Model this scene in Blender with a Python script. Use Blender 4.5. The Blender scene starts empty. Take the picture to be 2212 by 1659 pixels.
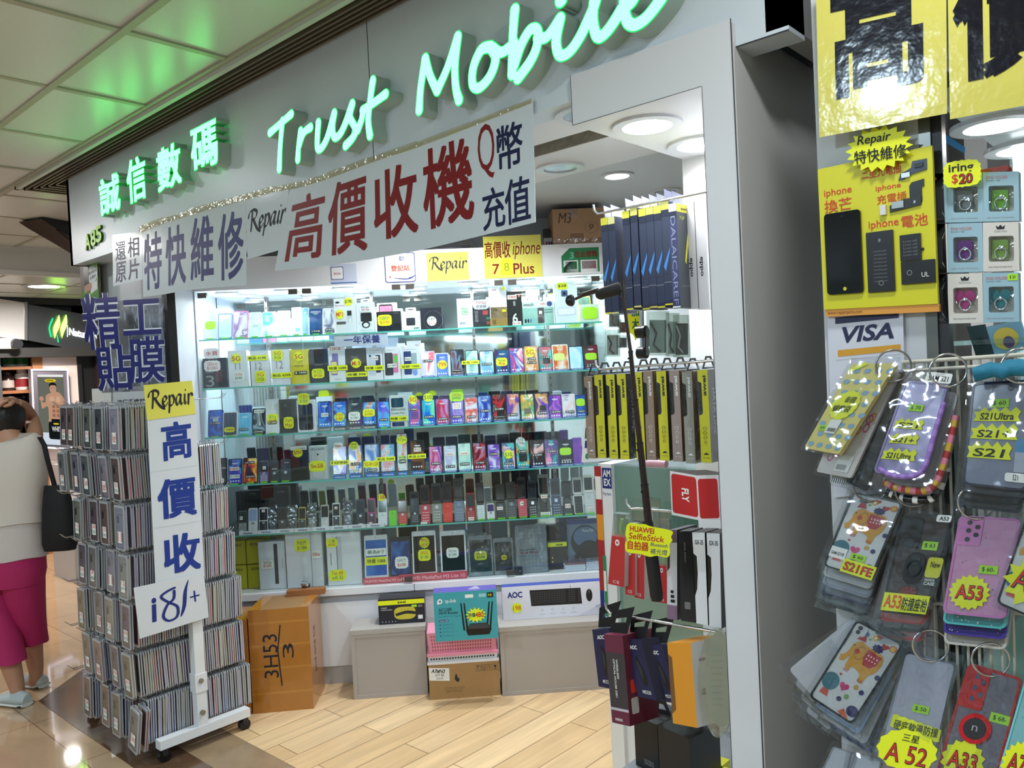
import bpy, math, random
from math import sin, cos, pi, radians
from mathutils import Vector as V, Matrix
random.seed(7)
SC = bpy.context.scene
COL = SC.collection

# ---------------------------------------------------------------- camera, exposure, world
FPX, PITCH, ROLL, YAW, CABA = 1731.45, 0.0201901, 0.0495939, 0.73596344, 0.7942
EYE = V((0, 0, 1.6))
_F = V((-sin(YAW), cos(YAW), 0)); _R = V((cos(YAW), sin(YAW), 0)); _Z = V((0, 0, 1))
FWD = _F * cos(PITCH) - _Z * sin(PITCH); _U = _Z * cos(PITCH) + _F * sin(PITCH)
RGT = _R * cos(ROLL) - _U * sin(ROLL); UPV = _U * cos(ROLL) + _R * sin(ROLL)
cam = bpy.data.cameras.new('camera'); cam.sensor_fit = 'HORIZONTAL'; cam.sensor_width = 36
cam.lens = FPX * 36 / 2212; cam.clip_start = .02; cam.clip_end = 60
co = bpy.data.objects.new('camera', cam); COL.objects.link(co)
co.matrix_world = Matrix(((RGT.x, UPV.x, -FWD.x, EYE.x), (RGT.y, UPV.y, -FWD.y, EYE.y), (RGT.z, UPV.z, -FWD.z, EYE.z), (0, 0, 0, 1)))
SC.camera = co
SC.view_settings.view_transform = 'Standard'; SC.view_settings.look = 'None'
SC.view_settings.gamma = 1; SC.view_settings.exposure = 0.1; SC.view_settings.use_curve_mapping = False
wd = bpy.data.worlds.new('world'); SC.world = wd; wd.use_nodes = True
wd.node_tree.nodes['Background'].inputs[0].default_value = (.66, .84, 1, 1)
wd.node_tree.nodes['Background'].inputs[1].default_value = .36

# unseen ceiling lamps, some added to brighten: (x, y, z, radius, watts, colour)
WARM, COOL, BLUE = (1, .96, .92), (.93, .97, 1), (.66, .85, 1)
LAMPS = [  # mall corridor, set in the ceiling panels
    (-1.1, -.85, 2.70, .09, 33, BLUE), (-2.6, -1.2, 2.70, .09, 46, BLUE), (-4.0, .85, 2.70, .09, 5, (.85, .93, 1)), (-6.3, .65, 2.70, .09, 30, WARM),
    (-.25, 1.0, 2.70, .09, 8.5, COOL), (.5, -1.9, 2.70, .09, 26, BLUE), (3.2, -1.5, 2.70, .09, 26, COOL),  # first added to brighten the pillar side, last for the mirrored opposite wall
    # unseen shop lamps behind the fascia, added to light the bright floor
    (-3.3, 2.12, 2.44, .06, 13, COOL), (-2.75, 2.55, 2.44, .06, 13, COOL), (-2.15, 2.62, 2.44, .06, 12, COOL)]
def lamp(x, y, z, r, w, c, spread=176, name='lamp'):
    l = bpy.data.lights.new(name, 'AREA'); l.shape = 'DISK'; l.size = 2 * r; l.energy = w; l.color = c; l.spread = radians(spread)
    o = bpy.data.objects.new(name, l); o.location = (x, y, z); COL.objects.link(o); return o
for i, L in enumerate(LAMPS): lamp(*L, spread=178 if L[2] > 2.6 else 150, name='unseen_lamp')

# ---------------------------------------------------------------- pixels (2212 x 1659) to points on real planes
def ray(px, py): return FWD * FPX + RGT * (px - 1106) - UPV * (py - 829.5)
def hit(px, py, n, off):
    d = ray(px, py); return EYE + d * ((off - n.dot(EYE)) / n.dot(d))
def onY(px, py, y): return hit(px, py, V((0, 1, 0)), y)
def onX(px, py, x): return hit(px, py, V((1, 0, 0)), x)
def onZ(px, py, z): return hit(px, py, V((0, 0, 1)), z)
def at(px, py, d):
    r = ray(px, py); return EYE + r * (d / r.dot(FWD))
CO = V((-3.54, 2.36, 0)); CD = V((cos(CABA), sin(CABA), 0)); CN = V((-sin(CABA), cos(CABA), 0))
def onC(px, py, t=0): return hit(px, py, CN, CN.dot(CO) + t)
def cab(s, t, z): return CO + CD * s + CN * t + V((0, 0, z))
def cst(P): q = P - CO; return q.dot(CD), q.dot(CN)

# ---------------------------------------------------------------- materials
_m = {}
def lin(c): return tuple((x / 255 / 12.92 if x / 255 <= .04045 else ((x / 255 + .055) / 1.055) ** 2.4) for x in c)
def col(c, r=.5, met=0., em=0., spec=None, noise=None, bump=None, coat=0.):
    """plain principled colour (sRGB 0-255); noise=(scale, amount) mottles it, bump=(scale, strength)"""
    k = (c, r, met, em, spec, noise, bump, coat)
    if k in _m: return _m[k]
    m = bpy.data.materials.new('paint'); m.use_nodes = True; nt = m.node_tree; b = nt.nodes['Principled BSDF']
    l = lin(c) + (1,)
    b.inputs['Base Color'].default_value = l; b.inputs['Roughness'].default_value = r; b.inputs['Metallic'].default_value = met
    if spec is not None: b.inputs['Specular IOR Level'].default_value = spec
    if coat: b.inputs['Coat Weight'].default_value = coat; b.inputs['Coat Roughness'].default_value = .08
    if em: b.inputs['Emission Color'].default_value = l; b.inputs['Emission Strength'].default_value = em
    if noise:
        n = nt.nodes.new('ShaderNodeTexNoise'); n.inputs['Scale'].default_value = noise[0]; n.inputs['Detail'].default_value = 4
        tc = nt.nodes.new('ShaderNodeTexCoord'); nt.links.new(tc.outputs['Object'], n.inputs['Vector'])
        x = nt.nodes.new('ShaderNodeMix'); x.data_type = 'RGBA'
        x.inputs[6].default_value=tuple(v*(1-noise[1]) for v in l[:3])+(1,); x.inputs[7].default_value=tuple(min(1,v*(1+noise[1])) for v in l[:3])+(1,)
        nt.links.new(n.outputs[0], x.inputs[0]); nt.links.new(x.outputs[2], b.inputs['Base Color'])
    if bump:
        n = nt.nodes.new('ShaderNodeTexNoise'); n.inputs['Scale'].default_value = bump[0]; n.inputs['Detail'].default_value = 3
        tc = nt.nodes.new('ShaderNodeTexCoord'); nt.links.new(tc.outputs['Object'], n.inputs['Vector'])
        bp = nt.nodes.new('ShaderNodeBump'); bp.inputs['Strength'].default_value = bump[1]; bp.inputs['Distance'].default_value = .01
        nt.links.new(n.outputs[0], bp.inputs['Height']); nt.links.new(bp.outputs[0], b.inputs['Normal'])
    _m[k] = m; return m
def glass(tint=(235, 250, 245), refl=.5, fac=.06, rough=.02, bump=None):
    """clear sheet: see-through with a share of mirror reflection"""
    k = ('g', tint, refl, fac, rough, bump)
    if k in _m: return _m[k]
    m = bpy.data.materials.new('clear'); m.use_nodes = True; nt = m.node_tree
    for n in list(nt.nodes): nt.nodes.remove(n)
    o = nt.nodes.new('ShaderNodeOutputMaterial'); mx = nt.nodes.new('ShaderNodeMixShader')
    t = nt.nodes.new('ShaderNodeBsdfTransparent'); g = nt.nodes.new('ShaderNodeBsdfGlossy')
    fr = nt.nodes.new('ShaderNodeLayerWeight'); fr.inputs[0].default_value = .35
    mp = nt.nodes.new('ShaderNodeMapRange'); mp.inputs[3].default_value = fac; mp.inputs[4].default_value = refl
    t.inputs[0].default_value = lin(tint) + (1,); g.inputs[0].default_value = (.95, .97, 1, 1); g.inputs['Roughness'].default_value = rough
    nt.links.new(fr.outputs['Facing'], mp.inputs[0]); nt.links.new(mp.outputs[0], mx.inputs[0])
    nt.links.new(t.outputs[0], mx.inputs[1]); nt.links.new(g.outputs[0], mx.inputs[2]); nt.links.new(mx.outputs[0], o.inputs[0])
    if bump:
        n = nt.nodes.new('ShaderNodeTexNoise'); n.inputs['Scale'].default_value = bump[0]; bp = nt.nodes.new('ShaderNodeBump')
        tc = nt.nodes.new('ShaderNodeTexCoord'); nt.links.new(tc.outputs['Object'], n.inputs['Vector'])
        bp.inputs['Strength'].default_value = bump[1]; bp.inputs['Distance'].default_value = .02
        nt.links.new(n.outputs[0], bp.inputs['Height']); nt.links.new(bp.outputs[0], g.inputs['Normal'])
    _m[k] = m; return m
def brickmat(c1, c2, mortar, w, h, rough=.2, msize=.004, off=.5, noise=.15, rot=False, stretch=(3, 25), coat=0.):
    m = bpy.data.materials.new('flooring'); m.use_nodes = True; nt = m.node_tree; b = nt.nodes['Principled BSDF']
    tc = nt.nodes.new('ShaderNodeTexCoord'); mp = nt.nodes.new('ShaderNodeMapping')
    if rot: mp.inputs['Rotation'].default_value = (0, 0, pi / 2)
    br = nt.nodes.new('ShaderNodeTexBrick'); br.offset = off
    br.inputs['Color1'].default_value=lin(c1)+(1,); br.inputs['Color2'].default_value=lin(c2)+(1,); br.inputs['Mortar'].default_value=lin(mortar)+(1,)
    br.inputs['Scale'].default_value=1; br.inputs['Mortar Size'].default_value=msize; br.inputs['Brick Width'].default_value=w; br.inputs['Row Height'].default_value=h
    nt.links.new(tc.outputs['Object'], mp.inputs[0]); nt.links.new(mp.outputs[0], br.inputs[0])
    ms = nt.nodes.new('ShaderNodeMapping'); ms.inputs['Scale'].default_value = (stretch[0], stretch[1], 1); nt.links.new(mp.outputs[0], ms.inputs[0])
    n=nt.nodes.new('ShaderNodeTexNoise'); n.inputs['Scale'].default_value=1; n.inputs['Detail'].default_value=6; n.inputs['Distortion'].default_value=1.2
    nt.links.new(ms.outputs[0], n.inputs[0])
    x = nt.nodes.new('ShaderNodeMix'); x.data_type = 'RGBA'; x.blend_type = 'MULTIPLY'; x.inputs[0].default_value = 1
    rp=nt.nodes.new('ShaderNodeMapRange'); rp.inputs[1].default_value=.3; rp.inputs[2].default_value=.7; rp.inputs[3].default_value=1-noise; rp.inputs[4].default_value=1+noise*.5
    nt.links.new(n.outputs[0], rp.inputs[0]); nt.links.new(br.outputs[0], x.inputs[6]); nt.links.new(rp.outputs[0], x.inputs[7])
    nt.links.new(x.outputs[2], b.inputs['Base Color']); b.inputs['Roughness'].default_value = rough
    if coat: b.inputs['Coat Weight'].default_value = coat; b.inputs['Coat Roughness'].default_value = .05
    return m
def screenmat(c, seed=0, scale=1.15, rough=.15):
    """printed dummy-phone picture: three colours swirled over the face"""
    k = ('s', tuple(c), seed, scale)
    if k in _m: return _m[k]
    m = bpy.data.materials.new('screen_print'); m.use_nodes = True; nt = m.node_tree; b = nt.nodes['Principled BSDF']
    tc=nt.nodes.new('ShaderNodeTexCoord'); mp=nt.nodes.new('ShaderNodeMapping'); mp.inputs['Location'].default_value=(seed*3.7,seed*1.3,seed*2.1)
    n=nt.nodes.new('ShaderNodeTexNoise'); n.inputs['Scale'].default_value=scale; n.inputs['Detail'].default_value=1.0; n.inputs['Distortion'].default_value=1.0
    nt.links.new(tc.outputs['Generated'], mp.inputs[0]); nt.links.new(mp.outputs[0], n.inputs[0])
    r = nt.nodes.new('ShaderNodeValToRGB'); e = r.color_ramp.elements
    k2 = len(c)
    pos = [.36 + .28 * i / max(1, k2 - 1) for i in range(k2)]
    e[0].position = pos[0]; e[0].color = lin(c[0]) + (1,); e[1].position = pos[-1]; e[1].color = lin(c[-1]) + (1,)
    for i in range(1, k2 - 1):
        q = e.new(pos[i]); q.color = lin(c[i]) + (1,)
    nt.links.new(n.outputs[0], r.inputs[0]); nt.links.new(r.outputs[0], b.inputs['Base Color']); b.inputs['Roughness'].default_value = rough
    _m[k] = m; return m
def emit(c, s):
    k = ('e', c, s)
    if k in _m: return _m[k]
    m = bpy.data.materials.new('glowing'); m.use_nodes = True; nt = m.node_tree; nt.nodes.remove(nt.nodes['Principled BSDF'])
    e = nt.nodes.new('ShaderNodeEmission'); e.inputs[0].default_value = lin(c) + (1,); e.inputs[1].default_value = s
    nt.links.new(e.outputs[0], nt.nodes['Material Output'].inputs[0]); _m[k] = m; return m

WHITE = col((232, 234, 236), .35); OFFW = col((215, 215, 212), .5); BLACK = col((14, 14, 16), .35); DARK = col((38, 38, 42), .45)
GREY = col((150, 150, 152), .5); CHROME = col((210, 212, 215), .18, 1.); STEEL = col((150, 150, 150), .3, .9)
YTAG=col((232,238,20),.5); GTAG=col((170,226,40),.5); WTAG=col((238,238,232),.5); INK=col((18,18,30),.6); RINK=col((196,44,30),.6); BINK=col((24,40,120),.6)
PAPERY = col((226, 220, 92), .25, coat=.5); PAPERW = col((226, 230, 234), .25, coat=.5); GINK = col((20, 96, 84), .6)

# ---------------------------------------------------------------- surfaces and mesh builder
class Plane:
    def __init__(s, O, U, W):
        s.O = V(O); s.U = V(U); s.W = V(W); s.N = s.U.cross(s.W).normalized(); s.su = s.U.length; s.sw = s.W.length
    def __call__(s, a, b, n=0.): return s.O + s.U * a + s.W * b + s.N * n
class Quad:  # corners: top-left, top-right, bottom-right, bottom-left
    def __init__(s, tl, tr, br, bl):
        s.c = [V(p) for p in (tl, tr, br, bl)]; U = (s.c[1] - s.c[0] + s.c[2] - s.c[3]) / 2; W = (s.c[0] - s.c[3] + s.c[1] - s.c[2]) / 2
        s.N = U.cross(W).normalized(); s.su = U.length; s.sw = W.length
    def __call__(s, a, b, n=0.):
        tl, tr, br, bl = s.c; return (bl * (1 - a) + br * a) * (1 - b) + (tl * (1 - a) + tr * a) * b + s.N * n
def quadY(pts, y, yb=None):  # four pixels onto the plane Y=y (bottom pair on Y=yb)
    yb = y if yb is None else yb
    return Quad(onY(*pts[0], y), onY(*pts[1], y), onY(*pts[2], yb), onY(*pts[3], yb))
_g = {}
def glyph(s, bold=0., shear=0., res=3):
    k0 = (s, bold, shear, res)
    if k0 in _g: return _g[k0]
    cjk = bold > 0 and ord(max(s)) > 0x2e00
    c=bpy.data.curves.new('lettering','FONT'); c.body=s; c.offset=0 if cjk else bold; c.shear=shear; c.resolution_u=res; c.fill_mode='FRONT'
    o = bpy.data.objects.new('lettering', c); me = bpy.data.meshes.new_from_object(o)
    vs = [(v.co.x, v.co.y, 0.) for v in me.vertices]; fs = [tuple(p.vertices) for p in me.polygons]
    bpy.data.objects.remove(o); bpy.data.curves.remove(c); bpy.data.meshes.remove(me)
    if cjk:  # a heavier hand: the strokes drawn five times, nudged, each a hair above the last
        b, n = vs, len(vs); f0 = fs; vs, fs = [], []
        for k, (dx, dy) in enumerate(((0, 0), (1, 1), (-1, 1), (1, -1), (-1, -1))):
            vs += [(x + dx * bold, y + dy * bold * .8, k * 4e-5) for x, y, _ in b]; fs += [tuple(i + k * n for i in q) for q in f0]
    x0 = min(v[0] for v in vs); x1 = max(v[0] for v in vs); y0 = min(v[1] for v in vs); y1 = max(v[1] for v in vs)
    w = max(1e-6, x1 - x0); h = max(1e-6, y1 - y0)
    _g[k0] = ([((x - x0) / w, (y - y0) / h, z) for x, y, z in vs], fs, w / h); return _g[k0]
class MB:
    def __init__(s): s.v = []; s.f = []; s.m = []; s.sm = []
    def add(s, vs, fs, m, smooth=False):
        o = len(s.v); s.v += [V(v) for v in vs]
        for f in fs: s.f.append(tuple(i + o for i in f)); s.m.append(m); s.sm.append(smooth)
        return s
    def merge(s, o):
        k = len(s.v); s.v += o.v; s.f += [tuple(i + k for i in f) for f in o.f]; s.m += o.m; s.sm += o.sm
    def box(s, x0, y0, z0, x1, y1, z1, m):
        P = [(x, y, z) for z in (z0, z1) for y in (y0, y1) for x in (x0, x1)]
        return s.add(P, [(0, 2, 3, 1), (4, 5, 7, 6), (0, 1, 5, 4), (2, 6, 7, 3), (0, 4, 6, 2), (1, 3, 7, 5)], m)
    def obox(s, S, a0, b0, n0, a1, b1, n1, m, front=None, top=None, side=None):
        P = [S(a, b, n) for n in (n0, n1) for b in (b0, b1) for a in (a0, a1)]
        s.add(P,[(0,2,3,1),(0,1,5,4)],m); s.add(P,[(4,5,7,6)],front or m); s.add(P,[(2,6,7,3)],top or m); s.add(P,[(0,4,6,2),(1,3,7,5)],side or m); return s
    def quad(s, pts, m): return s.add(pts, [tuple(range(len(pts)))], m)
    def poly(s, S, pts, n, m): return s.add([S(a, b, n) for a, b in pts], [tuple(range(len(pts)))], m)
    def rect(s, S, a0, b0, a1, b1, n, m): return s.poly(S, [(a0, b0), (a1, b0), (a1, b1), (a0, b1)], n, m)
    def prism(s, S, pts, n0, n1, m, sm=None, smooth=False):
        k = len(pts); P = [S(a, b, n1) for a, b in pts] + [S(a, b, n0) for a, b in pts]
        s.add(P, [tuple(range(k)), tuple(range(2 * k - 1, k - 1, -1))], m)
        return s.add(P, [(i, i + k, (i + 1) % k + k, (i + 1) % k) for i in range(k)], sm or m, smooth)
    def frame(s, S, outer, inner, n0, n1, m):  # ring prism between two outlines of equal count
        k = len(outer); P = [S(a, b, n) for n in (n0, n1) for o in (outer, inner) for a, b in o]; f = []
        for i in range(k):
            j = (i + 1) % k
            f += [(2*k+i,2*k+j,3*k+j,3*k+i),(i,k+i,k+j,j),(i,j,2*k+j,2*k+i),(k+i,3*k+i,3*k+j,k+j)]
        return s.add(P, f, m)
    def text(s, S, t, a0, b0, a1, b1, n, m, bold=0., shear=0., res=3, vert=False):
        vs, fs, asp = glyph(t, bold, shear, res); w = (b1 - b0) * S.sw * asp / S.su if a1 is None else a1 - a0
        if vert: return s.add([S(a0+y*(a1-a0),b1-x*(b1-b0),n+z) if vert == 1 else S(a1-y*(a1-a0),b0+x*(b1-b0),n+z) for x,y,z in vs],fs,m)
        return s.add([S(a0 + x * w, b0 + y * (b1 - b0), n + z) for x, y, z in vs], fs, m)
    def tube(s, path, r, m, seg=8, cap=True):
        path = [V(p) for p in path]; k = len(path); rs = r if isinstance(r, (list, tuple)) else [r] * k; P = []; up = V((.3, .2, 1)).normalized()
        for i, p in enumerate(path):
            d = (path[min(k - 1, i + 1)] - path[max(0, i - 1)]).normalized(); a = up - d * up.dot(d)
            if a.length < 1e-3: a = V((1, 0, 0)) - d * d.x
            a.normalize(); up = a; b = d.cross(a)
            P += [p + (a * cos(2 * pi * j / seg) + b * sin(2 * pi * j / seg)) * rs[i] for j in range(seg)]
        f = [(i * seg + j, i * seg + (j + 1) % seg, (i + 1) * seg + (j + 1) % seg, (i + 1) * seg + j) for i in range(k - 1) for j in range(seg)]
        s.add(P, f, m, True)
        if cap: s.add(P, [tuple(range(seg - 1, -1, -1)), tuple(range((k - 1) * seg, k * seg))], m)
        return s
    def loft(s, rings, m, cap=True):  # rings: lists of points of equal count
        k = len(rings[0]); P = [p for r in rings for p in r]
        s.add(P,[(i*k+j,i*k+(j+1) % k,(i+1)*k+(j+1) % k,(i+1)*k+j) for i in range(len(rings)-1) for j in range(k)],m,True)
        if cap: s.add(P, [tuple(range(k - 1, -1, -1)), tuple(range(len(P) - k, len(P)))], m, True)
        return s
    def disc(s, S, a, b, ra, rb, n, m, k=24): return s.poly(S, [(a + ra * cos(2 * pi * i / k), b + rb * sin(2 * pi * i / k)) for i in range(k)], n, m)
def rrect(a0, b0, a1, b1, ra, rb=None, k=4):
    rb = ra if rb is None else rb; out = []
    for ca, cb, t0 in ((a1 - ra, b0 + rb, -pi / 2), (a1 - ra, b1 - rb, 0), (a0 + ra, b1 - rb, pi / 2), (a0 + ra, b0 + rb, pi)):
        out += [(ca + ra * cos(t0 + pi / 2 * i / k), cb + rb * sin(t0 + pi / 2 * i / k)) for i in range(k + 1)]
    return out
def ell(a, b, ra, rb, k=20, t0=0.): return [(a + ra * cos(t0 + 2 * pi * i / k), b + rb * sin(t0 + 2 * pi * i / k)) for i in range(k)]
def star(a, b, ra, rb, k=16, d=.82, t0=.1):
    return [(a + ra * (1 if i % 2 else d) * cos(t0 + pi * i / k), b + rb * (1 if i % 2 else d) * sin(t0 + pi * i / k)) for i in range(2 * k)]
def cloud(a0, b0, a1, b1, k=5):
    ca, cb, ra, rb = (a0 + a1) / 2, (b0 + b1) / 2, (a1 - a0) / 2, (b1 - b0) / 2; out = []
    for i in range(60):
        t = 2 * pi * i / 60; e = 4; q = (abs(cos(t)) ** e + abs(sin(t)) ** e) ** (-1 / e); q *= 1 - .07 * abs(cos(k * t * 1.5))
        out.append((ca + ra * q * cos(t), cb + rb * q * sin(t)))
    return out

# ---------------------------------------------------------------- objects
def mesh(name, mb, origin):
    me = bpy.data.meshes.new(name); me.from_pydata([v - origin for v in mb.v], [], mb.f); idx = {}
    for p, m, sm in zip(me.polygons, mb.m, mb.sm):
        if m not in idx: idx[m] = len(me.materials); me.materials.append(m)
        p.material_index = idx[m]; p.use_smooth = sm
    o = bpy.data.objects.new(name, me); COL.objects.link(o); return o
PATTERN=set('print handwriting shipping_marks clear_tape parcel_tape printed_name icons glitter printed_art butterfly_print pouch_print battery_print'.split())
def thing(name, label, cat, parts, group=None, kind=None, origin=None):
    """parts: one MB (a thing of one mesh) or [(part name, MB, [(sub-part name, MB)...], label or None)...]; world coordinates in, origin at the base"""
    if not isinstance(parts, MB):  # printing, handwriting and tape are surface pattern: they join the mesh they lie on
        keep = []
        for q in parts:
            if q[0] in PATTERN and keep: keep[0][1].merge(q[1]); continue
            q = list(q) + [None] * (4 - len(q)); sub = []
            for c in q[2] or (): q[1].merge(c[1]) if c[0] in PATTERN else sub.append(c)
            q[2] = sub; keep.append(q)
        parts = keep[0][1] if len(keep) == 1 and not keep[0][2] else keep
    single = isinstance(parts, MB)
    allv = parts.v if single else [v for p in parts for v in p[1].v]
    if origin is None:
        origin=V(((min(v.x for v in allv)+max(v.x for v in allv))/2,(min(v.y for v in allv)+max(v.y for v in allv))/2,min(v.z for v in allv)))
    if single: r = mesh(name, parts, origin)
    else:
        r = bpy.data.objects.new(name, None); r.empty_display_size = .02; COL.objects.link(r)
    r.location = origin
    if label: r['label'] = label
    if cat: r['category'] = cat
    if group: r['group'] = group
    if kind: r['kind'] = kind
    if not single:
        for p in parts:
            o = mesh(p[0], p[1], origin); o.parent = r
            if len(p) > 3 and p[3]: o['label'] = p[3]
            for q in (p[2] if len(p) > 2 and p[2] else ()):
                c = mesh(q[0], q[1], origin); c.parent = o
                if len(q) > 2: c['label'] = q[2]
    return r
def struct(name, mb, kind='structure'):
    o = mesh(name, mb, V((0, 0, 0))); o['kind'] = kind; return o
def dup(root, loc, rot=None, label=None, group=None):
    r = root.copy(); COL.objects.link(r); r.location = loc
    if rot is not None: r.rotation_euler = rot
    if label: r['label'] = label
    if group: r['group'] = group
    for ch in list(root.children):
        c = ch.copy(); COL.objects.link(c); c.parent = r
        for g in ch.children:
            d = g.copy(); COL.objects.link(d); d.parent = c
    return r
def smooth_path(pts, k=6):
    out = []; n = len(pts)
    for i in range(n - 1):
        p0, p1, p2, p3 = pts[max(0, i - 1)], pts[i], pts[i + 1], pts[min(n - 1, i + 2)]
        for j in range(k):
            t = j / k
            out.append(tuple(.5*(2*b+(c-a)*t+(2*a-5*b+4*c-d)*t*t+(3*b-a-3*c+d)*t ** 3) for a,b,c,d in zip(p0,p1,p2,p3)))
    out.append(tuple(pts[-1])); return out
def ribbon(pts, w, cap=6):
    """outline of a round-ended stroke along 2-D points; w is one half-width or one per point"""
    k = len(pts); ws = w if isinstance(w, (list, tuple)) else [w] * k; L, R = [], []; ds = []
    for i in range(k):
        a, b = pts[max(0, i - 1)], pts[min(k - 1, i + 1)]; t = math.atan2(b[1] - a[1], b[0] - a[0]); ds.append(t)
        L.append((pts[i][0] - sin(t) * ws[i], pts[i][1] + cos(t) * ws[i])); R.append((pts[i][0] + sin(t) * ws[i], pts[i][1] - cos(t) * ws[i]))
    e=[(pts[-1][0]+ws[-1]*cos(ds[-1]-pi/2+pi*j/cap),pts[-1][1]+ws[-1]*sin(ds[-1]-pi/2+pi*j/cap)) for j in range(1,cap)]
    b = [(pts[0][0] + ws[0] * cos(ds[0] + pi / 2 + pi * j / cap), pts[0][1] + ws[0] * sin(ds[0] + pi / 2 + pi * j / cap)) for j in range(1, cap)]
    return R + e + L[::-1] + b
# ================================================================ THE SETTING
FLOOR_TILE = brickmat((206, 176, 140), (198, 168, 134), (150, 122, 98), .62, .62, rough=.07, msize=.003, off=0, noise=.13, stretch=(2, 5), coat=.6)
PLANK = brickmat((232, 200, 156), (214, 178, 132), (140, 108, 76), .92, .15, rough=.28, msize=.0022, off=.37, noise=.16, rot=True, stretch=(1.6, 22))
STONE_D = col((92, 68, 48), .12, noise=(5, .35), coat=.3); STONE_L = col((150, 126, 98), .25, noise=(9, .35))
f = MB()
f.quad([(-14, -5, 0), (7, -5, 0), (7, 9, 0), (-14, 9, 0)], FLOOR_TILE)
c0 = onZ(83, 1515, 0); c1 = onZ(186, 1441, 0)
f.quad([(c0.x, 1.352, .002), (3, 1.352, .002), (3, 1.56, .002), (-4.6, 1.56, .002), (c1.x, c1.y, .002)], STONE_D)
f.quad([(-4.6, 1.56, .002), (3, 1.56, .002), (3, 1.769, .002), (-4.6, 1.769, .002)], STONE_L)
f.quad([(c1.x, c1.y, .002), (-4.6, 1.56, .002), (-4.6, 2.2, .002), (c1.x, 2.2, .002)], STONE_D)
f.quad([(-4.6, 1.769, .003), (3, 1.769, .003), (3, 6, .003), (-4.6, 6, .003)], PLANK)
struct('floor', f)

# corridor ceiling: metal panels on a lay-in grid, a raised bronze grille along the shop front
PANEL = col((206, 210, 206), .27, noise=(60, .04)); BAR = col((168, 164, 148), .4); VOID = col((12, 12, 12), .8)  # VOID: darkness of the ceiling gaps put into a near-black colour
ZC = 2.72
f = MB(); xs = [-2.57 - .642 * k for k in range(-14, 8)]; ys = [1.462, 1.10, .46, -.18, -.82, -1.46, -2.1, -2.74]
for i in range(len(xs) - 1):
    for j in range(len(ys) - 1):
        sag = random.uniform(0, .006)
        f.box(xs[i + 1] + .012, ys[j + 1] + .012, ZC - .004 + sag, xs[i] - .012, ys[j] - .012, ZC + .02, PANEL)
for x in xs: f.box(x - .014, -2.8, ZC - .006, x + .014, 1.47, ZC + .01, BAR)
for k, y in enumerate(ys): f.box(-6.9, y - (.013 if k else .02), ZC - .009, 6.4, y + .013, ZC + .01, BAR)
xs2 = [-4.9, -5.14, -5.78, -6.42, -6.9]; ys2 = [1.475, 2.05, 2.66, 3.3, 3.94]
for i in range(4):
    for j in range(4): f.box(xs2[i + 1] + .01, ys2[j] + .01, ZC - .003, xs2[i] - .01, ys2[j + 1] - .01, ZC + .02, PANEL)
for x in xs2: f.box(x - .014, 1.46, ZC - .006, x + .014, 4, ZC + .01, BAR)
for y in ys2[1:]: f.box(-6.9, y - .013, ZC - .009, -4.9, y + .013, ZC + .01, BAR)
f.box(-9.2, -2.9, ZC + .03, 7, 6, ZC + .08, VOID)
struct('ceiling', f)
f = MB(); f.box(-9, -2.8, 2.505, -6.93, 6, 2.60, PANEL)   # lowered part far down the corridor
for y in (.7, 1.35, 2.0, 2.65, 3.3, 3.95): f.box(-9, y - .008, 2.5, -6.93, y + .008, 2.51, BAR)
for x in (-7.55, -8.2): f.box(x - .008, -2.8, 2.5, x + .008, 6, 2.51, BAR)
struct('ceiling_far', f)
f=MB(); f.box(-6.93,-2.8,2.50,-6.90,6,2.74,col((214,214,212),.3,.2)); f.box(-6.935,-2.8,2.495,-6.88,6,2.53,OFFW); f.box(-6.935,-2.8,2.70,-6.88,6,2.72,OFFW); struct('trim_1',f)
BRONZE = col((116, 104, 88), .4, .4)
f=MB(); f.box(-4.88,1.462,2.695,2.6,1.482,2.73,col((200,206,200),.35)); f.box(-4.88,1.462,2.695,-4.86,3.2,2.73,col((200,200,196),.35))
for k in range(5):
    y = 1.496 + .021 * k; x = -4.846 + .05 * k
    f.box(x, y, 2.69, 2.6, y + .008, 2.715, BRONZE); f.box(x, y, 2.69, x + .02, 3.2, 2.715, BRONZE)
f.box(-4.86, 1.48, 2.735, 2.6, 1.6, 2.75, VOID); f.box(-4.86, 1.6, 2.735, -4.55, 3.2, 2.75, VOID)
struct('trim_2', f)

# fascia board over the shop opening, with its panel joint
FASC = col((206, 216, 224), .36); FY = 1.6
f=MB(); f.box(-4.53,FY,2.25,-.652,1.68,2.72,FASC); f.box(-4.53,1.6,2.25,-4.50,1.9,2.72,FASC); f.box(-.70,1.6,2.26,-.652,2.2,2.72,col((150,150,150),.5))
xj = onY(800, 200, FY).x
f.box(xj - .0012, FY - .0008, 2.25, xj + .0012, FY, 2.72, DARK)
f.box(-1.195, FY - .001, 2.249, -.652, FY, 2.252, DARK)
struct('wall_front', f)
f = MB(); SOFF = col((222, 222, 224), .45)
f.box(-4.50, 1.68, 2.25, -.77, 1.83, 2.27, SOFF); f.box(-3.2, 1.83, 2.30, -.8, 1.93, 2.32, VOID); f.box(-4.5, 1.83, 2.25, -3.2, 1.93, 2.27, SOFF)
f.box(-4.5, 1.93, 2.25, -.8, 2.185, 2.30, SOFF); f.box(-3.2, 1.925, 2.25, -1.2, 1.931, 2.30, col((170, 165, 150), .7, noise=(40, .5)))
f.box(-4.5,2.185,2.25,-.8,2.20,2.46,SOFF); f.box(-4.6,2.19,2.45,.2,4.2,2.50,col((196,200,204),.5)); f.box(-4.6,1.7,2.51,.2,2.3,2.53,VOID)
struct('ceiling_shop', f)

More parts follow.
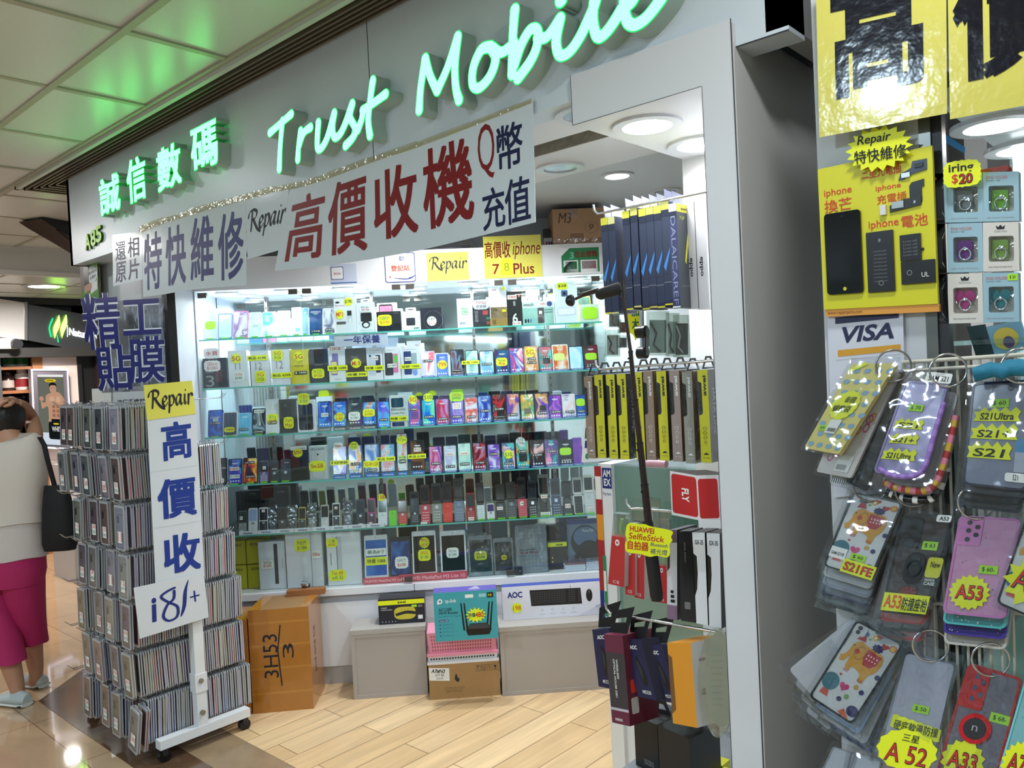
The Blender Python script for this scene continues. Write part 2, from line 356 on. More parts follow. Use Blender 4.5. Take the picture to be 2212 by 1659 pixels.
# pillar with its box head at the near end of the shop front
PIL = col((214, 216, 220), .35); PILS = col((214, 214, 212), .4)
f = MB()
f.box(-1.195, FY - .012, 2.187, -.77, 2.12, 2.308, PIL); f.box(-.843, FY - .012, 0, -.77, 2.187, 2.187, PIL)
f.box(-.8435,FY-.0128,0,-.8425,FY-.011,2.187,DARK); f.box(-1.196,FY-.0128,2.1862,-.843,FY-.011,2.1872,DARK); f.box(-.7705,FY-.0135,0,-.7692,FY-.0115,2.308,DARK)
f.box(-1.1955, FY - .0128, 2.187, -1.1945, FY - .011, 2.308, DARK); f.box(-.769, FY - .01, 0, -.7665, 2.6, 2.3, PILS)
struct('pillar', f)
f = MB(); f.box(-1.2, 2.12, .0, -.843, 2.15, 2.19, WHITE); struct('wall_right', f)
f=MB(); f.box(-2.9,3.72,0,1.5,3.76,2.5,col((206,210,216),.5)); f.box(-.5,2.3,0,-.45,3.8,2.7,OFFW); f.box(-.769,2.15,0,-.5,2.62,2.26,col((60,60,58),.6)); struct('wall_back',f)

# stub wall and window film at the far end of the shop front
xa, xb = onY(218, 700, 1.72).x, onY(353, 700, 1.72).x
f = MB(); f.box(xa, 1.72, 0, xb, 1.76, 2.5, col((200, 202, 204), .4)); f.box(xa - .012, 1.70, .0, xa, 1.76, 2.4, col((122, 112, 92), .3, .3))
f.box(onY(205, 700, 1.7).x, 1.705, 1.2, onY(213, 700, 1.7).x, 1.715, 2.25, col((140, 128, 104), .3, .3))
f.box(xb, 1.72, 0, xb + .05, 1.76, 2.3, BLACK)
P0=V((xb+.05,1.76,0)); P1=cab(-.56,-.01,0); L=Plane(P0,P1-P0,V((0,0,1))); f.obox(L,0,0,-.05,1,2.3,0,col((206,212,224),.45))
struct('wall_left', f)
f=MB(); S=Quad(cab(-.8,.42,2.45),cab(1.9,.42,2.45),cab(1.9,.42,0),cab(-.8,.42,0)); f.obox(S,0,0,-.03,1,1,0,col((198,202,210),.5)); struct('wall_diagonal',f)
# shop front across the corridor (behind the photographer, seen in the mirrors)
f = MB(); f.box(-6, -2.9, 0, 7, -2.8, 2.72, col((198, 204, 202), .4))
for k in range(170):
    x, z = random.uniform(-2.2, 6.6), random.choice((.5, .82, 1.14, 1.46, 1.78, 2.1)); w, h = random.uniform(.06, .2), random.uniform(.12, .26)
    f.box(x,-2.81,z,x+w,-2.7,z+h,col(random.choice(((224,228,232),(226,232,232),(206,216,220),(224,228,232),(190,206,206),(60,90,170),(40,44,50),(190,60,50),(210,200,70),(120,170,150),(180,150,120))),.4))
for z in (.48, .8, 1.12, 1.44, 1.76, 2.08): f.box(-4.7, -2.81, z, 6.8, -2.66, z + .015, OFFW)
struct('wall_opposite', f)
f=MB(); f.tube([(2.3,-2.62,2.1),(3.9,-2.62,2.06)],.016,emit((240,248,255),9.),10); g2=MB(); g2.box(2.28,-2.66,2.1,3.92,-2.64,2.14,OFFW); thing('tube_light','white fluorescent tube of the shop opposite, seen only mirrored between the phone shelves','light',[('tube',f),('batten',g2)])

# far shop across the end of the corridor
XF = -8.7
def fx(py0, py1, pz): return onX(py0, py1, XF + pz)
f = MB(); FW = col((186, 176, 168), .5); FB = col((30, 28, 28), .4)
f.box(XF - .74, -1, 0, XF - .70, 8, 2.6, FB); f.box(XF - .08, 3.07, 0, XF - .06, 8, 2.6, FB); f.box(XF - .08, -1, 1.95, XF - .06, 8, 2.6, FB)
f.box(XF - .02, 2.73, 0, XF, 3.07, 1.96, col((226, 206, 196), .5)); f.box(XF - .03, 2.66, 0, XF + .02, 2.75, 1.96, col((160, 104, 58), .45))
f.box(XF - .06, 1.4, 1.93, XF + .16, 8, 2.02, col((58, 56, 54), .4)); f.box(XF - .06, 1.4, 2.44, XF + .1, 8, 2.5, FB)
f.box(XF - .05, 3.07, 0, XF + .01, 3.11, 1.95, FB); f.box(XF - .05, 3.25, 0, XF + .01, 3.5, 1.95, col((44, 30, 28), .4))
f.box(XF - .05, 2.33, 0, XF + .03, 2.39, 1.95, STEEL); f.box(XF - .05, 1.4, 0, XF + .0, 2.33, 1.95, col((70, 40, 30), .5))
f.box(XF - .6, 2.39, 0, XF - .56, 2.7, 1.95, col((50, 30, 22), .6))
for z in (.9, 1.13, 1.36, 1.59, 1.82): f.box(XF - .56, 2.39, z, XF + .0, 2.66, z + .03, col((150, 92, 52), .5))
struct('wall_far', f)
f=MB(); f.box(XF+.04,2.76,0,XF+.5,3.05,.88,col((206,196,196),.4)); thing('display_plinth','pale counter plinth under the glowing gym poster across the corridor','counter',f)
a, b = onZ(162, 1262, 0), onZ(199, 1238, 0)
f=MB(); f.box(a.x-.5,a.y+.01,0,a.x,b.y+.15,.62,col((196,194,196),.4)); f.box(a.x-.5,a.y+.01,.62,a.x+.01,b.y+.16,.64,OFFW); thing('plinth','low white plinth standing beyond the case rack','counter',f)
# ================================================================ SIGNS ON THE SHOP FRONT
LETF = emit((94, 255, 126), 5.0); LETG = emit((6, 255, 80), 2.4); RET = col((168, 190, 178), .35)
FP = Plane((0, FY, 0), (1, 0, 0), (0, 0, 1))
DEP = .055
def fp(px, py, y=FY - DEP): p = onY(px, py, y); return (p.x, p.z)
def stroke_letter(name, label, strokes, cx, cy, sc, w, group):
    face, ret, rim = MB(), MB(), MB()
    for i, st in enumerate(strokes):
        ws = w
        if isinstance(st, dict): ws = w * st['w']; st = st['p']
        P = smooth_path([fp(cx + x / sc, cy + y / sc) for x, y in st], 7)
        wo = [ws * (1.0 - .12 * math.sin(pi * k / max(1, len(P) - 1))) for k in range(len(P))]
        face.poly(FP, ribbon(P, [q * .86 for q in wo]), DEP + .0006 + i * .00006, LETF)
        rim.poly(FP, ribbon(P, wo), DEP + i * .00002, LETG)
        ol = ribbon(P, wo); k = len(ol)
        ret.add([FP(a,b,DEP) for a,b in ol]+[FP(a,b,0) for a,b in ol],[(q,q+k,(q+1) % k+k,(q+1) % k) for q in range(k)],RET,True)
    return thing(name, label, 'sign letter', [('letter_face', face), ('glow_rim', rim), ('letter_return', ret)], group)
G = 'glowing green channel letters on the fascia'
c2 = (540, 0, 2.962); c3 = (1100, 0, 2.962); W0 = .0165
stroke_letter('sign_letter','glowing green T starting the first script word on the fascia',[[(128,850),(185,800),(265,730)],[(208,775),(200,860),(192,970),(188,1082)]],*c2,W0,G)
stroke_letter('sign_letter','glowing green lowercase r after the T on the fascia',[[(325,838),(312,930),(306,1020)],[(314,930),(345,850),(388,815)]],*c2,W0,G)
stroke_letter('sign_letter','glowing green joined lowercase ust in script on the fascia',[[(438,785),(432,870),(432,945),(455,950),(495,880),(540,725)],[(540,725),(528,810),(540,878),(575,860),(610,790),(655,665)],[(655,665),(640,745),(668,805),(680,835),(655,885),(612,932)],
    [(690, 830), (715, 765), (725, 705)], [(722, 706), (790, 660), (868, 602)], [(787, 515), (770, 640), (757, 770), (768, 868)]], *c2, W0, G)
stroke_letter('sign_letter','glowing green capital M starting the second script word',[[(1083,705),(1093,560),(1122,375)],[(1122,375),(1155,490),(1198,580)],[(1198,580),(1265,430),(1330,235)],[(1330,235),(1312,420),(1318,560),(1338,640)]],*c2,W0*1.02,G)
stroke_letter('sign_letter', 'long glowing green joined lowercase obile running out over the pillar', [
    [(1540, 300), (1480, 320), (1430, 430), (1425, 540), (1470, 560), (1540, 480), (1572, 370), (1540, 300)], [(1555, 310), (1610, 335), (1690, 280)],
    [(1695,62),(1682,250),(1678,475)],[(1690,420),(1735,290),(1795,190),(1842,200),(1835,300),(1790,400),(1715,500)],[(1842,240),(1900,235),(1985,120)],
    [(1985,120),(1960,260),(1980,350),(2040,335),(2110,240),(2192,70)],[(2192,70),(2225,-40),(2250,-270)],[(2250,-270),(2212,-60),(2195,120),(2225,235),(2290,195),(2380,60)],
    [(2380,60),(2450,0),(2475,-90),(2440,-120),(2398,-30),(2405,110),(2450,160),(2530,120),(2620,10),(2660,-60)],{'w': 1.15,'p': [(1990,2),(1994,-2)]}],*c2,W0*1.05,G)
def cjk_letter(name, label, ch, px0, px1, y0, y1, group):
    yc = (y0 + y1) / 2; a0, a1 = fp(px0, yc)[0], fp(px1, yc)[0]; b0, b1 = fp((px0 + px1) / 2, y1)[1], fp((px0 + px1) / 2, y0)[1]
    face, rim, ret = MB(), MB(), MB()
    face.text(FP, ch, a0 + .003, b0 + .003, a1 - .003, b1 - .003, DEP + .0006, LETF, bold=.028); rim.text(FP, ch, a0, b0, a1, b1, DEP, LETG, bold=.03)
    vs, fs, _ = glyph(ch, 0); cnt = {}
    for q in fs:
        for i in range(len(q)):
            e = tuple(sorted((q[i], q[(i + 1) % len(q)]))); cnt[e] = cnt.get(e, 0) + 1
    for (i, j) in [e for e in cnt if cnt[e] == 1]:
        p, q = [(a0 + vs[t][0] * (a1 - a0), b0 + vs[t][1] * (b1 - b0)) for t in (i, j)]
        ret.add([FP(*p, DEP), FP(*p, 0), FP(*q, 0), FP(*q, DEP)], [(0, 1, 2, 3)], RET)
    return thing(name, label, 'sign letter', [('letter_face', face), ('glow_rim', rim), ('letter_return', ret)], group)
for ch,x0,x1,y0,y1,d in (('誠',214,260,378,462,'first'),('信',273,316,338,437,'second'),('數',338,392,311,409,'third'),('碼',411,471,266,366,'fourth')):
    cjk_letter('sign_character', f'glowing green Chinese character {ch}, {d} of the four before the script words', ch, x0, x1, y0, y1, G)
for i, (ch, x0, x1) in enumerate((('A', 182, 195), ('8', 195, 207), ('5', 207, 220))):
    yc0,yc1=500-i*4,536-i*4; a0,a1=fp(x0,515,FY-.012)[0],fp(x1,515,FY-.012)[0]; b0,b1=fp(200,yc1,FY-.012)[1],fp(200,yc0,FY-.012)[1]; m=MB()
    for k in range(5): m.text(FP, ch, a0, b0, a1 - .004, b1, .012 - k * .0029, col((150, 210, 40) if k == 0 else (100, 150, 26), .4), bold=.03)
    thing('number_letter', f'raised lime green {ch} of the unit number at the fascia end', 'sign letter', m, 'raised lime green unit number')

SCRIPT = dict(
    R=([(.24,.70),(.20,.38),(.13,.0)],[(-.02,.50),(.08,.70),(.32,.77),(.50,.68),(.47,.51),(.32,.41),(.22,.39)],[(.30,.41),(.42,.20),(.56,.02),(.72,-.08)]),
    e=([(.70,.20),(.82,.25),(.90,.36),(.83,.46),(.72,.38),(.68,.18),(.74,.03),(.84,.05),(.94,.17)],),p=([(1.06,.46),(1.03,.1),(.96,-.28)],[(1.03,.25),(1.12,.43),(1.24,.45),(1.29,.28),(1.20,.08),(1.08,.02),(1.02,.06)]),
    a=([(1.66,.44),(1.54,.47),(1.42,.34),(1.38,.14),(1.44,.02),(1.54,.12),(1.66,.40)],[(1.67,.45),(1.62,.2),(1.65,.03),(1.75,.10)]),
    i=([(1.88,.45),(1.84,.2),(1.86,.03),(1.95,.10)],[(1.93,.64),(1.94,.66)]),r=([(2.08,.45),(2.05,.2),(2.02,.0)],[(2.04,.2),(2.14,.42),(2.24,.46),(2.27,.40)]))
def script_repair(mb, S, a0, b0, a1, b1, n, m, w=.058):
    sx, sy = (a1 - a0) / 2.3, (b1 - b0) / 1.06; k = 0
    for st in SCRIPT.values():
        for q in st:
            P = smooth_path(q, 6); ws = []
            for i in range(len(P)):
                A,B=P[max(0,i-1)],P[min(len(P)-1,i+1)]; t=math.atan2(B[1]-A[1],B[0]-A[0]); ws.append(w*(.22+.78*abs(sin(t-.75))))
            mb.poly(S, [(a0 + (x + .04) * sx, b0 + (y + .29) * sy) for x, y in ribbon(P, ws)], n + k * 1e-5, m); k += 1
def paper(name, label, pts, y, back, items=(), cat='sign', group=None, yb=None, curl=0., thick=.0008, build=True):
    """a sheet given by its four pixel corners on the plane Y=y, printed with (text, a0, b0, a1, b1, material, bold, shear)"""
    S = quadY(pts, y, yb); m = MB(); m.obox(S, 0, 0, -thick, 1, 1, 0, back)
    for it in items:
        if it[0] == '@Repair': script_repair(m, S, *it[1:5], .0006, it[5], it[6] if len(it) > 6 else .058)
        elif it[0] == '@rect': m.rect(S, *it[1:5], .0005, it[5])
        else: m.text(S, it[0], *it[1:5], .0007, it[5], *(it[6:] or (.012,)))
    return thing(name, label, cat, m, group) if build else (m, S)
def X7(*p): return [(220 + x / 4.608, 380 + y / 4.608) for x, y in p]
BLU=col((20,34,104),.4,spec=.3); RED=col((124,16,16),.4,spec=.3); NAVY=col((16,20,66),.4,spec=.3); LAM=col((208,217,224),.16,coat=.3,bump=(6,.15))
GP = 'laminated sheets taped along the fascia'
paper('taped_sign','narrow laminated sheet with four small dark characters, beside the unit number',X7((105,590),(400,545),(405,1030),(112,1100)),1.592,LAM,[('還',.1,.48,.46,.86,NAVY),('原',.1,.05,.46,.45,NAVY),('相',.53,.5,.9,.9,NAVY),('片',.54,.05,.9,.46,NAVY)],group=GP)
paper('taped_sign','laminated sheet with the blue character 特 over the stub wall',X7((400,530),(612,455),(612,1180),(410,1205)),1.591,LAM,[('特',.08,.09,.92,.9,BLU,.016)],group=GP)
paper('taped_sign','laminated sheet with the blue character 快, next to 特',X7((612,455),(858,385),(858,1135),(612,1180)),1.591,LAM,[('快',.1,.1,.92,.9,BLU,.016)],group=GP)
paper('taped_sign','laminated sheet with the blue character 維 above the cabinet edge',X7((858,385),(1130,310),(1135,1110),(858,1135)),1.591,LAM,[('維',.1,.1,.93,.93,BLU,.016)],group=GP)
paper('taped_sign','laminated sheet with the blue character 修 beside the black script sheet',X7((1130,310),(1432,240),(1440,1085),(1135,1110)),1.591,LAM,[('修',.09,.08,.92,.9,BLU,.016)],group=GP)
paper('taped_sign','curling laminated sheet with black script Repair between blue and red characters',X7((1432,240),(1865,120),(1775,735),(1450,830)),1.5905,LAM,[('@Repair',.05,.33,1.0,.80,INK,.064)],group=GP)
for ch,pts,bx,d in (('高',((626,410),(707,382),(698,575),(593,585)),(.16,.1,.97,.88),'first red character 高, slanting loose at its lower corner'),('價',((707,382),(797,348),(800,560),(698,575)),(.07,.1,.95,.9),'red character 價, between 高 and 收'),
                      ('收',((797,348),(901,313),(910,540),(800,560)),(.09,.17,.97,.87),'red character 收, before the widest red one'),('機',((901,313),(1017,268),(1028,512),(910,540)),(.08,.17,1.0,.92),'red character 機, last of the red ones')):
    paper('taped_sign', f'large laminated sheet with the {d}', pts, 1.5895, LAM, [(ch, *bx, RED, .016)], group=GP)
paper('taped_sign','tall laminated sheet with red Q and three blue characters by the pillar box',((1017,267),(1151,215),(1157,480),(1028,512)),1.589,LAM,[('Q',.1,.47,.38,.95,RED,-.004),('幣',.42,.5,.83,.88,NAVY),('充',.14,.03,.52,.39,NAVY),('值',.52,.03,.93,.41,NAVY)],group=GP)
tp_=MB(); rr_=random.Random(2); pts=[(300,497),(352,476),(410,458),(470,440),(530,425),(590,408),(640,400),(707,380),(797,346),(900,312),(1015,268),(1148,216)]
for (x0,y0),(x1,y1) in zip(pts,pts[1:]): tp_.quad([onY(x0,y0+7,1.588),onY(x1,y1+7,1.588),onY(x1,y1-4-rr_.uniform(0,4),1.588),onY(x0,y0-4-rr_.uniform(0,4),1.588)],glass((232,222,190),.5,.10,.1,(30,.6)))
thing('adhesive_tape', 'yellowed clear tape holding the laminated sheets along the fascia', 'tape', tp_)
# film with four hand-cut characters on the stub wall
S=quadY(((172,640),(355,628),(358,842),(198,850)),1.60); film=MB(); film.rect(S,.16,0,1,.93,0,glass((225,232,240),.5,.10,.08,(9,.5)))
chars = MB(); CUT = col((28, 34, 110), .3); HALO = col((226, 232, 240), .3)
for ch, bx in (('精', (.0, .44, .5, 1.02)), ('工', (.53, .57, .97, .93)), ('貼', (.12, .02, .62, .48)), ('膜', (.57, .08, 1.0, .55))):
    chars.text(S, ch, *bx, .002, CUT, .018); chars.text(S, ch, *bx, .001, HALO, .04)
thing('window_film', 'clear film with four big navy hand-cut characters on the stub wall', 'sign', [('film_sheet', film), ('cut_characters', chars)])
# payment leaflet hanging from the fascia end
m,S=paper('leaflet','',((172,566),(209,553),(214,655),(180,690)),1.66,col((86,150,60),.25,coat=.5),[('@rect',.0,.48,.55,.98,col((70,50,44),.4)),('@rect',.15,.05,.5,.25,OFFW),('@rect',.55,.32,.95,.5,OFFW),('@rect',.1,-.05,.5,.04,OFFW)],build=False)
m.poly(S,ell(.72,.66,.28,.17),.001,col((190,200,204),.4)); m.text(S,'歡迎使用',.5,.68,.95,.75,.0015,INK); m.text(S,'消費券',.55,.58,.92,.65,.0015,INK); m.poly(S,rrect(.2,.5,.5,.9,.08,.04),.0012,col((24,20,22),.2)); m.poly(S,rrect(.2,.4,.62,.54,.06,.04),.0014,col((170,120,100),.5))
thing('leaflet', 'green payment leaflet in clear sleeve under the unit number', 'leaflet', m)
m=MB(); S=quadY(((196,560),(216,556),(218,640),(200,646)),1.69); m.rect(S,0,0,1,1,0,col((176,160,120),.3)); m.rect(S,.1,.05,.8,.5,.001,col((40,44,140),.4)); m.rect(S,.1,.5,.8,.72,.001,WHITE)
thing('leaflet', 'narrow blue and white strip behind the green payment leaflet', 'leaflet', m)
# black bracket speaker under the corridor ceiling
m = MB(); A, B = onZ(112, 498, 2.66), onZ(190, 523, 2.62)
S = Plane(A, (B - A).normalized(), V((0, 0, 1))); ln = (B - A).length
m.prism(S,[(-.16,.02),(-.08,.06),(.1,.07),(ln,.06),(ln,-.10),(.1,-.05),(-.1,.0)],-.1,.1,BLACK); n2=MB(); n2.tube([S(-.05,-.02,.1),S(.2,-.12,.1),S(ln,-.2,.1)],.008,BLACK); n3=MB(); n3.prism(S,ell(.28,-.02,.02,.02,12),.1,.11,OFFW)
n4 = MB(); n4.tube([S(.1, .05, 0), S(.1, 2.72 - A.z, 0)], .012, BLACK)
thing('ceiling_speaker','black slanted unit hung under the corridor ceiling behind the fascia end','speaker',[('housing',m),('cable',n2),('sensor',n3),('hanger',n4)])

# ---- far shop things
XQ = XF + .11
def fq(pts, x): return Quad(*[onX(px, py, x) for px, py in pts])
m = MB(); S = fq(((61, 657), (260, 693), (260, 775), (61, 735)), XQ); m.obox(S, 0, 0, -.08, 1, 1, 0, col((62, 64, 66), .35)); l = MB()
lf = emit((170, 255, 70), 8.); lw = emit((240, 250, 255), 4.)
for a, b in ((.285, 0), (.36, .05)):
    l.poly(S,smooth_path([(a-.02,.18+b),(a-.035,.45+b),(a+.005,.72+b),(a+.025,.84+b),(a+.035,.6+b),(a+.0,.34+b),(a-.02,.18+b)],5)[:-1],.02,lf)
l.poly(S,smooth_path([(.225,.20),(.205,.45),(.24,.72),(.25,.7),(.22,.45),(.24,.22)],4),.012,emit((20,255,130),2.)); l.poly(S,smooth_path([(.30,.10),(.31,.12),(.295,.3),(.29,.28)],4),.012,emit((20,255,130),2.))
l.text(S, 'Natures', .42, .36, .68, .56, .01, lw, .03); l.text(S, 'Village', .70, .34, .95, .5, .01, lw, .03); l.rect(S, .4, .3, .405, .62, .01, lw)
thing('shop_sign', 'dark grey sign with glowing green leaves and white letters across the corridor', 'sign', [('sign_board', m), ('glowing_logo', l)])
m=MB(); S=fq(((-120,628),(55,654),(55,734),(-120,715)),XQ); m.obox(S,0,0,-.06,1,1,0,col((212,208,206),.12)); m2=MB(); m2.obox(S,.985,-.02,-.06,1.02,1.02,.02,STEEL)
thing('blank_sign', 'glossy white blank sign panel beside the dark grey leaf sign', 'sign', [('panel', m), ('end_frame', m2)])
m=MB(); S=fq(((68,797),(147,797),(156,972),(75,967)),XF+.12); m.obox(S,0,0,-.1,1,1,-.02,col((196,190,196),.3,.4)); gl=MB(); fr=MB()
LBX = emit((230, 236, 255), 2.2)
for bx in ((0, .98, 1, 1), (0, 0, 1, .02), (0, 0, .03, 1), (.97, 0, 1, 1)): gl.rect(S, *bx, .0, LBX)
fr.rect(S, .03, .02, .97, .98, -.015, col((120, 112, 118), .3, .5)); ps = MB(); e = lambda c: emit(c, .75)
ps.rect(S,.16,.05,.86,.92,-.01,e((112,116,106))); ps.rect(S,.16,.05,.86,.2,-.009,e((226,236,250))); ps.rect(S,.16,.9,.86,.93,-.008,e((255,255,255)))
ps.poly(S, ell(.5, .855, .16, .022), -.008, e((236, 206, 40))); ps.text(S, 'VPX', .4, .845, .58, .866, -.007, e((40, 60, 40)), .03)
sk, sd = e((206, 160, 130)), e((168, 116, 90))
ps.poly(S,smooth_path([(.22,.60),(.25,.50),(.4,.53),(.42,.40),(.44,.33),(.80,.33),(.80,.45),(.86,.50),(.86,.62),(.74,.70),(.62,.715),(.44,.69),(.36,.66),(.34,.58),(.26,.585)],4),-.0085,sk)
for bx in ((.46, .58, .58, .66), (.62, .58, .75, .66)): ps.poly(S, ell((bx[0] + bx[2]) / 2, (bx[1] + bx[3]) / 2, .07, .04), -.008, e((222, 180, 150)))
for k in range(3): ps.rect(S, .52, .40 + k * .055, .60, .44 + k * .055, -.008, sd); ps.rect(S, .63, .40 + k * .055, .71, .44 + k * .055, -.008, sd)
ps.poly(S,ell(.56,.755,.09,.065),-.0075,sk); ps.poly(S,smooth_path([(.46,.77),(.46,.81),(.55,.835),(.65,.81),(.65,.77),(.62,.795),(.5,.795)],3),-.007,e((34,28,26))); ps.rect(S,.50,.76,.545,.765,-.0065,e((50,36,30))); ps.rect(S,.575,.76,.62,.765,-.0065,e((50,36,30)))
ps.poly(S,rrect(.40,.12,.80,.34,.06,.03),-.006,e((24,26,28))); ps.rect(S,.48,.33,.72,.375,-.006,e((24,26,28))); ps.text(S,'WHEY',.48,.22,.74,.28,-.005,e((230,230,230)),.03); ps.poly(S,ell(.6,.315,.08,.012),-.005,e((220,196,50)))
ps.poly(S, ell(.24, .625, .06, .03), -.007, sk)
thing('light_box','lit poster box of a bare-chested bodybuilder across the corridor','poster',[('casing',m),('glowing_edge',gl),('inner_frame',fr),('poster',ps)])
for i,(px,py,h,r,c1,c2_,lb) in enumerate(((21,790,.15,.06,(206,216,206),(60,130,50),'clear green-based tub near the steel post on the top shelf'),(46,788,.15,.06,(214,220,214),(70,140,60),'clear green-based tub by the wooden upright, top shelf'),(18,842,.18,.055,(60,40,36),(206,190,180),'dark tub with pale label on the middle shelf'),
                                   (49,842,.2,.066,(236,228,222),(150,40,40),'white tub with a maroon band on the middle shelf'),(40,893,.16,.06,(40,34,36),(120,40,40),'black tub on the lower shelf behind the raised hand'),(55,893,.17,.06,(30,30,34),(60,60,66),'darkest tub against the wooden upright on the lower shelf'))):
    p = onX(px, py, XF - .2); z = min((1.392, 1.622, 1.852), key=lambda q: abs(q - p.z)); m = MB(); cp = MB(); bd = MB()
    m.tube([(p.x,p.y,z),(p.x,p.y,z+.02),(p.x,p.y,z+h*.75),(p.x,p.y,z+h*.85)],[r*.9,r,r,r*.6],col(c1,.3),16); cp.tube([(p.x,p.y,z+h*.85),(p.x,p.y,z+h)],r*.68,col(c1 if i > 1 else (190,200,190),.35),16)
    bd.tube([(p.x, p.y, z + h * .15), (p.x, p.y, z + h * .55)], r * 1.01, col(c2_, .4), 16, False)
    thing('supplement_tub',lb+' across the corridor','tub',[('jar',m),('cap',cp),('label_band',bd)],'tubs on the wooden shelves across the corridor')

m=MB(); q=onX(26,742,XF+.2); m.box(q.x-.1,q.y-.14,q.z-.05,q.x+.04,q.y+.05,q.z+.05,OFFW); n2=MB(); n2.tube([q+V((.04,.02,0)),q+V((.10,.02,-.01))],.045,DARK,16); thing('security_camera','pale boxy security camera under the blank white sign panel across the corridor','camera',[('housing',m),('lens',n2)])
# ---- recessed downlights (lens, ring)
def downlight(p, r, s=14., label='', group='recessed downlights', on=True, cat='light', c=(255, 250, 244)):
    S = Plane(p, (1, 0, 0), (0, -1, 0)); a = MB(); b = MB()
    a.frame(S,ell(0,0,r*1.42,r*1.42,28),ell(0,0,r,r,28),-.002,.006,col((214,216,220),.3,.2)); b.disc(S,0,0,r,r,.002,emit(c,s) if on else col((190,196,204),.15,.5),28)
    return thing('downlight', label, cat, [('trim_ring', a), ('lens', b)], group, origin=V(p))
ORD = 'first second third fourth fifth sixth seventh eighth ninth tenth eleventh twelfth thirteenth fourteenth'.split()
# ================================================================ DISPLAY CABINET (diagonal, at the back of the shop)
CP = Plane(CO, CD, (0, 0, 1))           # a = along, b = height, n = towards the viewer (-t)
SH = dict(a=1.822, b=1.571, c=1.319, d=1.068, e=.806, f=.507)
GL = glass((248, 253, 252), .4, .03, .01); GEDGE = col((96, 190, 178), .15, em=.0, coat=.5); CABW = col((226, 228, 232), .35)
MIRR = col((222, 230, 234), .04, 1.)
hd = MB(); hd.obox(CP, -.62, 2.068, -.40, 1.56, 2.232, 0, CABW)
bk = MB(); bk.rect(CP, -.55, .51, 1.54, 2.068, -.35, MIRR)
sd = MB(); sd.obox(CP, -.575, .0, -.36, -.555, 2.068, 0, col((196, 204, 214), .4))
sr = MB(); sr.obox(CP, 1.54, .507, -.36, 1.546, 2.068, 0, GL, side=GL)
base=MB(); base.obox(CP,-.58,.10,-.38,1.56,.43,0,CABW); base.obox(CP,-.58,0,-.38,1.56,.10,-.02,col((190,190,190),.4)); base.obox(CP,-.58,.47,-.38,1.56,.505,.012,CABW); base.obox(CP,-.58,.43,-.38,1.56,.47,-.012,col((168,172,178),.4))
sq = cst(onC(897, 1300))[0]; base.rect(CP, sq - .0015, .1, sq + .0015, .505, .0128, DARK)
parts = [('header', hd), ('mirror_back', bk), ('side_panel', sd), ('glass_side', sr), ('counter', base)]
for k in 'abcde':
    m=MB(); m.obox(CP,-.55,SH[k]-.008,-.32,1.535,SH[k],-.015,GL,front=GEDGE); parts.append(('glass_shelf',m,[],'clear glass shelf with green edge'))
db = [-.55] + [cst(onC(x, 800))[0] for x in (657, 880, 1101)] + [1.54]
for i in range(4):
    m = MB(); m.obox(CP, db[i] + .002, .512, -.004, db[i + 1] - .002, 2.062, .0, GL, side=col((150, 196, 190), .15)); h = MB(); h2 = MB()
    for s in ((db[i]+.035,db[i+1]-.035)): (h if s < db[i]+.1 else h2).obox(CP,s-.022,2.032,-.008,s+.022,2.058,.01,col((104,98,92),.3,.6))
    lk = MB(); lk.obox(CP, db[i + 1] - .07, .515, -.006, db[i + 1] - .03, .54, .01, col((104, 98, 92), .3, .6))
    parts.append(('glass_door', m, [('hinge', h), ('hinge', h2), ('latch', lk)]))
for s in (-.28, .30, .86, 1.28):
    m = MB(); m.obox(CP, s - .008, .51, -.348, s + .008, 2.06, -.33, STEEL)
    for k in range(36): m.rect(CP, s - .002, .56 + k * .042, s + .002, .575 + k * .042, -.3295, VOID)
    parts.append(('slotted_upright', m))
thing('display_cabinet', 'long white and glass display cabinet full of phones across the shop back', 'cabinet', parts)
for i, s in enumerate((-.42, -.12, .18, .5, .84, 1.14, 1.42)):
    for t in (.10, .235):
        p = cab(s + (.06 if t > .2 else 0), t, 2.064)
        downlight(p,.042,12.,f'{ORD[i]} downlight from the rack end, {"front" if t < .2 else "back"} row in the cabinet top','downlights in the cabinet top')
        lamp(p.x, p.y, p.z - .006, .042, 2.7, COOL, 165, 'cabinet_lamp')
for i,(px,py,z,on,lb) in enumerate(((1333,379,2.449,True,'lit round downlight above the marked carton'),(1437,412,2.449,False,'unlit round downlight behind the blue boxed row'),(1210,362,2.249,False,'unlit tilting downlight in the low ceiling by the red sheets'),(1262,247,2.249,False,'unlit downlight half hidden behind the pillar box'))):
    downlight(onZ(px, py, z), .055, 16., lb, on=on)
for px,py,on,lb in ((1398,270,1,'large lit downlight nearer the fascia under the pillar box'),(1512,311,1,'large lit downlight deeper under the pillar box')):
    p = onZ(px, py, 2.186); downlight(p, .062, 16., lb); lamp(p.x, p.y, p.z - .006, .06, 3, COOL, 150)
downlight(onZ(95,618,2.504),.12,14.,'round lit downlight in the lowered ceiling down the corridor'); lamp(-7.5,2.4,2.49,.1,60,WARM); lamp(XF+.35,2.7,1.9,.06,3,WARM)  # last lamp added without a fixture, to brighten the far shop
for i, L_ in enumerate(LAMPS):  # fixtures for the unseen lamps, the added ones included
    downlight(V((L_[0],L_[1],L_[2]+.006+(.014 if L_[2] > 2.6 else 0))),L_[3]+.01,12.,f'{ORD[i]} round ceiling downlight above the walkway or shop floor','ceiling downlights outside the picture')

